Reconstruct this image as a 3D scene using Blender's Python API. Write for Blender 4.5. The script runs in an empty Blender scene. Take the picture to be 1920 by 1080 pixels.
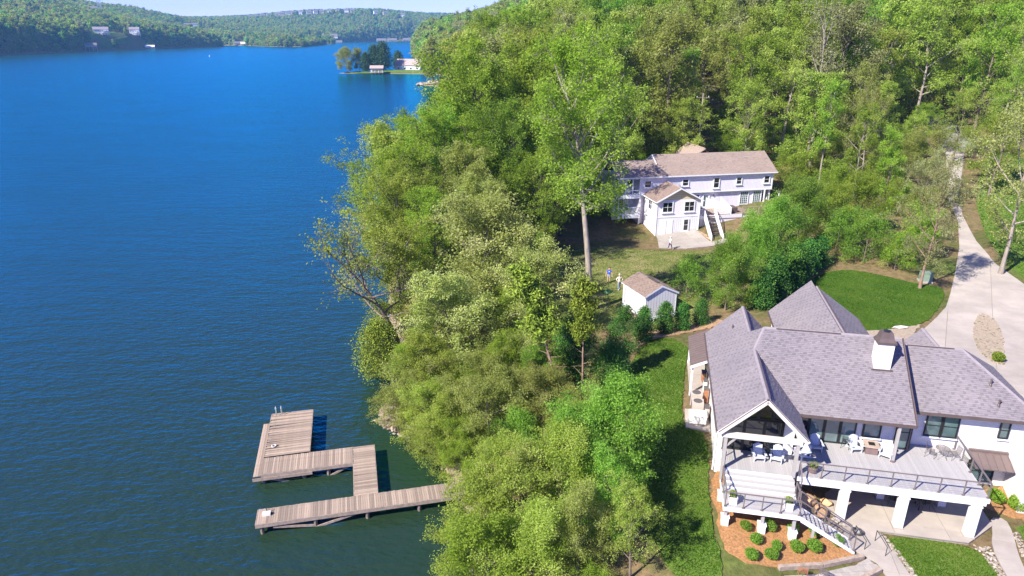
import bpy, bmesh, math, random
import numpy as np
from mathutils import Vector, Matrix
from mathutils.geometry import delaunay_2d_cdt

# ---------------------------------------------------------------- camera, sky, sun, exposure
scene = bpy.context.scene
R = math.radians
cam_d = bpy.data.cameras.new('camera')
cam_d.sensor_width = 36.0
cam_d.lens = 36.0 * 1281.0 / 1920.0
cam_d.clip_start = 0.5
cam_d.clip_end = 20000.0
cam = bpy.data.objects.new('camera', cam_d)
scene.collection.objects.link(cam)
cam.location = (0, 0, 30)
cam.rotation_euler = (R(90 - 20.5), 0, 0)
scene.camera = cam

SUN_EL = 41.0
SUN_AZ_X, SUN_AZ_Y = -0.80, -0.60           # horizontal direction towards the sun
world = bpy.data.worlds.new('World')
scene.world = world
world.use_nodes = True
wn = world.node_tree
wn.nodes.clear()
w_out = wn.nodes.new('ShaderNodeOutputWorld')
w_bg = wn.nodes.new('ShaderNodeBackground')
w_sky = wn.nodes.new('ShaderNodeTexSky')
w_sky.sky_type = 'NISHITA'
w_sky.sun_disc = False
w_sky.sun_elevation = R(SUN_EL)
w_sky.sun_rotation = math.atan2(SUN_AZ_X, SUN_AZ_Y)
w_sky.air_density = 0.8
w_sky.dust_density = 0.0
w_sky.ozone_density = 5.0
w_tint = wn.nodes.new('ShaderNodeMix')
w_tint.data_type = 'RGBA'
w_tint.blend_type = 'MULTIPLY'
w_tint.inputs[0].default_value = 1.0
w_tint.inputs[7].default_value = (0.64, 0.53, 0.98, 1)
wn.links.new(w_sky.outputs[0], w_tint.inputs[6])
wn.links.new(w_tint.outputs[2], w_bg.inputs[0])
w_bg.inputs[1].default_value = 0.14
wn.links.new(w_bg.outputs[0], w_out.inputs[0])

sun_d = bpy.data.lights.new('sun', 'SUN')
sun_d.energy = 5.0
sun_d.angle = R(0.53)
sun_d.color = (1.0, 0.95, 0.86)
sun = bpy.data.objects.new('sun', sun_d)
scene.collection.objects.link(sun)
ce = math.cos(R(SUN_EL))
to_sun = Vector((SUN_AZ_X * ce, SUN_AZ_Y * ce, math.sin(R(SUN_EL))))
sun.rotation_euler = to_sun.to_track_quat('Z', 'Y').to_euler()
sun.location = (-40, -30, 80)

scene.view_settings.view_transform = 'Standard'
scene.view_settings.look = 'None'
scene.view_settings.exposure = 1.08
scene.view_settings.gamma = 1.0
scene.render.engine = 'CYCLES'
cy = scene.cycles
cy.max_bounces = 6
cy.diffuse_bounces = 4
cy.glossy_bounces = 3
cy.transmission_bounces = 4
cy.transparent_max_bounces = 6
cy.volume_bounces = 0
cy.caustics_reflective = False
cy.caustics_refractive = False
cy.use_denoising = True
cy.denoiser = 'OPENIMAGEDENOISE'
cy.denoising_prefilter = 'ACCURATE'
cy.sample_clamp_indirect = 4.0
cy.sample_clamp_direct = 2.5

# ---------------------------------------------------------------- materials
MATS = {}


def _new(name):
    m = bpy.data.materials.new(name)
    m.use_nodes = True
    nt = m.node_tree
    b = nt.nodes['Principled BSDF']
    MATS[name] = m
    return m, nt, b


def _ramp(nt, stops):
    r = nt.nodes.new('ShaderNodeValToRGB')
    e = r.color_ramp.elements
    while len(e) > 1:
        e.remove(e[-1])
    e[0].position, e[0].color = stops[0][0], (*stops[0][1], 1)
    for p, c in stops[1:]:
        k = e.new(p)
        k.color = (*c, 1)
    return r


def _noise(nt, scale, detail=4, rough=0.6, coord='Object', dist=0.0, vec_scale=None):
    tc = nt.nodes.new('ShaderNodeTexCoord')
    n = nt.nodes.new('ShaderNodeTexNoise')
    n.inputs['Scale'].default_value = scale
    n.inputs['Detail'].default_value = detail
    n.inputs['Roughness'].default_value = rough
    n.inputs['Distortion'].default_value = dist
    src = tc.outputs[coord]
    if vec_scale:
        mp = nt.nodes.new('ShaderNodeMapping')
        mp.inputs['Scale'].default_value = vec_scale
        nt.links.new(src, mp.inputs[0])
        src = mp.outputs[0]
    nt.links.new(src, n.inputs['Vector'])
    return n


def _mix(nt, fac, a, b, blend='MIX'):
    m = nt.nodes.new('ShaderNodeMix')
    m.data_type = 'RGBA'
    m.blend_type = blend
    for sock, v in ((0, fac), (6, a), (7, b)):
        if hasattr(v, 'is_output') or isinstance(v, bpy.types.NodeSocket):
            nt.links.new(v, m.inputs[sock])
        elif isinstance(v, (int, float)):
            m.inputs[sock].default_value = v
        else:
            m.inputs[sock].default_value = (*v, 1)
    return m.outputs[2]


def _math(nt, op, a, b=0.0):
    m = nt.nodes.new('ShaderNodeMath')
    m.operation = op
    for i, v in enumerate((a, b)):
        if isinstance(v, bpy.types.NodeSocket):
            nt.links.new(v, m.inputs[i])
        else:
            m.inputs[i].default_value = v
    return m.outputs[0]


def _bump(nt, b, height, strength=0.4, dist=0.02):
    k = nt.nodes.new('ShaderNodeBump')
    k.inputs['Strength'].default_value = strength
    k.inputs['Distance'].default_value = dist
    nt.links.new(height, k.inputs['Height'])
    nt.links.new(k.outputs[0], b.inputs['Normal'])
    return k


def mat_plain(name, c, rough=0.6, var=0.12, scale=3.0, metal=0.0, bump=0.0, spec=0.4, rand=0.0, stretch=None):
    """a colour with fine grain; rand adds a shade of its own to every object"""
    m, nt, b = _new(name)
    n = _noise(nt, scale, 5, 0.65, vec_scale=stretch)
    lo = tuple(x * (1 - var) for x in c)
    hi = tuple(min(1, x * (1 + var)) for x in c)
    r = _ramp(nt, [(0.3, lo), (0.7, hi)])
    nt.links.new(n.outputs[0], r.inputs[0])
    col = r.outputs[0]
    if rand:
        oi = nt.nodes.new('ShaderNodeObjectInfo')
        rr = _ramp(nt, [(0, (1 - rand,) * 3), (1, (1 + rand,) * 3)])
        nt.links.new(oi.outputs['Random'], rr.inputs[0])
        col = _mix(nt, 1.0, col, rr.outputs[0], 'MULTIPLY')
    nt.links.new(col, b.inputs['Base Color'])
    b.inputs['Roughness'].default_value = rough
    b.inputs['Metallic'].default_value = metal
    b.inputs['Specular IOR Level'].default_value = spec
    if bump:
        _bump(nt, b, n.outputs[0], bump)
    return m


def mat_leaf(name, dark, mid, light, trans=0.6, hue=0.03):
    m, nt, b = _new(name)
    at = nt.nodes.new('ShaderNodeAttribute')
    at.attribute_name = 'tint'
    oi = nt.nodes.new('ShaderNodeObjectInfo')
    r = _ramp(nt, [(0.0, dark), (0.5, mid), (1.0, light)])
    nt.links.new(at.outputs['Fac'], r.inputs[0])
    hs = nt.nodes.new('ShaderNodeHueSaturation')
    hv = _math(nt, 'MULTIPLY_ADD', oi.outputs['Random'], hue * 2)
    hv.node.inputs[2].default_value = 0.5 - hue
    vv = _math(nt, 'MULTIPLY_ADD', oi.outputs['Random'], 0.4)
    vv.node.inputs[2].default_value = 1.03
    nt.links.new(hv, hs.inputs['Hue'])
    nt.links.new(vv, hs.inputs['Value'])
    nt.links.new(r.outputs[0], hs.inputs['Color'])
    dif = nt.nodes.new('ShaderNodeBsdfDiffuse')
    tr = nt.nodes.new('ShaderNodeBsdfTranslucent')
    mx = nt.nodes.new('ShaderNodeMixShader')
    mx.inputs[0].default_value = trans
    nt.links.new(hs.outputs[0], dif.inputs[0])
    tcol = _mix(nt, 1.0, hs.outputs[0], (1.0, 1.0, 0.55), 'MULTIPLY')
    nt.links.new(tcol, tr.inputs[0])
    nt.links.new(dif.outputs[0], mx.inputs[1])
    nt.links.new(tr.outputs[0], mx.inputs[2])
    nt.links.new(mx.outputs[0], nt.nodes['Material Output'].inputs[0])
    nt.nodes.remove(b)
    return m


mat_leaf('leaf_fresh', (0.115, 0.19, 0.018), (0.245, 0.36, 0.042), (0.38, 0.48, 0.09), hue=0.012)
mat_leaf('leaf_yellow', (0.155, 0.215, 0.026), (0.315, 0.395, 0.07), (0.46, 0.52, 0.14), hue=0.012)
mat_leaf('leaf_deep', (0.085, 0.17, 0.02), (0.19, 0.33, 0.045), (0.33, 0.48, 0.10), hue=0.010)
mat_leaf('leaf_pale', (0.18, 0.22, 0.05), (0.37, 0.42, 0.13), (0.60, 0.61, 0.29), hue=0.008)
mat_leaf('leaf_olive', (0.155, 0.18, 0.04), (0.29, 0.33, 0.08), (0.42, 0.45, 0.16), hue=0.012)
mat_leaf('leaf_grey', (0.17, 0.18, 0.07), (0.31, 0.33, 0.14), (0.45, 0.46, 0.24), hue=0.008)
mat_leaf('needle_dark', (0.014, 0.055, 0.012), (0.045, 0.13, 0.024), (0.12, 0.24, 0.045), trans=0.15, hue=0.01)
mat_leaf('needle_blue', (0.02, 0.05, 0.02), (0.045, 0.10, 0.045), (0.10, 0.17, 0.08), trans=0.12, hue=0.01)
mat_leaf('needle_olive', (0.06, 0.085, 0.012), (0.15, 0.20, 0.025), (0.28, 0.32, 0.05), trans=0.15, hue=0.01)
mat_leaf('leaf_far', (0.10, 0.18, 0.03), (0.27, 0.37, 0.06), (0.46, 0.49, 0.12), trans=0.35, hue=0.05)
mat_plain('bark', (0.17, 0.13, 0.10), 0.9, 0.45, 6, bump=0.5, stretch=(1, 1, 0.25))
mat_plain('bark_pale', (0.27, 0.225, 0.185), 0.9, 0.35, 5, bump=0.5, stretch=(1, 1, 0.25))
mat_plain('bark_dark', (0.075, 0.06, 0.05), 0.9, 0.4, 6, bump=0.5, stretch=(1, 1, 0.25))
mat_plain('bark_pine', (0.25, 0.16, 0.11), 0.9, 0.4, 6, bump=0.5, stretch=(1, 1, 0.25))

mat_plain('white_paint', (0.78, 0.78, 0.78), 0.5, 0.03)
mat_plain('white_trim', (0.74, 0.75, 0.78), 0.45, 0.03)
mat_plain('taupe_paint', (0.36, 0.33, 0.31), 0.6, 0.08, 2)
mat_plain('cream_timber', (0.60, 0.55, 0.50), 0.6, 0.08, 2, stretch=(0.3, 6, 6))
mat_plain('bronze_metal', (0.105, 0.075, 0.068), 0.45, 0.15, 2, spec=0.5)
mat_plain('mauve_metal', (0.15, 0.11, 0.10), 0.4, 0.1, 1.5, spec=0.5)
mat_plain('dark_frame', (0.018, 0.017, 0.017), 0.4, 0.2)
mat_plain('rail_metal', (0.16, 0.13, 0.125), 0.5, 0.15, spec=0.5)
mat_plain('cable', (0.35, 0.35, 0.36), 0.35, 0.05, metal=0.8)
mat_plain('deck_board', (0.38, 0.36, 0.35), 0.65, 0.10, 5, rand=0.07, stretch=(8, 0.6, 8))
mat_plain('dock_plank', (0.31, 0.235, 0.175), 0.85, 0.36, 3, rand=0.3, bump=0.3, stretch=(9, 0.9, 9))
mat_plain('dock_timber', (0.33, 0.255, 0.20), 0.85, 0.3, 4, bump=0.3)
mat_plain('dock_pile', (0.20, 0.155, 0.12), 0.85, 0.35, 4, bump=0.4)
mat_plain('concrete', (0.37, 0.32, 0.27), 0.85, 0.17, 0.45, rand=0.05)
mat_plain('concrete_joint', (0.33, 0.30, 0.27), 0.9, 0.1, 2)
mat_plain('asphalt', (0.22, 0.21, 0.205), 0.9, 0.2, 3)
mat_plain('paver', (0.34, 0.30, 0.26), 0.85, 0.12, 4, rand=0.12)
mat_plain('stone_block', (0.40, 0.29, 0.20), 0.9, 0.3, 3, rand=0.2, bump=0.5)
mat_plain('rock_tan', (0.42, 0.33, 0.26), 0.9, 0.35, 3, rand=0.25, bump=0.6)
mat_plain('rock_pale', (0.55, 0.50, 0.44), 0.9, 0.3, 3, rand=0.25, bump=0.6)
mat_plain('rock_grey', (0.30, 0.28, 0.26), 0.9, 0.35, 3, rand=0.25, bump=0.6)
mat_plain('sandstone', (0.52, 0.32, 0.17), 0.9, 0.25, 2, rand=0.15, bump=0.6)
mat_plain('chair_poly', (0.50, 0.53, 0.58), 0.5, 0.04)
mat_plain('black_metal', (0.02, 0.02, 0.022), 0.45, 0.2)
mat_plain('wood_top', (0.42, 0.33, 0.26), 0.6, 0.2, 3)
mat_plain('plant_soil', (0.05, 0.035, 0.025), 0.95, 0.3)
mat_plain('terracotta', (0.18, 0.12, 0.11), 0.7, 0.2)
mat_plain('hvac', (0.44, 0.38, 0.33), 0.5, 0.06)
mat_plain('hvac_grille', (0.10, 0.09, 0.085), 0.5, 0.2)
mat_plain('pale_box', (0.72, 0.69, 0.64), 0.5, 0.05)
mat_plain('copper', (0.36, 0.16, 0.08), 0.5, 0.3)
mat_plain('green_box', (0.20, 0.27, 0.19), 0.5, 0.1)
mat_plain('green_plastic', (0.09, 0.28, 0.12), 0.5, 0.1)
mat_plain('skin', (0.55, 0.33, 0.23), 0.6, 0.05)
mat_plain('hair_dark', (0.03, 0.02, 0.015), 0.7, 0.2)
mat_plain('hair_white', (0.6, 0.58, 0.55), 0.7, 0.1)
mat_plain('cloth_blue', (0.03, 0.09, 0.55), 0.8, 0.1)
mat_plain('cloth_cream', (0.75, 0.66, 0.58), 0.8, 0.06)
mat_plain('cloth_white', (0.70, 0.74, 0.80), 0.8, 0.06)
mat_plain('cloth_denim', (0.20, 0.27, 0.42), 0.8, 0.1)
mat_plain('cloth_navy', (0.02, 0.03, 0.11), 0.8, 0.1)
mat_plain('cloth_khaki', (0.40, 0.36, 0.36), 0.8, 0.1)
mat_plain('steel', (0.55, 0.58, 0.60), 0.35, 0.1, metal=0.6)
mat_plain('far_wall', (0.70, 0.70, 0.72), 0.7, 0.05)
mat_plain('far_wall_tan', (0.48, 0.40, 0.32), 0.7, 0.08)
mat_plain('far_roof', (0.16, 0.14, 0.15), 0.8, 0.15)
mat_plain('far_roof_tan', (0.38, 0.30, 0.26), 0.8, 0.15)
mat_plain('mulch', (0.33, 0.165, 0.065), 0.95, 0.45, 9, bump=0.8)
mat_plain('litter', (0.36, 0.22, 0.12), 0.95, 0.5, 2.5, bump=0.6)
mat_plain('pink_shutter', (0.42, 0.30, 0.26), 0.8, 0.1)


def mat_glass(name, c, rough=0.04):
    m, nt, b = _new(name)
    n = _noise(nt, 0.8, 2, 0.5)
    r = _ramp(nt, [(0.35, tuple(x * 0.5 for x in c)), (0.7, c)])
    nt.links.new(n.outputs[0], r.inputs[0])
    nt.links.new(r.outputs[0], b.inputs['Base Color'])
    b.inputs['Roughness'].default_value = rough
    b.inputs['IOR'].default_value = 1.6
    b.inputs['Specular IOR Level'].default_value = 0.8
    return m


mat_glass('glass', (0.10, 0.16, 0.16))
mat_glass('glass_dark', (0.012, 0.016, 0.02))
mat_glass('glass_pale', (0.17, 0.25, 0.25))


def mat_brick(name, c):
    m, nt, b = _new(name)
    tc = nt.nodes.new('ShaderNodeTexCoord')
    # walls run along local X or Y: use x+y as the running coordinate
    sp = nt.nodes.new('ShaderNodeSeparateXYZ')
    nt.links.new(tc.outputs['Object'], sp.inputs[0])
    cb = nt.nodes.new('ShaderNodeCombineXYZ')
    nt.links.new(_math(nt, 'ADD', sp.outputs[0], sp.outputs[1]), cb.inputs[0])
    nt.links.new(sp.outputs[2], cb.inputs[1])
    br = nt.nodes.new('ShaderNodeTexBrick')
    br.inputs['Scale'].default_value = 1.0
    br.inputs['Brick Width'].default_value = 0.24
    br.inputs['Row Height'].default_value = 0.08
    br.inputs['Mortar Size'].default_value = 0.012
    br.inputs['Color1'].default_value = (*c, 1)
    br.inputs['Color2'].default_value = (*[x * 0.93 for x in c], 1)
    br.inputs['Mortar'].default_value = (*[x * 0.72 for x in c], 1)
    nt.links.new(cb.outputs[0], br.inputs['Vector'])
    n = _noise(nt, 0.6, 4)
    r = _ramp(nt, [(0.3, (0.9, 0.88, 0.86)), (0.6, (1, 1, 1))])
    nt.links.new(n.outputs[0], r.inputs[0])
    nt.links.new(_mix(nt, 1.0, br.outputs[0], r.outputs[0], 'MULTIPLY'), b.inputs['Base Color'])
    b.inputs['Roughness'].default_value = 0.75
    inv = _math(nt, 'SUBTRACT', 1.0, br.outputs['Fac'])
    _bump(nt, b, inv, 0.5, 0.01)
    return m


mat_brick('white_brick', (0.80, 0.77, 0.74))


def mat_siding(name, c, axis, pitch, depth=0.4):
    """boards: grooves along one axis"""
    m, nt, b = _new(name)
    tc = nt.nodes.new('ShaderNodeTexCoord')
    sp = nt.nodes.new('ShaderNodeSeparateXYZ')
    nt.links.new(tc.outputs['Object'], sp.inputs[0])
    co = sp.outputs[2] if axis == 'Z' else _math(nt, 'ADD', sp.outputs[0], sp.outputs[1])
    fr = _math(nt, 'FRACT', _math(nt, 'DIVIDE', co, pitch))
    r = _ramp(nt, [(0.0, (0.55, 0.55, 0.58)), (0.10, (0.62, 0.62, 0.65)), (0.16, (1, 1, 1)), (1.0, (1, 1, 1))])
    nt.links.new(fr, r.inputs[0])
    n = _noise(nt, 1.5, 4)
    r2 = _ramp(nt, [(0.3, tuple(x * 0.93 for x in c)), (0.7, c)])
    nt.links.new(n.outputs[0], r2.inputs[0])
    nt.links.new(_mix(nt, 1.0, r2.outputs[0], r.outputs[0], 'MULTIPLY'), b.inputs['Base Color'])
    b.inputs['Roughness'].default_value = 0.6
    _bump(nt, b, r.outputs[0], depth, 0.01)
    return m


mat_siding('siding_lilac', (0.80, 0.76, 0.80), 'X', 0.22)
mat_siding('siding_white', (0.72, 0.71, 0.72), 'X', 0.30)
mat_siding('siding_cream', (0.62, 0.53, 0.34), 'Z', 0.34)
mat_siding('siding_timber', (0.44, 0.38, 0.36), 'Z', 0.16)


def mat_shingle(name, c1, c2):
    m, nt, b = _new(name)
    at = nt.nodes.new('ShaderNodeAttribute')
    at.attribute_name = 'tint'
    r = _ramp(nt, [(0.0, tuple(x * 0.66 for x in c1)), (0.35, c1), (0.7, c2), (1.0, tuple(x * 1.12 for x in c2))])
    nt.links.new(at.outputs['Fac'], r.inputs[0])
    n = _noise(nt, 0.35, 4)
    r2 = _ramp(nt, [(0.3, (0.86, 0.86, 0.88)), (0.7, (1.06, 1.05, 1.04))])
    nt.links.new(n.outputs[0], r2.inputs[0])
    nt.links.new(_mix(nt, 1.0, r.outputs[0], r2.outputs[0], 'MULTIPLY'), b.inputs['Base Color'])
    b.inputs['Roughness'].default_value = 0.9
    return m


mat_shingle('shingle_mauve', (0.19, 0.165, 0.172), (0.225, 0.197, 0.205))
mat_shingle('shingle_tan', (0.28, 0.21, 0.17), (0.32, 0.245, 0.20))
mat_shingle('shingle_brown', (0.21, 0.15, 0.12), (0.26, 0.19, 0.155))
mat_plain('shingle_cap', (0.25, 0.215, 0.225), 0.9, 0.15, 4)
mat_plain('shingle_cap_tan', (0.29, 0.22, 0.18), 0.9, 0.15, 4)


def mat_grass(name, a, b_, c, blade=14.0):
    m, nt, b = _new(name)
    n1 = _noise(nt, 0.35, 3, 0.6)
    n2 = _noise(nt, blade * 0.22, 6, 0.75, vec_scale=(1, 0.6, 1))
    f = _math(nt, 'MULTIPLY_ADD', n1.outputs[0], 0.45)
    nt.links.new(_math(nt, 'MULTIPLY', n2.outputs[0], 0.6), f.node.inputs[2])
    r = _ramp(nt, [(0.28, a), (0.5, b_), (0.74, c)])
    nt.links.new(f, r.inputs[0])
    nt.links.new(r.outputs[0], b.inputs['Base Color'])
    b.inputs['Roughness'].default_value = 0.95
    b.inputs['Specular IOR Level'].default_value = 0.15
    _bump(nt, b, n2.outputs[0], 0.9, 0.10)
    return m


mat_grass('lawn', (0.05, 0.105, 0.011), (0.09, 0.155, 0.02), (0.18, 0.21, 0.05))
mat_grass('lawn_rich', (0.028, 0.075, 0.006), (0.052, 0.115, 0.010), (0.10, 0.155, 0.022))
mat_grass('yard_grass', (0.08, 0.125, 0.02), (0.14, 0.165, 0.038), (0.36, 0.28, 0.15))


def mat_ground():
    m, nt, b = _new('forest_floor')
    n1 = _noise(nt, 0.11, 4, 0.6)
    n2 = _noise(nt, 2.2, 6, 0.75)
    r1 = _ramp(nt, [(0.25, (0.08, 0.11, 0.025)), (0.42, (0.13, 0.12, 0.045)), (0.5, (0.21, 0.15, 0.08)), (0.58, (0.13, 0.13, 0.045)), (0.75, (0.10, 0.15, 0.03))])
    nt.links.new(n1.outputs[0], r1.inputs[0])
    r2 = _ramp(nt, [(0.3, (0.5, 0.5, 0.5)), (0.7, (1.35, 1.3, 1.25))])
    nt.links.new(n2.outputs[0], r2.inputs[0])
    col = _mix(nt, 1.0, r1.outputs[0], r2.outputs[0], 'MULTIPLY')
    # the wet margin of the lake: silt and gravel of its own colour below half a metre
    geo = nt.nodes.new('ShaderNodeNewGeometry')
    sp = nt.nodes.new('ShaderNodeSeparateXYZ')
    nt.links.new(geo.outputs['Position'], sp.inputs[0])
    mr = nt.nodes.new('ShaderNodeMapRange')
    mr.inputs[1].default_value = 0.3
    mr.inputs[2].default_value = 0.9
    nt.links.new(sp.outputs[2], mr.inputs[0])
    silt = _mix(nt, n2.outputs[0], (0.16, 0.12, 0.075), (0.36, 0.28, 0.20))
    col = _mix(nt, mr.outputs[0], silt, col)
    nt.links.new(col, b.inputs['Base Color'])
    b.inputs['Roughness'].default_value = 0.95
    b.inputs['Specular IOR Level'].default_value = 0.1
    _bump(nt, b, n2.outputs[0], 0.8, 0.15)
    return m


mat_ground()


def mat_water():
    m, nt, b = _new('lake_water')
    tc = nt.nodes.new('ShaderNodeTexCoord')
    def wave(sx, sy, rot, scale, detail):
        mp = nt.nodes.new('ShaderNodeMapping')
        mp.inputs['Scale'].default_value = (sx, sy, 1)
        mp.inputs['Rotation'].default_value = (0, 0, R(rot))
        nt.links.new(tc.outputs['Object'], mp.inputs[0])
        n = nt.nodes.new('ShaderNodeTexNoise')
        n.inputs['Scale'].default_value = scale
        n.inputs['Detail'].default_value = detail
        n.inputs['Roughness'].default_value = 0.55
        nt.links.new(mp.outputs[0], n.inputs['Vector'])
        return n.outputs[0]
    w1 = wave(0.35, 1.0, 8, 0.55, 2)       # long low waves with crests across the view
    w2 = wave(0.5, 1.0, -10, 2.1, 3)       # ripples
    w3 = wave(0.45, 1.0, 14, 0.08, 2)      # gust patches
    h = _math(nt, 'ADD', _math(nt, 'MULTIPLY', w1, 1.0), _math(nt, 'MULTIPLY', w2, 0.8))
    h = _math(nt, 'MULTIPLY', h, _math(nt, 'ADD', _math(nt, 'MULTIPLY', w3, 0.9), 0.5))
    bk = nt.nodes.new('ShaderNodeBump')
    bk.inputs['Strength'].default_value = 1.0
    bk.inputs['Distance'].default_value = 0.17
    nt.links.new(h, bk.inputs['Height'])
    body = nt.nodes.new('ShaderNodeBsdfDiffuse')
    body.inputs[0].default_value = (0.017, 0.034, 0.016, 1)
    gl = nt.nodes.new('ShaderNodeBsdfGlossy')
    gl.inputs['Roughness'].default_value = 0.16
    gl.inputs[0].default_value = (0.0, 0.72, 1.0, 1)
    fr = nt.nodes.new('ShaderNodeFresnel')
    fr.inputs['IOR'].default_value = 1.5
    mx = nt.nodes.new('ShaderNodeMixShader')
    bf = nt.nodes.new('ShaderNodeBump')
    bf.inputs['Strength'].default_value = 1.0
    bf.inputs['Distance'].default_value = 0.26
    nt.links.new(h, bf.inputs['Height'])
    nt.links.new(bk.outputs[0], body.inputs['Normal'])
    nt.links.new(bk.outputs[0], gl.inputs['Normal'])
    nt.links.new(bf.outputs[0], fr.inputs['Normal'])
    nt.links.new(fr.outputs[0], mx.inputs[0])
    nt.links.new(body.outputs[0], mx.inputs[1])
    nt.links.new(gl.outputs[0], mx.inputs[2])
    nt.links.new(mx.outputs[0], nt.nodes['Material Output'].inputs[0])
    nt.nodes.remove(b)
    return m


mat_water()

# ---------------------------------------------------------------- helpers
COL = scene.collection
random.seed(11)
RNG = np.random.default_rng(7)


def tag(o, label=None, cat=None, group=None, kind=None):
    if label:
        o['label'] = label
    if cat:
        o['category'] = cat
    if group:
        o['group'] = group
    if kind:
        o['kind'] = kind
    return o


def empty(name, loc, rz=0.0, label=None, cat=None, group=None):
    o = bpy.data.objects.new(name, None)
    o.empty_display_size = 0.3
    COL.objects.link(o)
    o.location = loc
    o.rotation_euler = (0, 0, rz)
    return tag(o, label, cat, group)


def link(name, me, mat, parent=None):
    o = bpy.data.objects.new(name, me)
    if mat is not None and not me.materials:
        me.materials.append(MATS[mat] if isinstance(mat, str) else mat)
    COL.objects.link(o)
    if parent is not None:
        o.parent = parent
    return o


def np_mesh(name, verts, faces_n, loops, tint=None, smooth=False):
    """mesh from flat numpy arrays: faces_n = corners per face, loops = vertex indices"""
    me = bpy.data.meshes.new(name)
    verts = np.asarray(verts, dtype=np.float32)
    faces_n = np.asarray(faces_n, dtype=np.int32)
    loops = np.asarray(loops, dtype=np.int32)
    me.vertices.add(len(verts))
    me.vertices.foreach_set('co', verts.ravel())
    me.loops.add(len(loops))
    me.loops.foreach_set('vertex_index', loops)
    me.polygons.add(len(faces_n))
    starts = np.zeros(len(faces_n), dtype=np.int32)
    starts[1:] = np.cumsum(faces_n)[:-1]
    me.polygons.foreach_set('loop_start', starts)
    me.polygons.foreach_set('use_smooth', np.full(len(faces_n), bool(smooth)))
    if tint is not None:
        a = me.attributes.new('tint', 'FLOAT', 'POINT')
        a.data.foreach_set('value', np.asarray(tint, dtype=np.float32))
    me.update(calc_edges=True)
    return me


class MB:
    """collects boxes, prisms and tubes, then links them as ONE mesh object"""

    def __init__(self):
        self.v, self.f, self.t = [], [], []
        self.tint = 0.5

    def add(self, vs, fs):
        o = len(self.v)
        self.v.extend([tuple(p) for p in vs])
        self.t.extend([self.tint] * len(vs))
        self.f.extend([tuple(i + o for i in f) for f in fs])
        return self

    def box(self, x0, x1, y0, y1, z0, z1):
        return self.add([(x0, y0, z0), (x1, y0, z0), (x1, y1, z0), (x0, y1, z0), (x0, y0, z1), (x1, y0, z1), (x1, y1, z1), (x0, y1, z1)],
                        [(3, 2, 1, 0), (4, 5, 6, 7), (0, 1, 5, 4), (1, 2, 6, 5), (2, 3, 7, 6), (3, 0, 4, 7)])

    def bar(self, p, q, w, h=None, up=(0, 0, 1)):
        """square bar from p to q, w wide and h high"""
        h = h or w
        p, q = Vector(p), Vector(q)
        d = (q - p).normalized()
        upv = Vector(up)
        if abs(d.dot(upv)) > 0.98:
            upv = Vector((1, 0, 0))
        s = d.cross(upv).normalized() * (w / 2)
        n = s.cross(d).normalized() * (h / 2)
        vs = [p - s - n, p + s - n, p + s + n, p - s + n, q - s - n, q + s - n, q + s + n, q - s + n]
        return self.add(vs, [(0, 1, 2, 3), (7, 6, 5, 4), (0, 4, 5, 1), (1, 5, 6, 2), (2, 6, 7, 3), (3, 7, 4, 0)])

    def tube(self, pts, radii, n=6, cap=True):
        pts = [Vector(p) for p in pts]
        if not hasattr(radii, '__len__'):
            radii = [radii] * len(pts)
        rings, k = [], len(pts)
        base = len(self.v)
        vs, fs = [], []
        for i, p in enumerate(pts):
            d = (pts[min(i + 1, k - 1)] - pts[max(i - 1, 0)]).normalized()
            a = Vector((0, 0, 1)) if abs(d.z) < 0.9 else Vector((1, 0, 0))
            s = d.cross(a).normalized()
            t = s.cross(d)
            for j in range(n):
                an = 2 * math.pi * j / n
                vs.append(p + (s * math.cos(an) + t * math.sin(an)) * radii[i])
        for i in range(k - 1):
            for j in range(n):
                a, b = i * n + j, i * n + (j + 1) % n
                fs.append((a, a + n, b + n, b))
        if cap:
            fs.append(tuple(range(n)))
            fs.append(tuple(reversed(range((k - 1) * n, k * n))))
        return self.add(vs, fs)

    def prism(self, poly, z0, z1):
        """vertical prism over a counter-clockwise plan polygon"""
        n = len(poly)
        vs = [(x, y, z0) for x, y in poly] + [(x, y, z1) for x, y in poly]
        fs = [tuple(reversed(range(n))), tuple(range(n, 2 * n))]
        fs += [(i, (i + 1) % n, n + (i + 1) % n, n + i) for i in range(n)]
        return self.add(vs, fs)

    def slab(self, pts, thick, direction=(0, 0, -1)):
        """a flat polygon in space given a thickness"""
        d = Vector(direction) * thick
        n = len(pts)
        vs = [Vector(p) for p in pts] + [Vector(p) + d for p in pts]
        fs = [tuple(range(n)), tuple(reversed(range(n, 2 * n)))]
        fs += [((i + 1) % n, i, n + i, n + (i + 1) % n) for i in range(n)]
        return self.add(vs, fs)

    def lathe(self, prof, cx=0, cy=0, n=12):
        vs, fs = [], []
        for r, z in prof:
            for j in range(n):
                a = 2 * math.pi * j / n
                vs.append((cx + r * math.cos(a), cy + r * math.sin(a), z))
        for i in range(len(prof) - 1):
            for j in range(n):
                a, b = i * n + j, i * n + (j + 1) % n
                fs.append((a, b, b + n, a + n))
        fs.append(tuple(reversed(range(n))))
        fs.append(tuple(range((len(prof) - 1) * n, len(prof) * n)))
        return self.add(vs, fs)

    def mesh(self, name):
        n = [len(f) for f in self.f]
        lo = [i for f in self.f for i in f]
        return np_mesh(name, np.array(self.v), n, lo, self.t)

    def build(self, name, mat, parent=None):
        return link(name, self.mesh(name), mat, parent)


def box(name, mat, parent, x0, x1, y0, y1, z0, z1):
    return MB().box(x0, x1, y0, y1, z0, z1).build(name, mat, parent)


def copy_tree(o, parent=None):
    c = o.copy()
    COL.objects.link(c)
    c.parent = parent
    for ch in o.children:
        copy_tree(ch, c)
    return c


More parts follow.
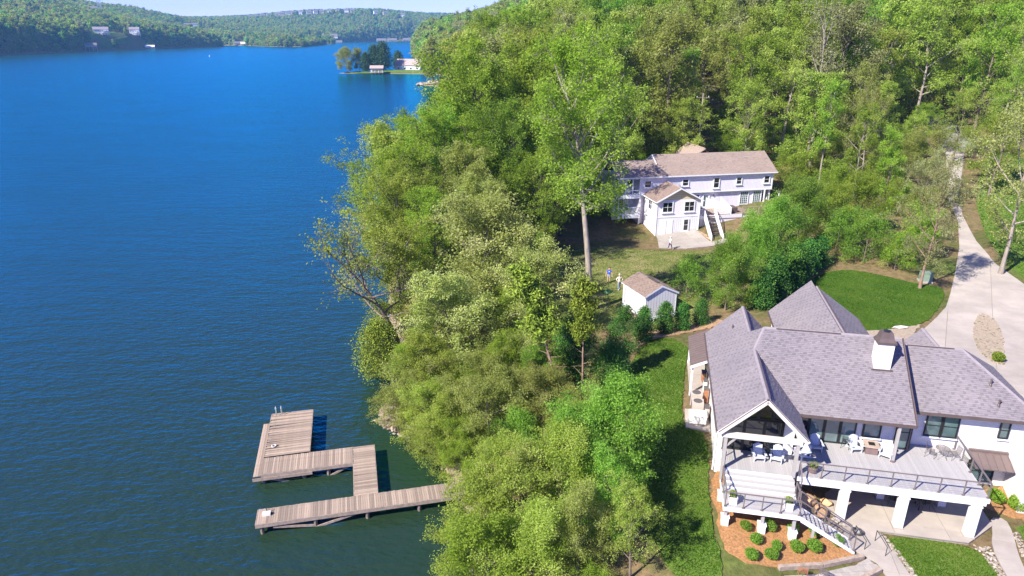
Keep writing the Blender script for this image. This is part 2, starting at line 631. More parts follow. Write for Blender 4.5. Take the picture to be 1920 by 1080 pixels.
def inside(poly, x, y):
    r, n = False, len(poly)
    for i in range(n):
        x1, y1 = poly[i]
        x2, y2 = poly[(i + 1) % n]
        if (y1 > y) != (y2 > y) and x < (x2 - x1) * (y - y1) / (y2 - y1) + x1:
            r = not r
    return r


def clip_convex(subject, window):
    """Sutherland-Hodgman: subject polygon cut by a counter-clockwise convex window"""
    out = list(subject)
    for i in range(len(window)):
        ax, ay = window[i]
        bx, by = window[(i + 1) % len(window)]
        src, out = out, []
        if not src:
            return []
        for k in range(len(src)):
            p, q = src[k - 1], src[k]
            dp = (bx - ax) * (p[1] - ay) - (by - ay) * (p[0] - ax)
            dq = (bx - ax) * (q[1] - ay) - (by - ay) * (q[0] - ax)
            if (dp >= 0) != (dq >= 0):
                t = dp / (dp - dq)
                out.append((p[0] + (q[0] - p[0]) * t, p[1] + (q[1] - p[1]) * t))
            if dq >= 0:
                out.append(q)
    return out


def area(poly):
    return 0.5 * sum(poly[i - 1][0] * poly[i][1] - poly[i][0] * poly[i - 1][1] for i in range(len(poly)))


def smooth_poly(pts, closed=True, it=2):
    """Chaikin corner cutting"""
    for _ in range(it):
        out = []
        n = len(pts)
        rng = range(n) if closed else range(n - 1)
        if not closed:
            out.append(pts[0])
        for i in rng:
            p, q = pts[i], pts[(i + 1) % n]
            out.append((p[0] * .75 + q[0] * .25, p[1] * .75 + q[1] * .25))
            out.append((p[0] * .25 + q[0] * .75, p[1] * .25 + q[1] * .75))
        if not closed:
            out.append(pts[-1])
        pts = out
    return pts


# ---------------------------------------------------------------- terrain
SHORE = [(6, -60), (2, 0), (-1, 20), (-1.5, 32), (-2.4, 36), (-4.0, 39.8), (-5.4, 43.5), (-7.8, 46.3), (-10.6, 48.3), (-11.3, 50.5),
         (-10.2, 55), (-11.5, 62), (-14, 72), (-16, 85), (-13.5, 100), (-9, 120), (-11, 150), (-15, 180), (-12, 215), (0, 250),
         (14, 300), (6, 350), (-14, 392), (-36, 418), (-52, 428), (-58, 433), (-59, 445), (-46, 475), (-44, 520), (-62, 545),
         (-84, 553), (-110, 556), (-132, 556), (-138, 561), (-130, 572), (-104, 588), (-78, 606), (-72, 650), (-100, 750),
         (-135, 1000), (-203, 1500), (-270, 2000), (-340, 2500), (-372, 2760), (-480, 2640), (-575, 2380), (-512, 2080),
         (-470, 1640), (-540, 1640), (-660, 1780), (-760, 1850), (-830, 1900), (-660, 1660), (-700, 1500), (-715, 1330), (-728, 1160), (-733, 1033),
         (-740, 880), (-760, 600), (-800, 200), (-850, -300), (-400, -500), (6, -300)]

# inland heights: x, y, z
HTS = [(7.5, 61.5, 4.7), (10.6, 70, 4.2), (12, 67.5, 4.4), (14, 62, 4.8), (12.4, 57.4, 4.35), (15.6, 58.4, 4.4), (20, 86, 3.0), (27, 88, 3.0), (22, 92, 3.0), (15, 80, 3.5),
       (22, 76, 4.4), (14, 95, 3.2), (6, 84, 3.4), (25, 112, 6.5), (40, 112, 7.5), (44, 100, 6.8), (34, 86, 4.6), (30, 78, 5.2),
       (3, 55, 3.6), (4, 48, 3.6), (0, 44, 2.2), (2, 38, 2.8), (6, 40, 3.7), (5, 32, 3.2), (9, 33, 3.8), (11.5, 31.6, 4.0), (8.5, 28, 3.2),
       (12, 28.5, 3.5), (16, 28.5, 3.3), (19, 30, 3.28), (21, 31.5, 3.3), (26, 30.5, 3.3), (28, 33, 3.3), (31, 34, 3.3), (20.8, 28, 3.2), (26.5, 27, 3.1),
       (14, 20, 2.6), (30, 24, 3.0), (20, 35, 3.3), (26, 35, 3.3), (12.0, 40.5, 4.85), (13.8, 48, 5.2), (15, 53, 5.6), (9, 44, 4.5), (11, 54, 5.0),
       (20, 53, 5.8), (24, 56, 6.0), (31, 53, 6.0), (35, 58, 6.0), (30, 47, 5.9), (33, 42, 5.9), (39, 56, 6.0), (44, 46, 6.0), (34, 38, 5.6),
       (46, 66, 6.6), (53, 80, 7.2), (61, 93, 8.2), (75, 118, 11), (86, 140, 14), (38, 70, 6.2), (44, 82, 7.0), (50, 95, 7.6),
       (58, 60, 7.2), (70, 60, 9), (52, 40, 6.3), (70, 30, 7), (60, 10, 5), (40, 0, 3), (100, 80, 14), (150, 100, 22), (200, 150, 34),
       (0, 75, 3.5), (0, 100, 4.0), (-5, 88, 3.0), (5, 130, 7), (0, 160, 8.5), (0, 200, 11), (12, 112, 5.5), (20, 130, 8.5), (40, 140, 12), (60, 150, 16),
       (38, 150, 13), (30, 170, 17), (100, 150, 20), (100, 200, 30), (150, 200, 36), (60, 200, 26), (20, 200, 17), (5, 250, 18), (60, 260, 38),
       (120, 270, 44), (20, 320, 22), (80, 350, 50), (180, 330, 60), (60, 420, 40), (-30, 432, 5), (0, 450, 14), (-30, 500, 6), (-50, 560, 2.6), (-90, 565, 2.4),
       (-125, 562, 1.8), (-40, 620, 4), (40, 560, 34), (120, 560, 66), (-60, 700, 12), (-25, 720, 26), (10, 720, 44), (60, 720, 66), (150, 760, 90),
       (-90, 1000, 16), (0, 1000, 50), (-180, 1600, 20), (-60, 1600, 60), (200, 1500, 110), (-300, 2600, 20), (-250, 3000, 70), (300, 2500, 120),
       # across the lake
       (-480, 2900, 84), (-560, 3100, 108), (-420, 3200, 95), (-640, 2900, 98), (-640, 2600, 34), (-700, 3100, 104), (-870, 3000, 97), (-1000, 3000, 86), (-1150, 2900, 62), (-1270, 2800, 60),
       (-560, 2250, 14), (-620, 2150, 12), (-540, 1760, 4), (-580, 1900, 8), (-700, 2200, 22), (-800, 2300, 32), (-860, 2060, 14), (-950, 2100, 26), (-1000, 2400, 48),
       (-800, 1700, 26), (-900, 1800, 42), (-800, 1500, 40), (-900, 1500, 60), (-1050, 1700, 84), (-1200, 2000, 102), (-1150, 2250, 88), (-1250, 1700, 96), (-820, 1300, 38), (-950, 1300, 66),
       (-1150, 1450, 98), (-1350, 1600, 108), (-850, 1050, 48), (-1000, 1100, 78), (-1250, 1250, 104), (-1500, 1500, 118), (-900, 800, 52), (-1100, 800, 86),
       (-1500, 1000, 110), (-900, 400, 40), (-1200, 300, 70), (-2500, 2500, 90), (-2000, 3500, 80), (-800, 4200, 90), (400, 4200, 130), (1500, 3000, 130),
       (1200, 1000, 110), (800, 300, 70), (400, 100, 40), (400, -200, 20), (1500, -300, 60), (-1500, -400, 60)]

_hp = np.array(HTS, dtype=float)
_hk = np.sqrt(((_hp[:, None, :2] - _hp[None, :, :2]) ** 2).sum(-1))
_hA = np.zeros((len(_hp) + 1, len(_hp) + 1))
_hA[:-1, :-1] = _hk
_hA[:-1, -1] = _hA[-1, :-1] = 1
_hw = np.linalg.solve(_hA, np.append(_hp[:, 2], 0))
_sa = np.array(SHORE, dtype=float)
_sb = np.roll(_sa, -1, axis=0)


def shore_dist(x, y):
    """signed distance to the shoreline, positive on land"""
    x, y = np.asarray(x, float), np.asarray(y, float)
    best = np.full(x.shape, 1e9)
    ins = np.zeros(x.shape, bool)
    for (ax, ay), (bx, by) in zip(_sa, _sb):
        dx, dy = bx - ax, by - ay
        t = np.clip(((x - ax) * dx + (y - ay) * dy) / (dx * dx + dy * dy), 0, 1)
        best = np.minimum(best, np.hypot(x - ax - t * dx, y - ay - t * dy))
        if dy != 0:
            c = ((ay > y) != (by > y)) & (x < dx * (y - ay) / dy + ax)
            ins ^= c
    return np.where(ins, -best, best)


def ground(x, y):
    x, y = np.asarray(x, float), np.asarray(y, float)
    shp = x.shape
    xf, yf = x.ravel(), y.ravel()
    h = np.empty(xf.shape)
    for i in range(0, len(xf), 20000):
        k = np.hypot(xf[i:i + 20000, None] - _hp[None, :, 0], yf[i:i + 20000, None] - _hp[None, :, 1])
        h[i:i + 20000] = k @ _hw[:-1] + _hw[-1]
    d = shore_dist(xf, yf)
    h = np.maximum(h, 1.0)
    far = np.clip((np.hypot(xf, yf) - 300) / 600, 0, 1)
    ramp = np.clip(d / (5.0 + 25 * far), 0, 1)
    ramp = ramp * (2 - ramp)
    z = np.where(d > 0, h * ramp + 0.0, np.maximum(0.30 * d, -4.0) - 0.05)
    return z.reshape(shp)


def gz(x, y):
    return float(ground(np.array([x]), np.array([y]))[0])


def axis_steps(spans):
    out = []
    for a, b, s in spans:
        out.extend(np.arange(a, b, s))
    return np.array(out + [spans[-1][1]], dtype=float)


gx = axis_steps([(-3400, -1500, 120), (-1500, -1000, 40), (-1000, -600, 10), (-600, -160, 13), (-160, -24, 4), (-24, 62, 1.0), (62, 130, 3), (130, 400, 14), (400, 2400, 120)])
gy = axis_steps([(-400, 0, 25), (0, 22, 4), (22, 112, 1.0), (112, 220, 3), (220, 660, 9), (660, 900, 30), (900, 1900, 14), (1900, 2600, 24), (2600, 3400, 40), (3400, 4600, 150)])
GX, GY = np.meshgrid(gx, gy)
GZ = ground(GX, GY)
GZ -= 0.03
nx, ny = len(gx), len(gy)
idx = np.arange(nx * ny).reshape(ny, nx)
quads = np.stack([idx[:-1, :-1], idx[:-1, 1:], idx[1:, 1:], idx[1:, :-1]], -1).reshape(-1, 4)
me = np_mesh('ground', np.stack([GX, GY, GZ], -1).reshape(-1, 3), np.full(len(quads), 4), quads.ravel(), smooth=True)
tag(link('ground', me, 'forest_floor'), kind='structure')

wp = [(-4200, -900), (2600, -900), (2600, 5200), (-4200, 5200)]
me = bpy.data.meshes.new('lake')
me.from_pydata([(x, y, 0.0) for x, y in wp], [], [(0, 1, 2, 3)])
tag(link('lake', me, 'lake_water'), kind='structure')


def drape(name, poly, mat, lift=0.03, step=1.0, skirt=0.12, parent=None, kind='structure', zf=None):
    """a sheet that follows the ground inside a plan polygon, with a turned-down edge"""
    zf = zf or ground
    if area(poly) < 0:
        poly = poly[::-1]
    bd = []
    n = len(poly)
    soft = step < 3 and mat in ('lawn', 'lawn_rich', 'yard_grass', 'mulch', 'litter', 'gravel_tan')
    jr = random.Random(n)
    for i in range(n):
        p, q = Vector(poly[i]), Vector(poly[(i + 1) % n])
        k = max(1, int((q - p).length / (0.35 if soft else step)))
        for j in range(k):
            c = p.lerp(q, j / k)
            if soft:                                   # ragged border
                c += Vector((jr.uniform(-0.1, 0.1), jr.uniform(-0.1, 0.1)))
            bd.append(c)
    nb = len(bd)
    xs, ys = [p.x for p in bd], [p.y for p in bd]
    pts = list(bd)
    for x in np.arange(min(xs), max(xs), step):
        for y in np.arange(min(ys), max(ys), step):
            if inside(poly, x, y):
                d = min((bd[i] - Vector((x, y))).length for i in range(0, nb))
                if d > step * 0.4:
                    pts.append(Vector((x, y)))
    res = delaunay_2d_cdt(pts, [(i, (i + 1) % nb) for i in range(nb)], [], 1, 1e-5)
    v2, f2 = res[0], res[2]
    xa, ya = np.array([p.x for p in v2]), np.array([p.y for p in v2])
    za = zf(xa, ya) + lift
    verts = [(x, y, z) for x, y, z in zip(xa, ya, za)]
    faces = [tuple(f) for f in f2]
    if skirt:
        cnt = {}
        for f in faces:
            for i in range(len(f)):
                e = (f[i], f[(i + 1) % len(f)])
                cnt[tuple(sorted(e))] = cnt.get(tuple(sorted(e)), 0) + 1
        low = {}
        extra = []
        for f in faces:
            for i in range(len(f)):
                a, b = f[i], f[(i + 1) % len(f)]
                if cnt[tuple(sorted((a, b)))] == 1:
                    for q in (a, b):
                        if q not in low:
                            low[q] = len(verts)
                            verts.append((verts[q][0], verts[q][1], verts[q][2] - skirt))
                    extra.append((b, a, low[a], low[b]))
        faces += extra
    me = bpy.data.meshes.new(name)
    me.from_pydata(verts, [], faces)
    me.update()
    o = link(name, me, mat, parent)
    if parent is None and kind:
        o['kind'] = kind
    return o


def tiles(name, poly, mat, parent, ang, sx, sy, gap, lift, thick, org=(0, 0), min_a=0.12, zf=None, stagger=0.0):
    """flat pieces with open joints cut from a plan polygon, each an object of its own"""
    zf = zf or gz
    if area(poly) < 0:
        poly = poly[::-1]
    c, s = math.cos(ang), math.sin(ang)
    loc = [((x - org[0]) * c + (y - org[1]) * s, -(x - org[0]) * s + (y - org[1]) * c) for x, y in poly]
    i0, i1 = math.floor(min(p[0] for p in loc) / sx) - 1, math.ceil(max(p[0] for p in loc) / sx) + 1
    j0, j1 = math.floor(min(p[1] for p in loc) / sy) - 1, math.ceil(max(p[1] for p in loc) / sy) + 1
    made = 0
    for j in range(j0, j1):
        off = (j % 2) * stagger * sx
        for i in range(i0, i1):
            w = [(i * sx + gap + off, j * sy + gap), ((i + 1) * sx - gap + off, j * sy + gap), ((i + 1) * sx - gap + off, (j + 1) * sy - gap), (i * sx + gap + off, (j + 1) * sy - gap)]
            q = clip_convex(loc, w)
            if len(q) < 3 or area(q) < min_a * sx * sy:
                continue
            wq = [(x * c - y * s + org[0], x * s + y * c + org[1]) for x, y in q]
            zs = [zf(x, y) + lift for x, y in wq]
            cx, cy_ = sum(p[0] for p in wq) / len(wq), sum(p[1] for p in wq) / len(wq)
            # subdivide the top towards its centre so that it follows the grade
            n = len(wq)
            vs = [(x, y, z) for (x, y), z in zip(wq, zs)] + [(x, y, z - thick) for (x, y), z in zip(wq, zs)] + [(cx, cy_, zf(cx, cy_) + lift)]
            fs = [(k, (k + 1) % n, 2 * n) for k in range(n)] + [((k + 1) % n, k, n + k, n + (k + 1) % n) for k in range(n)]
            me = bpy.data.meshes.new(name)
            me.from_pydata(vs, [], fs)
            link(name, me, mat, parent)
            made += 1
    return made


# ---------------------------------------------------------------- drives, paths, lawns
H1 = (16.48, 33.15)
A1 = R(-12)


def W1(a, b):
    return (H1[0] + a * math.cos(A1) - b * math.sin(A1), H1[1] + a * math.sin(A1) + b * math.cos(A1))


DRIVE = [(75.5, 120), (61.5, 95.0), (56.2, 83.5), (51.0, 74.6), (46.0, 67.0), (42.6, 62.0), (40.3, 58.8), (38.2, 56.6), (36.0, 54.4), (33.9, 52.4), (32.2, 50.0), (31.0, 46.0),
         (34, 40), (39, 34), (58, 34), (60, 50), (56.5, 55.0), (52.0, 58.0), (50.3, 62.8), (51.2, 68.5), (53.8, 76.0), (58.2, 86.0), (63.2, 95.0), (78.2, 119)]
drive = drape('driveway', DRIVE, 'concrete_joint', lift=0.02, step=2.5, skirt=0.0)
tiles('slab', DRIVE, 'concrete', drive, R(-32), 3.4, 3.8, 0.022, 0.075, 0.15, org=(40, 58))
ROAD = [(73.5, 117), (77, 124), (80.5, 134), (82, 142), (86, 142), (84.5, 132), (79.5, 118)]
drape('road', ROAD, 'asphalt', lift=0.10, step=3)

LAWN_BACK = smooth_poly([(25.0, 58.5), (28.0, 63.0), (31.2, 67.5), (35.5, 70.2), (38.6, 67.5), (40.5, 64.6), (42.8, 63.4), (41.0, 60.3), (38.4, 57.4), (36.3, 55.2), (33.5, 54.0), (29.8, 53.6), (26.0, 54.5)], it=2)
drape('lawn', LAWN_BACK, 'lawn_rich', lift=0.05, step=1.2)
GRAVEL = smooth_poly([(25.5, 54.8), (29.8, 53.9), (33.5, 54.2), (36.2, 55.4), (34.6, 53.6), (32.4, 50.8), (30.5, 49.0), (27, 50.0)], it=1)
mat_plain('gravel_tan', (0.33, 0.26, 0.185), 0.95, 0.3, 8, bump=0.7)
drape('gravel_strip', GRAVEL, 'gravel_tan', lift=0.04, step=1.0)
LAWN_SIDE = smooth_poly([W1(-4.2, -5.6), W1(-4.75, -3.0), W1(-4.72, 0.5), W1(-4.6, 5.7), W1(-6.2, 5.9), W1(-6.2, 9.0), W1(-5.9, 15.4), W1(-5.2, 16.4), (14.0, 53.2), (13.2, 54.2), (11.3, 53.2), (9.4, 49.4), (8.6, 46.0), (8.2, 42.0), (7.6, 37.5), (7.6, 33.0), (8.3, 28.5), (9.8, 26.0)], it=1)
drape('lawn', LAWN_SIDE, 'lawn', lift=0.05, step=1.0)
LAWN_FRONT = smooth_poly([W1(4.9, -0.75), W1(9.0, -0.65), W1(9.7, -1.3), W1(9.9, -2.6), W1(10.0, -4.6), W1(6.0, -5.2), W1(5.6, -3.6), W1(5.1, -2.0)], it=1)
drape('lawn', LAWN_FRONT, 'lawn', lift=0.05, step=0.8)
LAWN_RIGHT = smooth_poly([W1(12.6, 1.9), W1(15.0, 2.3), W1(18, 1), W1(18, -4), W1(12.0, -5), W1(12.3, -2.2), W1(12.5, 0.2)], it=1)
drape('lawn', LAWN_RIGHT, 'lawn', lift=0.05, step=1.0)
VERGE = smooth_poly([(51.2, 62.6), (52.8, 58.3), (57, 55.4), (62, 56), (68, 70), (74, 90), (82, 112), (80, 116), (65.2, 94.6), (60.2, 86), (55.2, 76), (52.1, 68.3)], it=1)
drape('lawn', VERGE, 'lawn', lift=0.05, step=2.0)
YARD = smooth_poly([(4.5, 71), (4, 65), (4.5, 60), (6.5, 57.6), (9.5, 57.2), (12.3, 56.6), (17, 58.5), (20, 63), (23, 67), (26, 73), (29, 80), (29.5, 85.5), (19, 85.8), (13, 88), (8, 86), (5.5, 80)], it=2)
drape('yard_grass', YARD, 'yard_grass', lift=0.05, step=1.2)
DOGRUN = [(40.0, 84), (43.5, 92.0), (46.5, 92.5), (46.2, 86), (44.4, 80), (41.0, 79.5)]
drape('yard_grass', DOGRUN, 'yard_grass', lift=0.05, step=1.5)
MULCH = smooth_poly([W1(-4.7, 0.6), W1(-4.4, -1.2), W1(-4.5, -3.0), W1(-3.8, -5.0), W1(-1.2, -4.9), W1(1.2, -3.9), W1(3.2, -2.75), W1(2.4, -2.1), W1(0.8, -1.6), W1(1.0, 2.6), W1(-4.0, 2.8)], it=1)
drape('mulch_bed', MULCH, 'mulch', lift=0.05, step=0.7)
MULCH_R = smooth_poly([W1(10.6, 3.3), W1(12, 4.9), W1(16, 4.9), W1(16, 2.4), W1(13.6, 2.2)], it=1)
drape('mulch_bed', MULCH_R, 'mulch', lift=0.07, step=0.8)
MULCH_SIDE = smooth_poly([(11.2, 53.0), (12.8, 54.2), (15.4, 55.0), (19.5, 56.8), (19.0, 58.4), (14.6, 57.4), (11.8, 56.2), (9.6, 53.6), (9.9, 51.6)], it=1)
drape('mulch_bed', MULCH_SIDE, 'litter', lift=0.07, step=0.8)

# patio under the deck and the two walks
PATIO = [W1(1.9, -0.55), W1(9.3, -0.55), W1(11.2, 1.3), W1(11.2, 4.1), W1(1.2, 4.1), W1(1.2, 1.5)]
flat = lambda x, y: 3.33
patio = drape('patio', PATIO, 'concrete_joint', lift=0.0, step=2, skirt=0.2, zf=lambda x, y: np.full(np.shape(x), 3.34))
tiles('slab', PATIO, 'concrete', patio, A1, 2.9, 2.4, 0.012, 0.06, 0.12, org=W1(2.6, 0.3), zf=flat)
WALK_L = [W1(2.7, -0.56), W1(4.5, -0.56), W1(4.9, -1.4), W1(5.1, -2.6), W1(5.5, -4.6), W1(4.3, -4.9), W1(3.9, -3.2), W1(2.9, -2.5), W1(2.4, -2.4), W1(2.6, -1.6)]
walk = drape('path', WALK_L, 'concrete_joint', lift=0.03, step=1, skirt=0.15)
tiles('slab', WALK_L, 'concrete', walk, A1, 2.2, 1.6, 0.012, 0.11, 0.14, org=W1(2.6, -0.57))
WALK_R = smooth_poly([W1(11.1, 1.0), W1(11.3, 2.0), W1(12.2, 2.2), W1(12.1, 0.9), W1(11.6, -0.9), W1(11.4, -2.4), W1(11.3, -4.8), W1(10.4, -4.8), W1(10.3, -2.4), W1(10.4, -0.6)], it=1)
walk = drape('path', WALK_R, 'concrete_joint', lift=0.03, step=1, skirt=0.15)
tiles('slab', WALK_R, 'concrete', walk, A1, 2.4, 1.5, 0.010, 0.11, 0.14, org=W1(10, 0))
PAVE = [W1(-1.2, -5.4), W1(0.6, -4.75), W1(2.6, -3.7), W1(3.5, -2.95), W1(4.0, -3.6), W1(2.6, -4.6), W1(2.0, -5.5), W1(-1, -6.6)]
pav = drape('paved_terrace', PAVE, 'concrete_joint', lift=0.03, step=1, skirt=0.15)
tiles('paver', PAVE, 'paver', pav, A1 + R(18), 0.42, 0.42, 0.008, 0.09, 0.1, org=W1(0, -5), min_a=0.2, stagger=0.5)

# stones
def rock_mesh(seed, flat=0.65):
    rg = random.Random(seed)
    bm = bmesh.new()
    bmesh.ops.create_icosphere(bm, subdivisions=1, radius=0.5)
    for v in bm.verts:
        v.co *= rg.uniform(0.72, 1.15)
        v.co.z *= flat
        v.co.x *= 1.25
    me = bpy.data.meshes.new('rock')
    bm.to_mesh(me)
    bm.free()
    return me


ROCKS = [rock_mesh(i, 0.45 + 0.1 * (i % 4)) for i in range(8)]


def stones(name, pts, mat, smin, smax, sink=0.12, label=None, cat='stone', group=None, parent=None, rng=None):
    """loose stones as one object of kind stuff (too small to pick apart)"""
    rg = rng or random.Random(len(pts))
    V, F, L, T = [], [], [], []
    off = 0
    base = []
    for m in ROCKS:
        co = np.empty(len(m.vertices) * 3)
        m.vertices.foreach_get('co', co)
        lo = np.empty(len(m.loops), dtype=np.int32)
        m.loops.foreach_get('vertex_index', lo)
        base.append((co.reshape(-1, 3), lo))
    for (x, y) in pts:
        co, lo = base[rg.randrange(len(base))]
        s = rg.uniform(smin, smax)
        a = rg.uniform(0, 6.28)
        c, si = math.cos(a), math.sin(a)
        q = co * s
        q = np.stack([q[:, 0] * c - q[:, 1] * si + x, q[:, 0] * si + q[:, 1] * c + y, q[:, 2] + gz(x, y) + s * sink + 0.03], -1)
        V.append(q)
        L.append(lo + off)
        F.append(np.full(len(lo) // 3, 3))
        T.append(np.full(len(q), rg.random()))
        off += len(q)
    me = np_mesh(name, np.concatenate(V), np.concatenate(F), np.concatenate(L), np.concatenate(T))
    o = link(name, me, mat, parent)
    tag(o, label, cat if parent is None else None, group, 'stuff')
    return o


def scatter_in(poly, n, rg):
    xs, ys = [p[0] for p in poly], [p[1] for p in poly]
    out = []
    while len(out) < n:
        x, y = rg.uniform(min(xs), max(xs)), rg.uniform(min(ys), max(ys))
        if inside(poly, x, y):
            out.append((x, y))
    return out


def mat_stone(name, stops):
    m, nt, b = _new(name)
    at = nt.nodes.new('ShaderNodeAttribute')
    at.attribute_name = 'tint'
    r = _ramp(nt, stops)
    nt.links.new(at.outputs['Fac'], r.inputs[0])
    n = _noise(nt, 5, 4)
    nt.links.new(_mix(nt, 0.35, r.outputs[0], n.outputs[0], 'OVERLAY'), b.inputs['Base Color'])
    b.inputs['Roughness'].default_value = 0.9


mat_stone('river_stone', [(0, (0.18, 0.13, 0.09)), (0.4, (0.32, 0.27, 0.21)), (0.75, (0.42, 0.37, 0.31)), (1, (0.26, 0.18, 0.11))])
mat_stone('island_stone', [(0, (0.09, 0.08, 0.04)), (0.4, (0.20, 0.16, 0.10)), (0.75, (0.29, 0.24, 0.17)), (1, (0.14, 0.14, 0.06))])
mat_stone('bank_stone', [(0, (0.16, 0.11, 0.08)), (0.4, (0.33, 0.24, 0.17)), (0.75, (0.42, 0.32, 0.24)), (1, (0.22, 0.16, 0.12))])


def grass(name, poly, n, label, size=0.075, leaf='blade_green'):
    """short blades standing on a lawn: nobody could count them"""
    rg = np.random.default_rng(n)
    xs, ys = [p[0] for p in poly], [p[1] for p in poly]
    x, y = rg.uniform(min(xs), max(xs), n * 3), rg.uniform(min(ys), max(ys), n * 3)
    ins = np.zeros(len(x), bool)
    for (ax, ay), (bx, by) in zip(poly, poly[1:] + poly[:1]):
        if ay != by:
            ins ^= ((ay > y) != (by > y)) & (x < (bx - ax) * (y - ay) / (by - ay) + ax)
    x, y = x[ins][:n], y[ins][:n]
    n = len(x)
    z = ground(x, y) + 0.045
    c = np.stack([x, y, z], -1)
    a = rg.uniform(0, 6.283, n)
    w = np.stack([np.cos(a), np.sin(a), np.zeros(n)], -1) * (size * 0.45)
    up = np.stack([rg.normal(0, 0.55, n), rg.normal(0, 0.55, n), np.ones(n)], -1) * (size * rg.uniform(0.4, 1.0, n))[:, None]
    v = np.stack([c - w, c + w, c + up], 1).reshape(-1, 3)
    t = np.clip(rg.normal(0.45, 0.22, n) + 0.20 * np.sin(x * 1.1 + y * 0.4) * np.sin(y * 0.9) + 0.16 * np.sin(x * 0.43 - y * 0.71 + 1.3) + 0.10 * np.sin(x * 2.9 + y * 1.7) * np.sin(y * 2.3 - x), 0, 1)
    me = np_mesh(name, v, np.full(n, 3), np.arange(3 * n), np.repeat(t, 3))
    o = link(name, me, leaf)
    return tag(o, label, 'grass', None, 'stuff')


mat_leaf('blade_green', (0.028, 0.072, 0.006), (0.058, 0.115, 0.010), (0.12, 0.165, 0.028), trans=0.3, hue=0.005)
mat_leaf('blade_olive', (0.05, 0.08, 0.012), (0.105, 0.13, 0.026), (0.23, 0.21, 0.08), trans=0.3, hue=0.005)
grass('grass', LAWN_SIDE, 45000, 'mown grass of the side lawn beside the brick house')
grass('grass', LAWN_FRONT, 9000, 'mown grass of the small front lawn')
grass('grass', LAWN_RIGHT, 5000, 'mown grass right of the curved walk')
grass('grass', LAWN_BACK, 30000, 'mown grass of the back lawn', 0.085)
grass('grass', VERGE, 9000, 'rough grass right of the drive', 0.2)
grass('grass', YARD, 15000, 'thin olive grass of the yard round the shed', 0.12, 'blade_olive')

# ---------------------------------------------------------------- roofs and windows shared by the buildings


def shingled(name, poly, mat, parent, course=0.135, tab=0.19, thick=0.02, slab_t=0.14, slab_mat='shingle_cap', seed=1, dark=0.2):
    """a roof plane: a slab and rows of separate lapped tabs. poly: 3-D corners of a convex flat polygon, seen from above counter-clockwise"""
    P = [Vector(p) for p in poly]
    n = (P[1] - P[0]).cross(P[2] - P[1])
    for k in range(1, len(P) - 1):
        n2 = (P[k] - P[0]).cross(P[k + 1] - P[0])
        if n2.length > 1e-4:
            n = n2
            break
    n.normalize()
    if n.z < 0:
        n = -n
        P = P[::-1]
    e = Vector((0, 0, 1)).cross(n).normalized()          # along the eave
    s = n.cross(e).normalized()                          # up the slope
    o = P[0]
    uv = [((p - o).dot(e), (p - o).dot(s)) for p in P]
    sl = MB().slab([p for p in P], slab_t)
    slab = sl.build(name, slab_mat, parent)
    rg = random.Random(seed)
    v0, v1 = min(q[1] for q in uv), max(q[1] for q in uv)
    V, F, Lp, T = [], [], [], []
    rows = int((v1 - v0) / course) + 1
    for r in range(rows):
        b0, b1 = v0 + r * course, min(v1, v0 + (r + 1) * course)
        vm = (b0 + b1) / 2
        xs = []
        for i in range(len(uv)):
            (x1, y1), (x2, y2) = uv[i], uv[(i + 1) % len(uv)]
            if (y1 > vm) != (y2 > vm):
                xs.append(x1 + (x2 - x1) * (vm - y1) / (y2 - y1))
        if len(xs) < 2:
            continue
        xa, xb = min(xs), max(xs)
        col = int(math.floor(xa / tab)) - 1
        while col * tab < xb:
            x = (col + (r % 2) * 0.5) * tab
            w = tab
            col += 1
            l, h = max(x, xa), min(x + w - 0.008, xb)
            if h - l < 0.03:
                continue
            th = thick * rg.uniform(0.7, 1.6)
            drop = rg.uniform(0.0, 0.02)
            q = [o + e * l + s * (b0 - drop) + n * (th + 0.006), o + e * h + s * (b0 - drop) + n * (th + 0.006),
                 o + e * h + s * (b1 + 0.01) + n * 0.006, o + e * l + s * (b1 + 0.01) + n * 0.006,
                 o + e * l + s * (b0 - drop) + n * 0.001, o + e * h + s * (b0 - drop) + n * 0.001]
            k = len(V)
            V.extend(q)
            F.extend([4, 4])
            Lp.extend([k, k + 1, k + 2, k + 3, k + 4, k + 5, k + 1, k])
            t = 0.22 if (col + r * 2) % 5 == 0 and rg.random() < dark * 4 else min(1, max(0, rg.gauss(0.64, 0.10)))
            T.extend([t] * 6)
    me = np_mesh('shingles', np.array([tuple(p) for p in V]), F, Lp, T)
    so = link('shingles', me, mat, slab)
    so['kind'] = 'stuff'
    return slab


def ridge_cap(parent, p, q, w=0.26, mat='shingle_cap', slope=0.7):
    p, q = Vector(p), Vector(q)
    d = (q - p).normalized()
    s = d.cross(Vector((0, 0, 1))).normalized() * w / 2
    dn = Vector((0, 0, -slope * w / 2))
    up = Vector((0, 0, 0.055))
    vs = [p + up, q + up, p + s + dn + up, q + s + dn + up, p - s + dn + up, q - s + dn + up]
    vs += [v - Vector((0, 0, 0.05)) for v in vs]
    m = MB().add(vs, [(0, 1, 3, 2), (1, 0, 4, 5), (2, 3, 9, 8), (5, 4, 10, 11), (0, 2, 8, 6, 10, 4), (1, 5, 11, 7, 9, 3)])
    return m.build('ridge_cap', mat, parent)


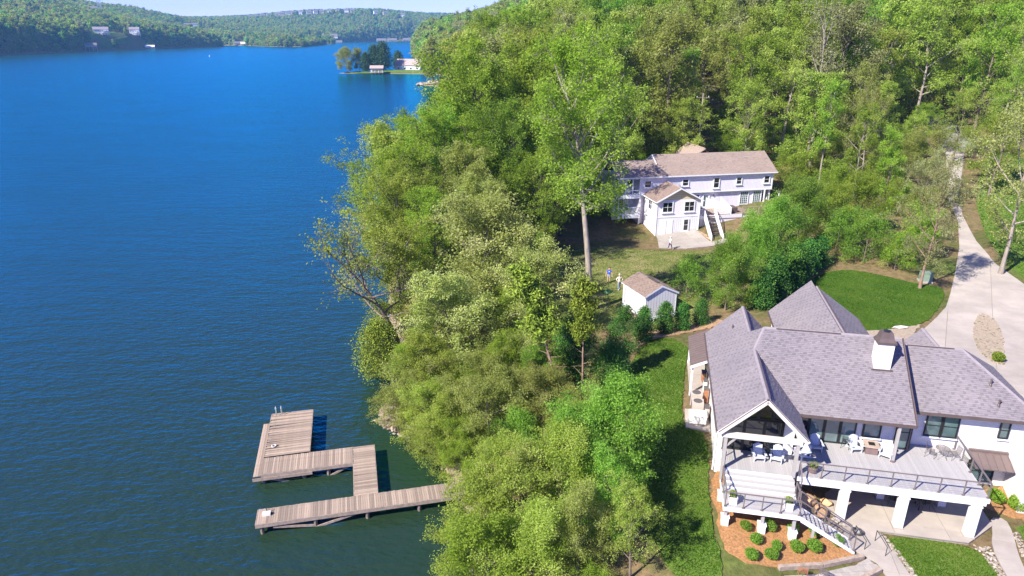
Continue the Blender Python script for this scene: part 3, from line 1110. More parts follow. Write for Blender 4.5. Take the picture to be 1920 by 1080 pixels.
def window(parent, axis, c0, c1, z0, z1, face, sgn=-1, frame='dark_frame', glass='glass', nx=1, nz=1, fw=0.06, depth=0.08, sill=None, name='window', proud=0.03, bars=0.035):
    """a window standing in a wall. axis 'x': the wall runs along local x at y=face, looking towards sgn*y"""
    def bx(m, a0, a1, d0, d1, q0, q1):
        d0, d1 = sorted((face + sgn * d0, face + sgn * d1))
        if axis == 'x':
            m.box(a0, a1, d0, d1, q0, q1)
        else:
            m.box(d0, d1, a0, a1, q0, q1)
    fr = MB()
    bx(fr, c0, c1, -0.02, proud + depth, z0, z0 + fw)
    bx(fr, c0, c1, -0.02, proud + depth, z1 - fw, z1)
    bx(fr, c0, c0 + fw, -0.02, proud + depth, z0 + fw, z1 - fw)
    bx(fr, c1 - fw, c1, -0.02, proud + depth, z0 + fw, z1 - fw)
    w = fr.build(name, frame, parent)
    ws, hs = (c1 - c0 - 2 * fw) / nx, (z1 - z0 - 2 * fw) / nz
    for i in range(nx):
        for j in range(nz):
            g = MB()
            a0, q0 = c0 + fw + i * ws, z0 + fw + j * hs
            bx(g, a0 + (bars / 2 if i else 0), a0 + ws - (bars / 2 if i < nx - 1 else 0), 0.0, proud + 0.015, q0 + (bars / 2 if j else 0), q0 + hs - (bars / 2 if j < nz - 1 else 0))
            g.build('pane', glass, w)
    for i in range(1, nx):
        m = MB()
        x = c0 + fw + i * ws
        bx(m, x - bars / 2, x + bars / 2, -0.01, proud + depth * 0.7, z0 + fw, z1 - fw)
        m.build('mullion', frame, w)
    for j in range(1, nz):
        m = MB()
        z = z0 + fw + j * hs
        bx(m, c0 + fw, c1 - fw, -0.012, proud + depth * 0.6, z - bars / 2, z + bars / 2)
        m.build('glazing_bar', frame, w)
    if sill:
        m = MB()
        bx(m, c0 - 0.06, c1 + 0.06, -0.02, proud + depth + 0.06, z0 - 0.08, z0 - 0.002)
        m.build('sill', sill, w)
    return w


# ---------------------------------------------------------------- the white brick house
H = empty('brick_house', (*H1, 0), A1, 'white painted brick house with mauve shingle roofs and a raised deck', 'house')
Z0, ZF, ZE = 3.2, 6.0, 8.6
B = 'white_brick'
box('wall', B, H, -4.35, -4.05, 2.1, 13.2, 3.2, 8.75)                 # wing, lake side
box('wall', B, H, -4.05, -0.05, 12.9, 13.2, 4.5, 8.6)
MB().slab([(-4.3, 13.2, 8.6), (-0.2, 13.2, 8.6), (-2.25, 13.2, 10.7)], 0.3, (0, -1, 0)).build('gable_wall', B, H)
box('wall', B, H, -4.05, 0.0, 2.12, 2.38, 3.2, 6.0)                   # under the glass of the porch
box('wall', B, H, 0.0, 7.0, 4.15, 4.45, 3.2, 5.95)                    # lower storey under the deck
box('wall', B, H, -0.3, 0.0, 2.38, 4.15, 3.2, 8.6)
box('wall', B, H, 6.7, 7.0, 4.45, 5.0, 3.2, 8.55)
box('wall', B, H, 7.0, 13.9, 5.0, 5.3, 3.2, 8.72)                     # sunlit right wall
box('wall', B, H, 13.6, 13.9, 5.3, 11.5, 3.2, 8.6)
box('wall', B, H, 0.9, 1.2, 12.5, 19.0, 4.5, 8.7)                     # rear wing
box('wall', B, H, 6.7, 7.0, 12.5, 19.0, 4.5, 8.7)
box('wall', B, H, 1.2, 6.7, 18.7, 19.0, 4.5, 8.6)
MB().slab([(0.95, 19.0, 8.6), (6.95, 19.0, 8.6), (3.95, 19.0, 10.8)], 0.3, (0, -1, 0)).build('gable_wall', B, H)
box('wall', B, H, 13.1, 13.5, 2.9, 4.99, 3.2, 7.2)                    # jog at the right edge
# main wall over the deck between the doors
for a0, a1, q0, q1 in ((0.0, 0.28, 5.95, 8.6), (3.95, 4.3, 5.95, 8.6), (5.35, 6.15, 5.95, 8.6), (4.3, 5.35, 5.95, 6.65), (4.3, 5.35, 8.35, 8.6), (0.28, 3.95, 8.42, 8.6), (6.15, 7.0, 8.42, 8.6), (6.15, 7.0, 5.95, 6.1)):
    box('wall', B, H, a0, a1, 4.15, 4.45, q0, q1)

# roof
RO = empty('roof', (0, 0, 0))
RO.parent = H
S = 'shingle_mauve'
shingled('roof_plane', [(-4.7, -0.35, 8.6), (-2.25, -0.35, 11.0), (-2.25, 13.6, 11.0), (-4.7, 13.6, 8.6)], S, H, seed=1)
shingled('roof_plane', [(0.2, -0.35, 8.6), (0.2, 2.65, 8.6), (-2.25, 6.08, 11.0), (-2.25, -0.35, 11.0)], S, H, seed=2)
shingled('roof_plane', [(-2.25, 9.0, 11.0), (0.2, 12.4, 8.6), (0.2, 13.6, 8.6), (-2.25, 13.6, 11.0)], S, H, seed=3)
shingled('roof_plane', [(0.2, 2.65, 8.6), (6.6, 2.65, 8.6), (6.6, 7.5, 12.0), (-1.6, 7.5, 12.0), (-2.25, 6.08, 11.0)], S, H, seed=4)
shingled('roof_plane', [(6.6, 12.35, 8.6), (0.2, 12.35, 8.6), (-2.25, 8.93, 11.0), (-1.6, 7.5, 12.0), (6.6, 7.5, 12.0)], S, H, seed=5)
shingled('roof_plane', [(-2.25, 8.93, 11.0), (-2.25, 6.08, 11.0), (-1.6, 7.5, 12.0)], S, H, seed=6)
shingled('roof_plane', [(6.6, 4.45, 8.6), (14.2, 4.45, 8.6), (10.4, 8.1, 11.34), (6.6, 8.1, 11.34)], S, H, seed=7)
shingled('roof_plane', [(14.2, 4.45, 8.6), (14.2, 11.75, 8.6), (10.4, 8.1, 11.34)], S, H, seed=8)
shingled('roof_plane', [(14.2, 11.75, 8.6), (6.6, 11.75, 8.6), (6.6, 8.1, 11.34), (10.4, 8.1, 11.34)], S, H, seed=9)
shingled('roof_plane', [(0.6, 19.25, 8.6), (0.6, 12.45, 8.6), (3.0, 8.9, 11.0), (3.95, 7.6, 11.0), (3.95, 19.25, 11.0)], S, H, seed=10)
shingled('roof_plane', [(7.3, 12.0, 8.6), (7.3, 19.25, 8.6), (3.95, 19.25, 11.0), (3.95, 7.9, 11.0)], S, H, seed=11)
shingled('roof_plane', [(8.0, 11.6, 9.6), (9.4, 9.0, 11.0), (9.4, 12.0, 11.0), (8.0, 12.0, 9.6)], S, H, seed=12)
shingled('roof_plane', [(10.8, 11.6, 9.6), (10.8, 12.0, 9.6), (9.4, 12.0, 11.0), (9.4, 9.0, 11.0)], S, H, seed=13)
bpy.data.objects.remove(RO)
for p, q in (((-2.25, -0.35, 11.0), (-2.25, 6.0, 11.0)), ((-2.25, 9.0, 11.0), (-2.25, 13.6, 11.0)), ((-1.6, 7.5, 12.0), (6.6, 7.5, 12.0)), ((-2.25, 6.08, 11.0), (-1.6, 7.5, 12.0)),
             ((6.62, 8.1, 11.34), (10.4, 8.1, 11.34)), ((10.4, 8.1, 11.34), (14.2, 4.45, 8.6)), ((3.95, 8.6, 11.0), (3.95, 19.25, 11.0)), ((9.4, 9.0, 11.0), (9.4, 12.0, 11.0)),
             ((10.4, 8.1, 11.34), (14.2, 11.75, 8.6))):
    ridge_cap(H, p, q)
# dark ridge vents beside the caps
for p, q in (((-2.13, -0.1, 10.99), (-2.13, 5.2, 10.99)), ((-0.9, 7.38, 12.03), (3.0, 7.38, 12.03)), ((7.2, 8.0, 11.37), (9.9, 8.0, 11.37)), ((4.07, 9.9, 11.0), (4.07, 18.6, 11.0)), ((-2.13, 9.8, 10.99), (-2.13, 13.2, 10.99))):
    MB().bar(p, q, 0.06, 0.05).build('ridge_vent', 'bronze_metal', H)
# fascias and gutters
for p, q in (((0.22, 2.60, 8.52), (6.64, 2.60, 8.52)), ((6.62, 4.40, 8.52), (14.2, 4.40, 8.52)), ((-4.75, -0.33, 8.52), (-4.75, 13.6, 8.52)), ((0.56, 12.6, 8.52), (0.56, 19.2, 8.52)), ((7.35, 12.3, 8.52), (7.35, 19.2, 8.52))):
    MB().bar(p, q, 0.11, 0.15).build('gutter', 'bronze_metal', H)
MB().bar((6.66, 2.62, 8.54), (6.66, 7.5, 11.95), 0.07, 0.24).build('rake_board', 'bronze_metal', H)
MB().slab([(6.55, 4.6, 8.6), (6.55, 7.5, 11.85), (6.55, 8.1, 11.4)], 0.1, (-1, 0, 0)).build('gable_wall', B, H)
MB().box(0.25, 6.6, 2.68, 4.14, 8.40, 8.46).build('soffit', 'bronze_metal', H)
MB().box(6.7, 14.0, 4.5, 4.98, 8.42, 8.47).build('soffit', 'white_trim', H)
# gable of the porch: rake boards, boarded soffit, tie beam, glass behind
for a, c in ((-4.7, -1), (0.2, 1)):
    MB().bar((a, -0.39, 8.46), (-2.25, -0.39, 10.86), 0.06, 0.26).build('rake_board', 'cream_timber', H)
    MB().bar((a - 0.02 * c, -0.40, 8.60), (-2.25, -0.40, 11.0), 0.05, 0.05).build('drip_edge', 'bronze_metal', H)
n_s = 6
for k in range(n_s):                                                  # soffit panels under the open gable
    f0, f1 = k / n_s, (k + 1) / n_s - 0.02
    for a, sg in ((-4.6, 1), (0.1, -1)):
        x0, x1 = a + sg * 2.3 * f0, a + sg * 2.3 * f1
        z0_, z1_ = 8.46 + 2.25 * f0, 8.46 + 2.25 * f1
        MB().slab([(x0, -0.34, z0_ - 0.06), (x1, -0.34, z1_ - 0.06), (x1, 2.1, z1_ - 0.06), (x0, 2.1, z0_ - 0.06)], 0.04).build('soffit_panel', 'cream_timber', H)
box('tie_beam', 'cream_timber', H, -4.45, -0.05, -0.26, 0.02, 8.20, 8.46)
box('cross_beam', 'cream_timber', H, -4.45, -4.27, 0.02, 2.1, 8.22, 8.46)
box('cross_beam', 'cream_timber', H, -0.25, -0.07, 0.02, 2.1, 8.22, 8.46)
MB().slab([(-3.25, 2.12, 9.75), (-1.25, 2.12, 9.75), (-2.25, 2.12, 10.7)], 0.1, (0, 1, 0)).build('gable_boarding', 'siding_timber', H)
for x0, x1, z0, z1, nn in ((-4.05, -2.9, 6.05, 8.25, 1), (-2.9, -1.75, 6.05, 8.25, 1), (-1.75, -0.65, 6.05, 8.25, 1)):
    window(H, 'x', x0, x1, z0, z1, 2.12, -1, 'dark_frame', 'glass_dark', 1, 1, fw=0.08, name='glass_door')
box('wall', B, H, -0.65, 0.0, 2.12, 2.38, 6.0, 8.3)
for x0, x1, zt in ((-4.0, -3.1, 9.0), (-3.1, -2.2, 9.72), (-2.2, -1.35, 9.72), (-1.35, -0.5, 9.0)):
    window(H, 'x', x0, x1, 8.3, zt, 2.12, -1, 'dark_frame', 'glass_dark', 1, 1, fw=0.07, name='transom_window')
for px_, b_, z0 in ((-4.2, -0.12, 5.3), (-0.26, -0.12, 6.0)):
    box('porch_post', 'taupe_paint', H, px_ - 0.09, px_ + 0.09, b_ - 0.09, b_ + 0.09, z0, 8.2)
    sg = 1 if px_ < -2 else -1
    MB().bar((px_ + 0.05 * sg, b_, 7.55), (px_ + 0.6 * sg, b_, 8.19), 0.09).build('knee_brace', 'taupe_paint', H)
box('porch_post', 'taupe_paint', H, 5.72, 5.88, 2.66, 2.82, 6.0, 8.42)
MB().lathe([(0.17, 6.0), (0.17, 6.09), (0.11, 6.10)], 5.8, 2.74, 14).build('post_base', 'mauve_metal', H)
# doors and windows over the deck
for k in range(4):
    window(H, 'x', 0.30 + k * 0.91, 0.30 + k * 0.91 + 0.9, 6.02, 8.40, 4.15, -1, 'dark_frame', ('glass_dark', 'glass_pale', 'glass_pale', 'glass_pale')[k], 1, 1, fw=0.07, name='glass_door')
window(H, 'x', 4.32, 5.33, 6.67, 8.33, 4.15, -1, 'dark_frame', 'glass_pale', 1, 1, fw=0.07, sill='white_trim')
window(H, 'x', 6.17, 6.98, 6.12, 8.40, 4.15, -1, 'dark_frame', 'glass', 1, 2, fw=0.06)
window(H, 'y', 4.18, 4.96, 6.12, 8.40, 7.0, 1, 'dark_frame', 'glass', 1, 2, fw=0.06)
for k in range(2):
    window(H, 'x', 8.02 + k * 0.93, 8.93 + k * 0.93, 6.72, 8.25, 5.0, -1, 'dark_frame', 'glass', 1, 2, fw=0.07, sill='white_trim')
window(H, 'x', 12.05, 12.6, 7.05, 8.2, 5.0, -1, 'dark_frame', 'glass', 1, 2, fw=0.06, sill='white_trim')
window(H, 'x', 10.9, 12.4, 3.9, 5.35, 5.0, -1, 'dark_frame', 'glass', 2, 2, fw=0.07, sill='white_trim')
# lower storey doors in the shade of the deck
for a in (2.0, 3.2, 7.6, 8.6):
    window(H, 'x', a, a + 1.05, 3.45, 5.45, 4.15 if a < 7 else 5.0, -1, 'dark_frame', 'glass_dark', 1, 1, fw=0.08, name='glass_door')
# the little metal roof over the lower window
aw = MB()
aw.slab([(10.75, 4.98, 6.05), (10.75, 3.75, 5.55), (12.85, 3.75, 5.55), (12.85, 4.98, 6.05)], 0.06)
awo = aw.build('window_hood', 'mauve_metal', H)
for k in range(6):
    x = 10.77 + k * 0.412
    MB().bar((x, 4.97, 6.07), (x, 3.75, 5.57), 0.03, 0.05).build('standing_seam', 'mauve_metal', awo)
box('flashing', 'mauve_metal', awo, 10.72, 12.88, 4.86, 4.985, 6.04, 6.16)
for x in (10.85, 12.72):
    MB().bar((x, 4.96, 5.1), (x, 4.0, 5.6), 0.06).build('bracket', 'bronze_metal', awo)
# metal roof over the side door on the lake side
sd = MB().slab([(-5.85, 15.2, 7.55), (-5.85, 10.1, 7.55), (-4.38, 10.1, 8.25), (-4.38, 15.2, 8.25)], 0.10).build('side_porch_roof', 'mauve_metal', H)
for k in range(14):
    y = 10.15 + k * 0.38
    MB().bar((-5.84, y, 7.57), (-4.38, y, 8.27), 0.03, 0.05).build('standing_seam', 'mauve_metal', sd)
MB().slab([(-5.83, 10.08, 7.45), (-4.38, 10.08, 8.15), (-4.38, 10.08, 7.95), (-5.83, 10.08, 7.25)], 0.04, (0, 1, 0)).build('fascia', 'white_trim', sd)
for y in (10.35, 14.9):
    box('post', 'white_trim', sd, -5.72, -5.58, y - 0.07, y + 0.07, 4.9, 7.4)
# chimney
CH = MB().box(4.68, 5.62, 5.52, 6.30, 10.3, 12.35).build('chimney', B, H)
cp = MB().box(4.60, 5.70, 5.44, 6.38, 12.35, 12.47)
q0 = [(4.63, 5.47), (5.67, 5.47), (5.67, 6.35), (4.63, 6.35)]
q1 = [(4.85, 5.68), (5.45, 5.68), (5.45, 6.24), (4.85, 6.24)]
ring = [(x, y, 12.47) for x, y in q0] + [(x * 0.45 + a * 0.55, y * 0.45 + b * 0.55, 12.66) for (x, y), (a, b) in zip(q0, q1)] + [(x, y, 13.02) for x, y in q1]
cp.add(ring, [(i, (i + 1) % 4, 4 + (i + 1) % 4, 4 + i) for i in range(4)] + [(4 + i, 4 + (i + 1) % 4, 8 + (i + 1) % 4, 8 + i) for i in range(4)] + [(8, 9, 10, 11)])
cpo = cp.build('chimney_cap', 'bronze_metal', CH)
MB().lathe([(0.17, 13.0), (0.19, 13.06), (0.19, 13.08)], 5.15, 5.96, 12).build('flue', 'black_metal', CH)
# flashing at the foot, roof vents
MB().bar((4.55, 5.46, 10.61), (5.75, 5.46, 10.61), 0.05, 0.16).build('flashing', 'bronze_metal', CH)
for a, b in ((11.55, 6.2), (11.75, 5.15)):
    z = 8.6 + 0.75 * (b - 4.45)
    MB().lathe([(0.13, z - 0.12), (0.08, z + 0.06), (0.05, z + 0.12), (0.05, z + 0.34), (0.07, z + 0.36), (0.07, z + 0.40)], a, b, 10).build('roof_vent', 'bronze_metal', H)
MB().tube([(-3.1, 11.2, 10.0), (-3.1, 11.2, 10.45)], 0.05, 8).build('roof_vent', 'bronze_metal', H)
# downpipes
for a, b in ((6.95, 4.05), (-4.45, 2.3)):
    MB().bar((a, b, 3.4), (a, b, 8.45), 0.07).build('downpipe', 'white_trim' if a < 0 else 'bronze_metal', H)
box('wall_lamp', 'black_metal', H, 12.72, 12.86, 4.86, 4.99, 5.2, 5.42)

# ---------------------------------------------------------------- the deck
D = empty('timber_deck', (*H1, 0), A1, 'raised pale deck with cable railings on white brick columns', 'deck')


def boards(parent, a0, a1, b0, b1, z, w=0.14, gap=0.006, along='b', mat='deck_board', t=0.03, name='board'):
    """boards laid side by side, one object each, sharing one mesh"""
    if along == 'b':
        n = int(round((a1 - a0) / w))
        w = (a1 - a0) / n
        me = MB().box(gap / 2, w - gap / 2, 0, b1 - b0, -t, 0).mesh(name)
        for k in range(n):
            o = link(name, me, mat, parent)
            o.location = (a0 + k * w, b0, z + ((k * 7919) % 5) * 0.0006)
    else:
        n = int(round((b1 - b0) / w))
        w = (b1 - b0) / n
        me = MB().box(0, a1 - a0, gap / 2, w - gap / 2, -t, 0).mesh(name)
        for k in range(n):
            o = link(name, me, mat, parent)
            o.location = (a0, b0 + k * w, z + ((k * 7919) % 5) * 0.0006)


boards(D, 0.02, 9.96, 0.0, 4.12, 6.0)
boards(D, 7.02, 9.96, 4.125, 4.98, 6.0)
boards(D, -4.1, 0.01, 0.0, 2.08, 6.0)
boards(D, 0.02, 0.28, 2.5, 2.6, 5.97)
box('rim_board', 'white_trim', D, 0.0, 9.98, -0.05, -0.004, 5.72, 5.985)
box('rim_board', 'white_trim', D, 9.962, 10.0, -0.05, 4.98, 5.72, 5.985)
box('rim_board', 'white_trim', D, -4.14, -4.104, 0.0, 2.08, 5.72, 5.985)
box('beam', 'white_trim', D, 0.2, 9.9, 0.0, 0.16, 5.5, 5.715)
box('beam', 'taupe_paint', D, 0.2, 9.9, 2.6, 2.76, 5.5, 5.715)
box('deck_underside', 'taupe_paint', D, 0.02, 9.95, 0.17, 4.1, 5.72, 5.9)
box('deck_underside', 'taupe_paint', D, -4.05, 0.0, 0.05, 2.06, 5.72, 5.9)


def brick_column(a, b, w, z0, z1):
    c = MB()
    c.box(a - w / 2, a + w / 2, b - w / 2, b + w / 2, z0, z1)
    o = c.build('brick_column', B, D)
    box('base', 'concrete', o, a - w / 2 - 0.04, a + w / 2 + 0.04, b - w / 2 - 0.04, b + w / 2 + 0.04, z0 - 0.02, z0 + 0.10)
    box('cap', 'white_trim', o, a - w / 2 - 0.03, a + w / 2 + 0.03, b - w / 2 - 0.03, b + w / 2 + 0.03, z1 - 0.06, z1 + 0.001)


for a in (2.68, 5.78, 9.45):
    brick_column(a, 0.10, 0.46, 3.34, 5.498)
for a in (5.5, 8.9):
    brick_column(a, 2.68, 0.42, 3.34, 5.498)
# wide steps from the porch down to the landing
for k in range(3):
    b1 = -0.012 - 0.32 * k
    z = 6.0 - 0.175 * (k + 1)
    st = MB().box(-4.08, -0.16, b1 - 0.34, b1, z - 0.04, z).build('step', 'deck_board', D)
    box('riser', 'white_trim', D, -4.06, -0.18, b1 - 0.012, b1 + 0.012, z + 0.002, z + 0.135)
box('riser', 'white_trim', D, -4.06, -0.18, -0.99, -0.965, 5.302, 5.433)
boards(D, -4.2, -0.2, -2.72, -0.985, 5.3, along='a')
box('rim_board', 'white_trim', D, -4.2, -0.2, -2.77, -2.724, 5.04, 5.285)
box('rim_board', 'white_trim', D, -4.245, -4.205, -2.77, 0.0, 5.04, 5.285)
box('rim_board', 'white_trim', D, -0.195, -0.155, -2.77, -0.99, 5.04, 5.285)
box('deck_underside', 'taupe_paint', D, -4.15, -0.25, -2.70, -0.4, 5.05, 5.2)
for a, b in ((-4.05, -2.5), (-2.05, -2.5), (-0.4, -2.5), (-4.1, -0.5), (-0.45, -0.5)):
    z = gz(*W1(a, b))
    p = MB().box(a - 0.2, a + 0.2, b - 0.2, b + 0.2, z - 0.25, z + 0.55).build('brick_pier', B, D)
    box('cap', 'white_trim', p, a - 0.23, a + 0.23, b - 0.23, b + 0.23, z + 0.55, z + 0.61)
    box('post', 'taupe_paint', p, a - 0.08, a + 0.08, b - 0.08, b + 0.08, z + 0.61, 5.045)
# stairs down the side
SA0, SA1, SB0, SB1, SN = -0.15, 2.75, -2.72, -1.75, 11
sz1 = 3.42
for k in range(SN):
    f = (k + 0.5) / SN
    a = SA0 + (SA1 - SA0) * f
    z = 5.3 - (5.3 - sz1) * (k + 1) / (SN + 0.3)
    box('tread', 'deck_board', D, a - 0.145, a + 0.145, SB0 + 0.03, SB1 - 0.03, z - 0.045, z)
for b in (SB0, SB1):
    MB().slab([(SA0, b, 5.28), (SA1 + 0.1, b, sz1 + 0.02), (SA1 + 0.1, b, sz1 - 0.16), (SA0, b, 4.95)], 0.045, (0, -1 if b == SB0 else 1, 0)).build('stringer', 'white_trim', D)
box('post', 'taupe_paint', D, 0.55, 0.68, -2.68, -2.55, 3.3, 4.72)


def railing(p, q, z0, z1, n, h=0.95, cables=7, ends=(True, True)):
    """posts, cap rail and cables between two plan points; z0 and z1 are the floor levels at the ends"""
    p, q = Vector((*p, z0)), Vector((*q, z1))
    r = MB().bar(p + Vector((0, 0, h)), q + Vector((0, 0, h)), 0.07, 0.045).build('top_rail', 'rail_metal', D)
    for k in range(n + 1):
        if (k == 0 and not ends[0]) or (k == n and not ends[1]):
            continue
        c = p.lerp(q, k / n)
        MB().bar(c - Vector((0, 0, 0.18)), c + Vector((0, 0, h - 0.025)), 0.055).build('rail_post', 'rail_metal', D)
        MB().box(c.x - 0.07, c.x + 0.07, c.y - 0.07, c.y + 0.07, c.z + 0.003, c.z + 0.03).build('post_foot', 'rail_metal', D)
    for k in range(cables):
        z = 0.1 + k * (h - 0.2) / (cables - 1)
        MB().tube([p + Vector((0, 0, z)), q + Vector((0, 0, z))], 0.005, 4, False).build('cable', 'cable', D)


railing((0.06, 0.07), (9.9, 0.07), 6.0, 6.0, 8)
railing((9.9, 0.07), (9.9, 4.9), 6.0, 6.0, 4, ends=(False, True))
railing((0.06, 0.07), (0.06, -0.9), 6.0, 5.45, 1, ends=(False, True))
railing((-4.15, -2.68), (-0.25, -2.68), 5.3, 5.3, 4)
railing((-4.15, -2.68), (-4.15, -0.2), 5.3, 5.3, 2, ends=(False, True))
railing((-4.06, 0.1), (-4.06, 2.0), 6.0, 6.0, 2)
railing((-0.25, -2.68), (2.8, -2.68), 5.3, sz1 + 0.05, 2, ends=(False, True))
railing((-0.1, -1.78), (2.8, -1.78), 5.3, sz1 + 0.05, 2)
railing((-0.2, -0.95), (-0.2, -1.78), 5.3, 5.3, 1)

# ---------------------------------------------------------------- furniture on the deck
def adirondack(a, b, z, rz, label, group='adirondack chairs on the deck'):
    """slatted chair facing local -y"""
    x, y = W1(a, b)
    t = empty('adirondack_chair', (x, y, z), A1 + rz, label, 'chair', group)
    w = 0.29
    for k in range(5):
        f = k / 4
        o = MB().bar((-w, -0.36 + 0.46 * f, 0.37 - 0.13 * f), (w, -0.36 + 0.46 * f, 0.37 - 0.13 * f), 0.10, 0.022)
        o.build('seat_slat', 'chair_poly', t)
    for k in range(7):
        s = (k - 3) / 3
        top = 0.98 - 0.13 * s * s
        MB().slab([(s * 0.215 - 0.036, 0.10, 0.24), (s * 0.215 + 0.036, 0.10, 0.24), (s * 0.26 + 0.04, 0.36, top), (s * 0.26 - 0.04, 0.36, top)], 0.022, (0, 1, 0.3)).build('back_slat', 'chair_poly', t)
    MB().bar((-0.3, 0.30, 0.62), (0.3, 0.30, 0.62), 0.03, 0.07).build('back_rail', 'chair_poly', t)
    for s in (-1, 1):
        MB().box(s * 0.37 - 0.075, s * 0.37 + 0.075, -0.44, 0.33, 0.52, 0.545).build('arm', 'chair_poly', t)
        MB().box(s * 0.33 - 0.025, s * 0.33 + 0.025, -0.40, -0.30, 0, 0.52).build('front_leg', 'chair_poly', t)
        MB().bar((s * 0.29, -0.40, 0.33), (s * 0.29, 0.52, 0.03), 0.03, 0.12).build('rear_leg', 'chair_poly', t)
        MB().bar((s * 0.34, 0.30, 0.2), (s * 0.34, 0.30, 0.52), 0.05, 0.06).build('arm_support', 'chair_poly', t)
    MB().box(-0.3, 0.3, -0.42, -0.395, 0.27, 0.37).build('front_apron', 'chair_poly', t)
    t.scale = (0.92, 0.92, 0.92)
    return t


adirondack(-2.03, 1.35, 6.0, R(8), 'grey slatted chair under the porch gable, left of the pair')
adirondack(-0.97, 1.40, 6.0, R(-14), 'grey slatted chair under the porch gable, right of the pair')
adirondack(1.52, 3.15, 6.0, R(4), 'grey slatted chair in the shade in front of the glass doors')
adirondack(3.85, 3.55, 6.0, R(14), 'sunlit slatted chair left of the brown fire table')
adirondack(5.55, 3.15, 6.0, R(-28), 'sunlit slatted chair right of the brown fire table')
adirondack(0.62, 2.10, 6.0, R(-60), 'slatted chair half hidden behind the right porch post')

x, y = W1(4.78, 3.55)
t = empty('fire_table', (x, y, 6.0), A1 + R(-4), 'square fire table with tan top between two slatted chairs', 'table')
box('table_top', 'wood_top', t, -0.42, 0.42, -0.42, 0.42, 0.50, 0.56)
box('burner_lid', 'dark_frame', t, -0.18, 0.18, -0.18, 0.18, 0.562, 0.575)
box('base', 'terracotta', t, -0.34, 0.34, -0.34, 0.34, 0.0, 0.498)
x, y = W1(0.93, 0.62)
t = empty('flower_pot', (x, y, 6.0), 0, 'dark round pot of green plants at the deck corner', 'planter')
MB().lathe([(0.16, 0.0), (0.25, 0.06), (0.27, 0.34), (0.24, 0.36), (0.22, 0.33)], n=14).build('pot', 'terracotta', t)


def leaf_cloud(name, mat, parent, n, fn, size, seed=1, up=0.5, tint_fn=None):
    """many leaf-shaped faces spread by fn(rng) -> (n,3) points"""
    rg = np.random.default_rng(seed)
    c = fn(rg, n)
    n = len(c)
    nrm = rg.normal(size=(n, 3)) + np.array([0, 0, up])
    nrm /= np.linalg.norm(nrm, axis=1)[:, None] + 1e-9
    d = np.cross(nrm, rg.normal(size=(n, 3)))
    d /= np.linalg.norm(d, axis=1)[:, None] + 1e-9
    s = np.cross(nrm, d)
    L_ = size * rg.uniform(0.6, 1.3, n)[:, None]
    v = np.stack([c - d * L_ * 0.5, c + s * L_ * 0.32, c + d * L_ * 0.5, c - s * L_ * 0.32], 1).reshape(-1, 3)
    t = np.clip(rg.normal(0.5, 0.2, n) if tint_fn is None else tint_fn(rg, c), 0, 1)
    me = np_mesh(name, v, np.full(n, 4), np.arange(n * 4), np.repeat(t, 4))
    if parent is False:
        me.materials.append(MATS[mat])
        return me
    o = link(name, me, mat, parent)
    o['kind'] = 'stuff'
    return o


def ball(r, z, squash=0.8):
    def f(rg, n):
        p = rg.normal(size=(n, 3))
        p /= np.linalg.norm(p, axis=1)[:, None]
        lump = np.ones(n)
        for _ in range(7):                                   # uneven shoots
            d = rg.normal(size=3)
            d /= np.linalg.norm(d)
            lump += rg.uniform(-0.22, 0.42) * np.clip(p @ d - 0.55, 0, 1) * 2
        p *= (rg.uniform(0.3, 1.0, n) ** 0.5 * lump)[:, None] * r
        p[:, 2] = p[:, 2] * squash + z
        return p
    return f


leaf_cloud('foliage', 'leaf_fresh', t, 220, ball(0.25, 0.5), 0.10, 3)
for a, b, lb in ((-3.72, -2.28, 'square white planter with green plant at the left end of the landing'), (-0.75, -2.2, 'square white planter with green plant at the head of the stairs')):
    x, y = W1(a, b)
    t = empty('planter_box', (x, y, 5.3), A1, lb, 'planter', 'planters on the landing')
    m = MB()
    m.box(-0.21, 0.21, -0.21, 0.21, 0.0, 0.44)
    m.build('box', 'pale_box', t)
    box('rim', 'pale_box', t, -0.24, 0.24, -0.24, 0.24, 0.44, 0.48)
    box('soil', 'plant_soil', t, -0.19, 0.19, -0.19, 0.19, 0.481, 0.49)
    leaf_cloud('foliage', 'leaf_fresh', t, 240, ball(0.24, 0.6, 0.6), 0.10, 5)


def bistro_table(a, b):
    x, y = W1(a, b)
    t = empty('bistro_table', (x, y, 6.0), A1, 'round grey wire-mesh bistro table on the open deck', 'table')
    m = MB()
    for k in range(11):
        s = (k - 5) / 5.5
        c = math.sqrt(1 - s * s) * 0.36
        m.bar((s * 0.36, -c, 0.70), (s * 0.36, c, 0.70), 0.012, 0.012)
    for k in range(11):
        s = (k - 5) / 5.5
        c = math.sqrt(1 - s * s) * 0.36
        m.bar((-c, s * 0.36, 0.712), (c, s * 0.36, 0.712), 0.012, 0.01)
    m.build('mesh_top', 'rail_metal', t)['kind'] = 'stuff'
    MB().tube([(0.37 * math.cos(k * math.pi / 12), 0.37 * math.sin(k * math.pi / 12), 0.70) for k in range(25)], 0.016, 5, False).build('rim', 'rail_metal', t)
    for k in range(4):
        an = k * math.pi / 2 + 0.78
        MB().tube([(0.3 * math.cos(an), 0.3 * math.sin(an), 0.69), (0.12 * math.cos(an), 0.12 * math.sin(an), 0.4), (0.36 * math.cos(an), 0.36 * math.sin(an), 0.0)], 0.014, 5).build('leg', 'rail_metal', t)


bistro_table(8.75, 3.7)


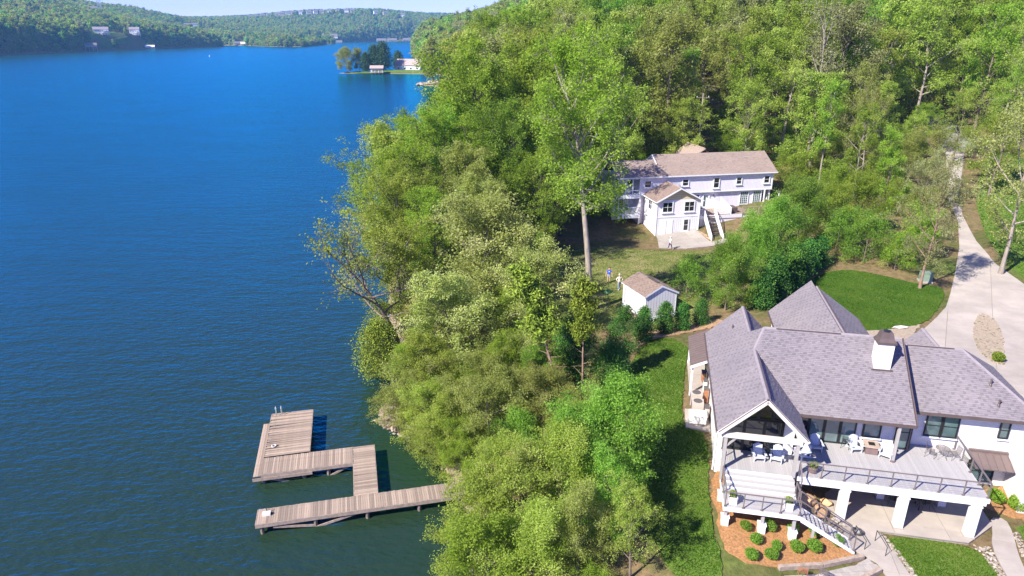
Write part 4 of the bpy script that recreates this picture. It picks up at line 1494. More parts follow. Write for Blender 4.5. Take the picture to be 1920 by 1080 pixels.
def wire_chair(a, b, z, rz, label, group, mat='rail_metal'):
    x, y = W1(a, b)
    t = empty('wire_chair', (x, y, z), A1 + rz, label, 'chair', group)
    m = MB()
    for k in range(9):
        f = -0.2 + k * 0.05
        m.bar((f, -0.2, 0.44), (f, 0.2, 0.44), 0.010)
        m.bar((-0.2, f, 0.45), (0.2, f, 0.45), 0.010)
    m.build('seat', mat, t)['kind'] = 'stuff'
    m = MB()
    for k in range(9):
        f = -0.2 + k * 0.05
        m.bar((f, 0.2, 0.46), (f, 0.28, 0.86), 0.010)
    for k in range(6):
        m.bar((-0.2, 0.2 + 0.016 * k, 0.5 + 0.07 * k), (0.2, 0.2 + 0.016 * k, 0.5 + 0.07 * k), 0.010)
    m.build('backrest', mat, t)['kind'] = 'stuff'
    for sx in (-0.2, 0.2):
        MB().tube([(sx, -0.2, 0.46), (sx * 1.1, -0.23, 0.0)], 0.013, 5).build('leg', mat, t)
        MB().tube([(sx, 0.28, 0.88), (sx, 0.2, 0.45), (sx * 1.1, 0.27, 0.0)], 0.013, 5).build('leg', mat, t)
    return t


wire_chair(9.45, 3.75, 6.0, R(-80), 'grey wire chair to the right of the round mesh table', 'wire chairs on the deck')
wire_chair(8.15, 3.75, 6.0, R(70), 'grey wire chair to the left of the round mesh table', 'wire chairs on the deck')


def dining_table(a, b, z, lx, ly, label, mat='black_metal'):
    x, y = W1(a, b)
    t = empty('dining_table', (x, y, z), A1, label, 'table')
    box('table_top', mat, t, -lx / 2, lx / 2, -ly / 2, ly / 2, 0.70, 0.74)
    for sx in (-1, 1):
        for sy in (-1, 1):
            box('leg', mat, t, sx * (lx / 2 - 0.08) - 0.03, sx * (lx / 2 - 0.08) + 0.03, sy * (ly / 2 - 0.08) - 0.03, sy * (ly / 2 - 0.08) + 0.03, 0, 0.699)


dining_table(6.9, 2.2, 3.39, 1.3, 0.8, 'black patio table in the shade under the deck')
wire_chair(6.1, 2.1, 3.39, R(75), 'black chair left of the patio table under the deck', 'black chairs under the deck', 'black_metal')
wire_chair(7.8, 2.15, 3.39, R(-75), 'black chair right of the patio table under the deck', 'black chairs under the deck', 'black_metal')
wire_chair(3.4, 3.75, 6.0, R(160), 'black metal chair by the pale glass doors', None, 'black_metal')

# fire bowl, handrails and other things in front of the patio
x, y = W1(3.35, -1.15)
t = empty('fire_bowl', (x, y, gz(x, y) + 0.11), 0, 'low round metal fire bowl on the concrete walk', 'fire bowl')
MB().lathe([(0.14, 0.0), (0.24, 0.10), (0.30, 0.22), (0.30, 0.25), (0.22, 0.20), (0.05, 0.12)], n=16).build('bowl', 'hvac_grille', t)
MB().lathe([(0.16, 0.17), (0.14, 0.24), (0.04, 0.27)], n=12).build('lava_stones', 'rock_grey', t)
for a0, b0, a1, b1, lb in ((3.15, -1.35, 3.45, -2.35, 'thin dark handrail beside the stone terrace steps, left one'), (4.2, -1.5, 4.45, -2.6, 'thin dark handrail on the concrete walk, right one')):
    p, q = W1(a0, b0), W1(a1, b1)
    z = gz(*p) + 0.1
    t = empty('handrail', (p[0], p[1], z), 0, lb, 'handrail', 'handrails on the walk')
    dx, dy = q[0] - p[0], q[1] - p[1]
    MB().tube([(0, 0, 0.72), (dx, dy, 0.55)], 0.02, 6).build('rail', 'black_metal', t)
    MB().tube([(0, 0, 0), (0, 0, 0.72)], 0.02, 6).build('post', 'black_metal', t)
    MB().tube([(dx, dy, -0.05), (dx, dy, 0.55)], 0.02, 6).build('post', 'black_metal', t)
for k, (a, b, s, c, m_) in enumerate(((0.9, 0.95, 1.5, 0.9, 'sandstone'), (1.7, 0.25, 1.15, 1.0, 'sandstone'), (2.2, 1.3, 0.8, 0.7, 'sandstone'), (1.15, -0.55, 0.8, 0.6, 'sandstone'))):
    x, y = W1(a, b)
    o = link('boulder', rock_mesh(40 + k, 0.7), m_)
    o.location = (x, y, gz(x, y) + 0.18 * s)
    o.scale = (s, s * 0.8, s * 0.75)
    o.rotation_euler = (0.1, 0.05, k * 1.3)
    tag(o, ('large orange-brown boulder in the dark under the deck', 'tan flat-topped boulder left of the brick column', 'small tan boulder behind the stair rail', 'low tan boulder under the stair flight')[k], 'boulder')
rgs = random.Random(5)
stones('river_stones', scatter_in([W1(1.2, -1.3), W1(2.2, -0.3), W1(2.4, 0.6), W1(3.0, -0.8), W1(2.7, -1.5)], 170, rgs), 'river_stone', 0.10, 0.26, label='pale river stones between stairs and walk', cat='stones')
stones('river_stones', scatter_in([W1(4.55, -0.7), W1(4.85, -0.75), W1(5.3, -2.0), W1(5.75, -3.8), W1(5.55, -4.4), W1(5.0, -2.4)], 200, rgs), 'river_stone', 0.07, 0.18, label='strip of river stones left of the small front lawn', cat='stones')
stones('river_stones', scatter_in([W1(9.3, -0.65), W1(9.9, -0.7), W1(10.35, -0.6), W1(10.25, -2.4), W1(10.4, -4.8), W1(10.0, -4.6), W1(9.85, -2.4), W1(9.7, -1.2)], 230, rgs), 'river_stone', 0.07, 0.18, label='strip of river stones right of the small front lawn', cat='stones')
stones('river_stones', scatter_in([W1(12.1, 0.9), W1(12.5, 1.2), W1(12.2, -0.6), W1(11.9, -2.4), W1(11.9, -4.8), W1(11.4, -4.8), W1(11.5, -2.4), W1(11.8, -0.9)], 200, rgs), 'river_stone', 0.07, 0.18, label='strip of river stones along the right curved walk', cat='stones')
ISLAND = smooth_poly([(42.3, 57.2), (42.8, 55.8), (41.4, 52.7), (39.2, 49.2), (37.8, 46.8), (37.0, 47.8), (37.9, 50.8), (39.8, 54.0)], it=1)
drape('gravel_bed', ISLAND, 'gravel_tan', lift=0.14, step=1.0)
stones('river_stones', scatter_in(ISLAND, 480, rgs), 'island_stone', 0.10, 0.24, sink=0.35, label='tan and white stones filling the driveway island', cat='stones')

# timbers edging the mulch bed
for (p, q, lb) in ((W1(-1.4, -4.95), W1(0.9, -4.15), 'weathered timber edging the mulch bed, left length'), (W1(0.95, -4.13), W1(3.25, -2.95), 'weathered timber edging the mulch bed, right length'), (W1(2.1, -5.2), W1(3.9, -3.75), 'weathered timber edging the paved terrace')):
    o = MB().bar((p[0], p[1], gz(*p) + 0.12), (q[0], q[1], gz(*q) + 0.12), 0.22, 0.26).build('edging_timber', 'dock_timber')
    tag(o, lb, 'timber', 'edging timbers')
wire_chair(-0.3, -5.3, 3.45, R(170), 'rusty mesh chair on the paved terrace, left one', 'mesh chairs on the terrace', 'copper')
wire_chair(0.75, -5.2, 3.45, R(150), 'dark mesh chair on the paved terrace, right one', 'mesh chairs on the terrace', 'rail_metal')

# pads and machines on the lake side of the house
padz = lambda x, y: gz(x, y)
PAD = [W1(-6.05, 5.9), W1(-4.4, 5.9), W1(-4.4, 15.2), W1(-5.75, 15.2), W1(-5.6, 8.2), W1(-6.05, 8.2)]
pd = drape('equipment_pad', PAD, 'concrete_joint', lift=0.05, step=1, skirt=0.2)
tiles('slab', PAD, 'concrete', pd, A1, 3.0, 2.4, 0.01, 0.12, 0.12, org=W1(-6.05, 5.9))


def hvac(a, b, label):
    x, y = W1(a, b)
    t = empty('air_conditioner', (x, y, gz(x, y) + 0.13), A1, label, 'air conditioner', 'outdoor units beside the house')
    m = MB().box(-0.4, 0.4, -0.38, 0.38, 0.04, 0.92)
    m.build('casing', 'hvac', t)
    MB().lathe([(0.30, 0.925), (0.30, 0.95), (0.10, 0.97)], n=18).build('fan_grille', 'hvac_grille', t)
    for k in range(8):
        box('louvre', 'hvac_grille', t, -0.41, -0.402, -0.33, 0.33, 0.15 + k * 0.09, 0.19 + k * 0.09)
    box('foot', 'hvac_grille', t, -0.36, 0.36, -0.34, 0.34, 0, 0.039)


hvac(-5.3, 8.95, 'beige air conditioner with round fan top, farther of two')
hvac(-5.25, 7.8, 'beige air conditioner with round fan top, nearer of two')
x, y = W1(-5.2, 6.65)
t = empty('generator', (x, y, gz(x, y) + 0.13), A1, 'low pale generator box at the end of the pad', 'generator')
m = MB().box(-0.62, 0.50, -0.36, 0.36, 0.05, 0.62)
m.build('casing', 'pale_box', t)
MB().slab([(-0.66, -0.4, 0.64), (0.54, -0.4, 0.64), (0.54, 0.4, 0.70), (-0.66, 0.4, 0.70)], 0.07).build('lid', 'pale_box', t)
box('vent_panel', 'hvac', t, 0.502, 0.56, -0.3, 0.3, 0.1, 0.55)
box('plinth', 'concrete_joint', t, -0.64, 0.52, -0.38, 0.38, 0, 0.049)
for k, (b, h, d, m_, lb) in enumerate(((12.1, 0.8, 0.35, 'copper', 'rust-brown meter cabinet against the side wall'), (10.6, 1.0, 0.25, 'pale_box', 'pale pipe manifold against the side wall'), (9.3, 1.1, 0.3, 'copper', 'dark brown pump box behind the air conditioners'), (7.4, 0.8, 0.3, 'hvac', 'beige electric box behind the nearer air conditioner'))):
    x, y = W1(-4.62, b)
    z = gz(x, y) + 0.13
    t = empty('utility_box', (x, y, z), A1, lb, 'utility box')
    box('cabinet', m_, t, -d / 2, d / 2, -0.3, 0.3, 0.12, h)
    box('lid', 'hvac_grille', t, -d / 2 - 0.02, d / 2 + 0.02, -0.32, 0.32, h, h + 0.04)
    MB().tube([(0, -0.15, 0), (0, -0.15, 0.12)], 0.03, 6).build('pipe', 'hvac_grille', t)
    MB().tube([(0, 0.15, 0), (0, 0.15, 0.12)], 0.03, 6).build('pipe', 'hvac_grille', t)
    MB().tube([(0.05, 0.2, h), (0.05, 0.2, h + 0.5), (0.2, 0.2, h + 0.6)], 0.02, 6).build('pipe', 'hvac_grille', t)

# ---------------------------------------------------------------- the second house
O2, A2 = (15.21, 96.79), R(11.27)


def W2(a, b):
    return (O2[0] + a * math.cos(A2) - b * math.sin(A2), O2[1] + a * math.sin(A2) + b * math.cos(A2))


G = empty('lake_house', (*O2, 0), A2, 'long two-storey pale lilac house with a tan shingle roof', 'house')
SL, SW = 'siding_lilac', 'siding_white'
TW, TF, TE = 8.05, 5.45, 10.6       # band between storeys, lower floor, eave
box('wall', SL, G, 3.6, 24.3, 0.0, 0.25, TW + 0.002, TE)                 # upper storey front
box('wall', SL, G, 24.05, 24.3, 0.25, 7.8, TF - 2.4, TE)
box('wall', SL, G, 0.2, 24.05, 7.55, 7.8, 3.0, TE)
box('wall', SL, G, 3.6, 23.1, 0.35, 0.6, 3.0, TW - 0.15)           # lower storey front, set back under the jetty
box('wall', SL, G, 3.35, 3.6, 0.0, 2.5, 3.0, TE)
box('band_board', 'white_trim', G, 3.58, 24.34, -0.04, 0.33, TW - 0.15, TW)
box('corner_board', 'white_trim', G, 24.18, 24.34, -0.035, 0.15, TW, TE)
box('corner_board', 'white_trim', G, 3.55, 3.72, -0.035, 0.0, TW, TE)
box('back_porch_wall', SL, G, 0.2, 3.35, 2.5, 2.75, 3.0, TE)
MB().slab([(24.29, 0.0, TE), (24.29, 7.8, TE), (24.29, 3.9, 12.75)], 0.2, (-1, 0, 0)).build('gable_wall', SL, G)
box('foundation', SL, G, 11.2, 17.5, -3.9, 0.34, 2.8, TF - 0.12)
ST = 'shingle_tan'
shingled('roof_plane', [(6.5, -0.35, 10.6), (24.75, -0.35, 10.6), (24.75, 3.9, 13.0), (6.5, 3.9, 13.0)], ST, G, course=0.16, tab=0.34, slab_mat='shingle_cap_tan', dark=0.03, seed=21)
shingled('roof_plane', [(-0.35, -0.35, 10.6), (6.5, -0.35, 10.6), (6.5, 2.9, 12.43), (-0.35, 2.9, 12.43)], ST, G, course=0.16, tab=0.34, slab_mat='shingle_cap_tan', dark=0.03, seed=22)
shingled('roof_plane', [(24.75, 8.1, 10.6), (6.5, 8.1, 10.6), (6.5, 3.9, 13.0), (24.75, 3.9, 13.0)], ST, G, course=0.16, tab=0.34, slab_mat='shingle_cap_tan', dark=0.03, seed=23)
shingled('roof_plane', [(6.5, 6.2, 10.6), (-0.35, 6.2, 10.6), (-0.35, 2.9, 12.43), (6.5, 2.9, 12.43)], ST, G, course=0.16, tab=0.34, slab_mat='shingle_cap_tan', dark=0.03, seed=24)
MB().slab([(6.52, 2.0, 11.9), (6.52, 3.9, 12.97), (6.52, 6.5, 11.5)], 0.1, (1, 0, 0)).build('gable_wall', 'white_trim', G)
MB().bar((6.44, 1.9, 11.92), (6.44, 3.9, 13.02), 0.08, 0.2).build('rake_board', 'white_trim', G)
MB().bar((6.44, 3.9, 13.02), (6.44, 8.1, 10.6), 0.08, 0.2).build('rake_board', 'white_trim', G)
shingled('roof_plane', [(13.2, 8.1, 10.6), (15.8, 5.6, 13.4), (15.8, 12.0, 13.4), (13.2, 12.0, 11.4)], ST, G, course=0.16, tab=0.34, slab_mat='shingle_cap_tan', dark=0.03, seed=25)
shingled('roof_plane', [(18.4, 8.1, 10.6), (18.4, 12.0, 11.4), (15.8, 12.0, 13.4), (15.8, 5.6, 13.4)], ST, G, course=0.16, tab=0.34, slab_mat='shingle_cap_tan', dark=0.03, seed=26)
for p, q in (((6.5, 3.9, 13.0), (24.75, 3.9, 13.0)), ((-0.35, 2.9, 12.43), (6.45, 2.9, 12.43)), ((15.8, 5.6, 13.4), (15.8, 12.0, 13.4))):
    ridge_cap(G, p, q, mat='shingle_cap_tan')
MB().bar((-0.35, -0.38, 10.52), (24.8, -0.38, 10.52), 0.10, 0.15).build('gutter', 'white_trim', G)
MB().box(-0.3, 24.7, -0.33, 0.0, 10.42, 10.47).build('soffit', 'white_trim', G)
# upper windows
for c, w, z0, z1 in ((4.5, 1.15, 8.95, 10.05), (10.3, 1.1, 8.95, 10.05), (15.2, 1.05, 8.45, 10.1), (18.8, 1.0, 8.85, 10.05), (23.3, 1.05, 8.85, 10.1)):
    window(G, 'x', c - w / 2, c + w / 2, z0, z1, 0.0, -1, 'white_trim', 'glass_dark', 1, 2, fw=0.13, sill='white_trim')
# tall lower windows
for c in (20.1, 22.2):
    window(G, 'x', c - 0.72, c + 0.72, TF + 0.25, TW - 0.3, 0.35, -1, 'white_trim', 'glass', 4, 6, fw=0.11, bars=0.03)
window(G, 'x', 13.35, 14.5, TF + 0.02, TF + 2.2, 0.35, -1, 'white_trim', 'glass', 1, 1, fw=0.22, name='door')
window(G, 'x', 12.0, 13.0, TF + 0.02, TF + 2.2, 0.35, -1, 'white_trim', 'glass_dark', 1, 1, fw=0.15, name='door')
box('wall_lamp', 'bronze_metal', G, 15.1, 15.22, 0.22, 0.345, TF + 1.7, TF + 1.95)
# screened porch upstairs, open porch below
box('porch_floor', 'white_trim', G, -0.05, 3.35, -0.1, 2.5, TW - 0.55, TW)
box('porch_floor', 'white_trim', G, -0.05, 3.35, -0.6, 2.5, TF - 0.75, TF - 0.1)
for a in (0.0, 1.12, 2.24, 3.3):
    box('screen_post', 'white_trim', G, a - 0.05, a + 0.05, -0.08, 0.02, TW, 10.42)
box('screen_rail', 'white_trim', G, 0.05, 3.25, -0.06, 0.0, TW + 0.55, TW + 0.65)
box('screen_rail', 'white_trim', G, 0.05, 3.25, -0.06, 0.0, 10.3, 10.42)
for a in (0.3, 2.2):
    window(G, 'x', a, a + 0.85, TW + 0.9, TW + 2.0, 2.5, -1, 'white_trim', 'glass_dark', 1, 2, fw=0.08)
window(G, 'x', 0.6, 1.9, TF - 0.05, TW - 0.6, 2.5, -1, 'white_trim', 'glass_dark', 1, 1, fw=0.08, name='door')
for a in (0.03, 3.28):
    box('porch_post', 'white_trim', G, a - 0.07, a + 0.07, -0.5, -0.36, TF - 0.1, TW - 0.55)


def picket_rail(parent, p, q, h=0.95, step=0.16, z_post=0.08, w=0.05, mat='white_trim'):
    """a balustrade as one part with its own pickets, posts and rails as sub-parts"""
    p, q = Vector(p), Vector(q)
    n = max(2, int((q - p).length / step))
    up = Vector((0, 0, 1))
    r = MB().bar(p + up * h, q + up * h, 0.09, 0.06).build('railing', mat, parent)
    MB().bar(p + up * 0.12, q + up * 0.12, 0.06, 0.05).build('bottom_rail', mat, r)
    for k in range(n + 1):
        c = p.lerp(q, k / n)
        if k in (0, n):
            MB().bar(c - up * 0.02, c + up * (h + 0.08), 0.10).build('post', mat, r)
        else:
            MB().bar(c + up * 0.12, c + up * (h - 0.03), w).build('picket', mat, r)
    return r


picket_rail(G, (0.03, -0.52, TF - 0.1), (3.28, -0.52, TF - 0.1))
# gabled bump-out towards the lake
box('bay_wall', SL, G, 4.2, 10.6, -4.6, -4.4, 5.75, 8.15)
box('bay_wall', SW, G, 4.2, 10.6, -4.6, -4.4, 2.9, 5.65)
box('band_board', 'white_trim', G, 4.18, 10.62, -4.64, -4.41, 5.655, 5.745)
box('bay_wall', SL, G, 4.2, 4.4, -4.4, 0.0, 2.9, 8.15)
box('bay_wall', SL, G, 10.4, 10.6, -4.4, 0.3, 2.9, 8.15)
MB().slab([(4.2, -4.58, 8.15), (10.6, -4.58, 8.15), (7.4, -4.58, 9.75)], 0.15, (0, 1, 0)).build('bay_gable', 'siding_cream', G)
for a in (4.13, 10.55):
    box('corner_board', 'white_trim', G, a, a + 0.12, -4.66, -4.55, 2.9, 8.12)
shingled('roof_plane', [(3.85, -0.02, 8.0), (3.85, -5.05, 8.0), (7.4, -5.05, 9.85), (7.4, -0.02, 9.85)], 'shingle_brown', G, course=0.16, tab=0.34, slab_mat='shingle_cap_tan', dark=0.06, seed=31)
shingled('roof_plane', [(10.95, -5.05, 8.0), (10.95, -0.02, 8.0), (7.4, -0.02, 9.85), (7.4, -5.05, 9.85)], 'shingle_brown', G, course=0.16, tab=0.34, slab_mat='shingle_cap_tan', dark=0.06, seed=32)
ridge_cap(G, (7.4, -5.05, 9.85), (7.4, -0.02, 9.85), mat='shingle_cap_tan')
for a in (3.85, 10.95):
    MB().bar((a, -5.09, 7.92), (7.4, -5.09, 9.77), 0.07, 0.17).build('rake_board', 'white_trim', G)
    MB().bar((a, -5.0, 7.93), (a, -0.05, 7.93), 0.08, 0.13).build('gutter', 'white_trim', G)
for c in (5.75, 9.0):
    window(G, 'x', c - 0.82, c + 0.82, 6.35, 7.9, -4.6, -1, 'white_trim', 'glass_dark', 2, 2, fw=0.12, sill='white_trim')
window(G, 'x', 8.25, 9.15, 3.55, 5.35, -4.6, -1, 'white_trim', 'glass_dark', 1, 2, fw=0.12, sill='white_trim')
window(G, 'y', -3.0, -1.6, 6.3, 7.85, 4.2, -1, 'white_trim', 'glass_dark', 2, 2, fw=0.12)
dr = box('double_door', 'white_paint', G, 4.75, 6.7, -4.66, -4.605, 2.98, 5.3)
box('door_gap', 'dark_frame', dr, 5.71, 5.74, -4.668, -4.661, 3.0, 5.28)
# deck and the long stair
boards(G, 10.65, 17.6, -3.95, 0.33, TF, w=0.16, mat='dock_plank', name='deck_board')
box('deck_rim', SL, G, 10.65, 17.65, -4.0, -3.955, TF - 0.5, TF + 0.0)
picket_rail(G, (11.75, -3.9, TF), (10.7, -3.9, TF))
picket_rail(G, (13.3, -3.9, TF), (15.9, -3.9, TF))
MB().slab([(15.9, -3.88, TF + 0.05), (15.9, -0.5, TF + 0.05), (15.9, -0.5, TF + 1.75), (15.9, -3.88, TF + 0.95)], 0.06, (1, 0, 0)).build('privacy_screen', 'white_paint', G)
MB().slab([(13.6, -0.4, TF + 0.05), (15.85, -0.4, TF + 0.05), (15.85, -0.4, TF + 1.0), (13.6, -0.4, TF + 1.8)], 0.05, (0, 1, 0)).build('privacy_screen', 'white_paint', G)
box('hot_tub', 'bronze_metal', G, 16.0, 17.3, -3.2, -1.6, TF, TF + 0.75)
picket_rail(G, (17.7, -3.9, TF), (22.0, -3.9, TF), step=0.8, w=0.08, mat='dock_timber')
box('deck_extension', 'dock_plank', G, 17.66, 22.6, -3.95, 0.33, TF - 0.2, TF - 0.01)
box('deck_skirt', SL, G, 17.66, 22.6, -3.9, -3.8, 3.2, TF - 0.21)
s0, s1 = Vector((12.5, -4.05, TF)), Vector((11.4, -9.1, 2.95))
NS = 15
dv = (s1 - s0)
side = Vector((dv.y, -dv.x, 0)).normalized()
for k in range(NS):
    c = s0.lerp(s1, (k + 0.5) / NS)
    MB().bar(c - side * 0.75, c + side * 0.75, 0.30, 0.05).build('tread', 'bark_dark', G)
for sg in (-1, 1):
    o = side * 0.8 * sg
    MB().bar(s0 + o - Vector((0, 0, 0.1)), s1 + o - Vector((0, 0, 0.0)), 0.06, 0.28).build('stringer', 'white_trim', G)
    mid = s0.lerp(s1, 0.42)
    picket_rail(G, s0 + o, mid + o, step=0.22)
    picket_rail(G, mid + o, s1 + o, step=0.22)
# lean-to on the right end
MB().slab([(24.3, 0.6, 8.0), (26.4, 0.6, 7.3), (26.4, 4.6, 7.3), (24.3, 4.6, 8.0)], 0.12).build('side_roof', 'shingle_cap_tan', G)
for a, b in ((26.2, 0.8), (26.2, 4.4), (23.2, -0.05)):
    box('post', 'white_trim', G, a - 0.08, a + 0.08, b - 0.08, b + 0.08, 4.8, 7.3 if a > 25 else TW - 0.15)
window(G, 'y', 1.4, 3.4, 5.6, 7.6, 24.3, 1, 'white_trim', 'glass_dark', 2, 1, fw=0.1, name='door')

PAT2 = [W2(2.6, -9.9), W2(4.0, -6.0), W2(4.3, -4.7), W2(10.3, -4.7), W2(10.2, -9.6), W2(12.2, -9.4), W2(12.4, -10.6), W2(6, -11.2)]
p2 = drape('patio', PAT2, 'concrete_joint', lift=0.05, step=1.5, skirt=0.15)
tiles('slab', PAT2, 'paver', p2, A2, 1.5, 1.5, 0.01, 0.11, 0.1, org=W2(4, -9))
# stacked stone edging beside the stair
t = empty('retaining_wall', (*W2(10.35, -4.8), 2.95), A2, 'low wall of stacked brown stones left of the white stair', 'wall')
for j in range(3):
    for k in range(9 - 2 * j):
        o = MB().box(-0.16, 0.16, -0.24, 0.24, 0, 0.2).build('stone', 'stone_block', t)
        o.location = (0.2 + 0.02 * k, -0.3 - k * 0.5 - (j % 2) * 0.2, j * 0.205)
        o.rotation_euler = (0, 0, random.uniform(-0.1, 0.1))

# ---------------------------------------------------------------- shed
SA = R(21)
S0 = (12.35, 58.75)
SH = empty('garden_shed', (*S0, 0), SA, 'small white gable-roofed shed with brown shingles in the yard', 'shed')
sx, sy, zb, ze_, zr = 3.35, 4.1, 5.02, 7.2, 8.02
box('wall', 'siding_white', SH, 0, sx, 0, 0.1, zb, ze_)
box('wall', 'siding_white', SH, 0, 0.1, 0.1, sy - 0.1, zb, ze_)
box('wall', 'siding_white', SH, sx - 0.1, sx, 0.1, sy - 0.1, zb, ze_)
box('wall', 'siding_white', SH, 0, sx, sy - 0.1, sy, zb, ze_)
for y in (0.0, sy - 0.1):
    MB().slab([(0, y, ze_), (sx, y, ze_), (sx / 2, y, zr - 0.05)], 0.1, (0, 1, 0)).build('gable_wall', 'siding_white', SH)
shingled('roof_plane', [(-0.18, sy + 0.12, ze_ - 0.02), (-0.18, -0.12, ze_ - 0.02), (sx / 2, -0.12, zr + 0.06), (sx / 2, sy + 0.12, zr + 0.06)], 'shingle_brown', SH, slab_t=0.08, slab_mat='white_trim', seed=41)
shingled('roof_plane', [(sx + 0.18, -0.12, ze_ - 0.02), (sx + 0.18, sy + 0.12, ze_ - 0.02), (sx / 2, sy + 0.12, zr + 0.06), (sx / 2, -0.12, zr + 0.06)], 'shingle_brown', SH, slab_t=0.08, slab_mat='white_trim', seed=42)
MB().bar((sx / 2, 0.6, zr + 0.10), (sx / 2, 2.4, zr + 0.10), 0.28, 0.05).build('ridge_vent', 'bark_dark', SH)
for x in (-0.012, sx - 0.07):
    box('corner_board', 'white_paint', SH, x, x + 0.085, -0.014, 0.07, zb, ze_)
for y in (-0.10, sy + 0.03):
    for x in (-0.18, sx + 0.18):
        MB().bar((x, y, ze_ - 0.11), (sx / 2, y, zr - 0.04), 0.05, 0.12).build('rake_board', 'white_trim', SH)
box('skirt_board', 'white_trim', SH, -0.03, sx + 0.03, -0.035, 0.0, zb - 0.22, zb)
box('skirt_board', 'white_trim', SH, -0.035, 0.0, 0.002, sy, zb - 0.22, zb)
box('floor', 'dock_timber', SH, 0.02, sx - 0.02, 0.02, sy - 0.02, zb - 0.2, zb - 0.004)
window(SH, 'y', sy - 0.85, sy - 0.25, zb + 0.15, ze_ - 0.25, 0.0, -1, 'white_trim', 'cloth_khaki', 1, 1, fw=0.09, name='door')
for k in range(8):
    MB().bar((0.1 + k * 0.13, -0.02, zb - 0.2), (0.1 + k * 0.13, -0.02, zb - 0.75), 0.06, 0.03).build('lattice_slat', 'white_paint', SH)
t = empty('block_wall', (*S0, 0), SA, 'stacked tan concrete blocks under the front right corner of the shed', 'wall')
for j in range(4):
    for k in range(4):
        o = MB().box(-0.19, 0.19, -0.15, 0.15, 0, 0.19).build('block', 'stone_block', t)
        o.location = (1.75 + k * 0.42 + (j % 2) * 0.17, 0.12 - 0.05 * ((k + j) % 2), 4.12 + j * 0.195)
t = empty('stone_edging', (*S0, 0), SA, 'row of rough brown stones along the lake side of the shed', 'wall')
for k in range(12):
    o = MB().box(-0.14, 0.14, -0.18, 0.18, 0, 0.22).build('stone', 'stone_block', t)
    x_, y_ = -0.35 + 0.05 * (k % 3), -0.4 + k * 0.36
    wx, wy = S0[0] + x_ * math.cos(SA) - y_ * math.sin(SA), S0[1] + x_ * math.sin(SA) + y_ * math.cos(SA)
    o.location = (x_, y_, gz(wx, wy) - 0.02)
    o.rotation_euler = (random.uniform(-0.1, 0.1), 0, random.uniform(-0.4, 0.4))

# ---------------------------------------------------------------- dock
DK = empty('dock', (-16.2, 35.23, 0), R(13), 'weathered plank boat dock of two arms joined by a cross walk', 'dock')
ZD = 0.85


def planks(p0, p1, q0, q1, z, along, w=0.145, ragged=0.02):
    rg = random.Random(int(p0 * 100 + q0 * 10))
    if along == 'q':
        n = int(round((p1 - p0) / w)); w = (p1 - p0) / n
        me = MB().box(0.006, w - 0.006, 0, q1 - q0, -0.04, 0).mesh('plank')
        for k in range(n):
            o = link('plank', me, 'dock_plank', DK)
            o.location = (p0 + k * w, q0 + rg.uniform(-ragged, ragged), z + rg.uniform(-0.004, 0.004))
            o.rotation_euler = (rg.uniform(-.003, .003), rg.uniform(-.02, .02), rg.uniform(-.004, .004))
    else:
        n = int(round((q1 - q0) / w)); w = (q1 - q0) / n
        me = MB().box(-(p1 - p0) , 0, 0.006, w - 0.006, -0.04, 0).mesh('plank')
        # grain runs along the plank: turn the shared mesh so that its local y is the length
        me.transform(Matrix.Rotation(R(90), 4, 'Z'))
        for k in range(n):
            o = link('plank', me, 'dock_plank', DK)
            o.location = (p1 + rg.uniform(-ragged, ragged), q0 + k * w, z + rg.uniform(-0.004, 0.004))
            o.rotation_euler = (rg.uniform(-.02, .02), rg.uniform(-.003, .003), R(-90) + rg.uniform(-.004, .004))


planks(0.0, 13.6, 0.0, 1.5, ZD, 'q')
planks(6.1, 7.65, 1.53, 7.45, ZD, 'p')
planks(-0.3, 6.07, 5.45, 7.45, ZD, 'q')
planks(-0.25, 2.95, 7.5, 13.6, ZD + 0.10, 'p')
me = MB().box(0.005, 0.16, 0, 7.1, -0.04, 0).mesh('plank')
for k in range(3):
    o = link('plank', me, 'dock_plank', DK)
    o.location = (-0.83 + k * 0.165, 5.5, ZD - 0.16)
T = 'dock_timber'
for a in ((-0.02, 13.6, -0.04, 0.0, ZD - 0.28, ZD - 0.005), (-0.02, 6.08, 1.5, 1.54, ZD - 0.28, ZD - 0.045), (7.68, 13.6, 1.5, 1.54, ZD - 0.28, ZD - 0.045), (-0.06, -0.02, -0.04, 1.5, ZD - 0.28, ZD - 0.01),
          (-0.3, 6.08, 5.40, 5.44, ZD - 0.28, ZD - 0.01), (6.06, 6.095, 1.56, 5.4, ZD - 0.28, ZD - 0.045), (7.655, 7.69, 1.56, 7.45, ZD - 0.28, ZD - 0.01), (2.96, 6.1, 7.455, 7.495, ZD - 0.28, ZD - 0.01),
          (2.955, 2.995, 7.5, 13.6, ZD - 0.2, ZD + 0.09), (-0.25, 2.95, 13.61, 13.65, ZD - 0.2, ZD + 0.09), (-0.3, -0.26, 7.5, 13.6, ZD - 0.2, ZD + 0.09), (-0.86, 3.2, 5.3, 5.34, ZD - 0.45, ZD - 0.22)):
    box('fascia_board', T, DK, *a)
for p, q in ((0.3, 0.15), (0.3, 1.3), (3.6, 0.15), (3.6, 1.3), (6.9, 0.15), (6.9, 1.3), (10.3, 0.15), (10.3, 1.3), (7.4, 4.2), (6.3, 4.2), (7.4, 7.2), (-0.15, 5.6), (2.6, 5.6), (4.3, 5.6), (4.3, 7.2), (-0.1, 9.5), (-0.1, 13.3), (2.7, 13.3), (2.7, 10.0)):
    MB().tube([(p, q, -2.0), (p, q, ZD - 0.06)], 0.13, 8).build('piling', 'dock_pile', DK)
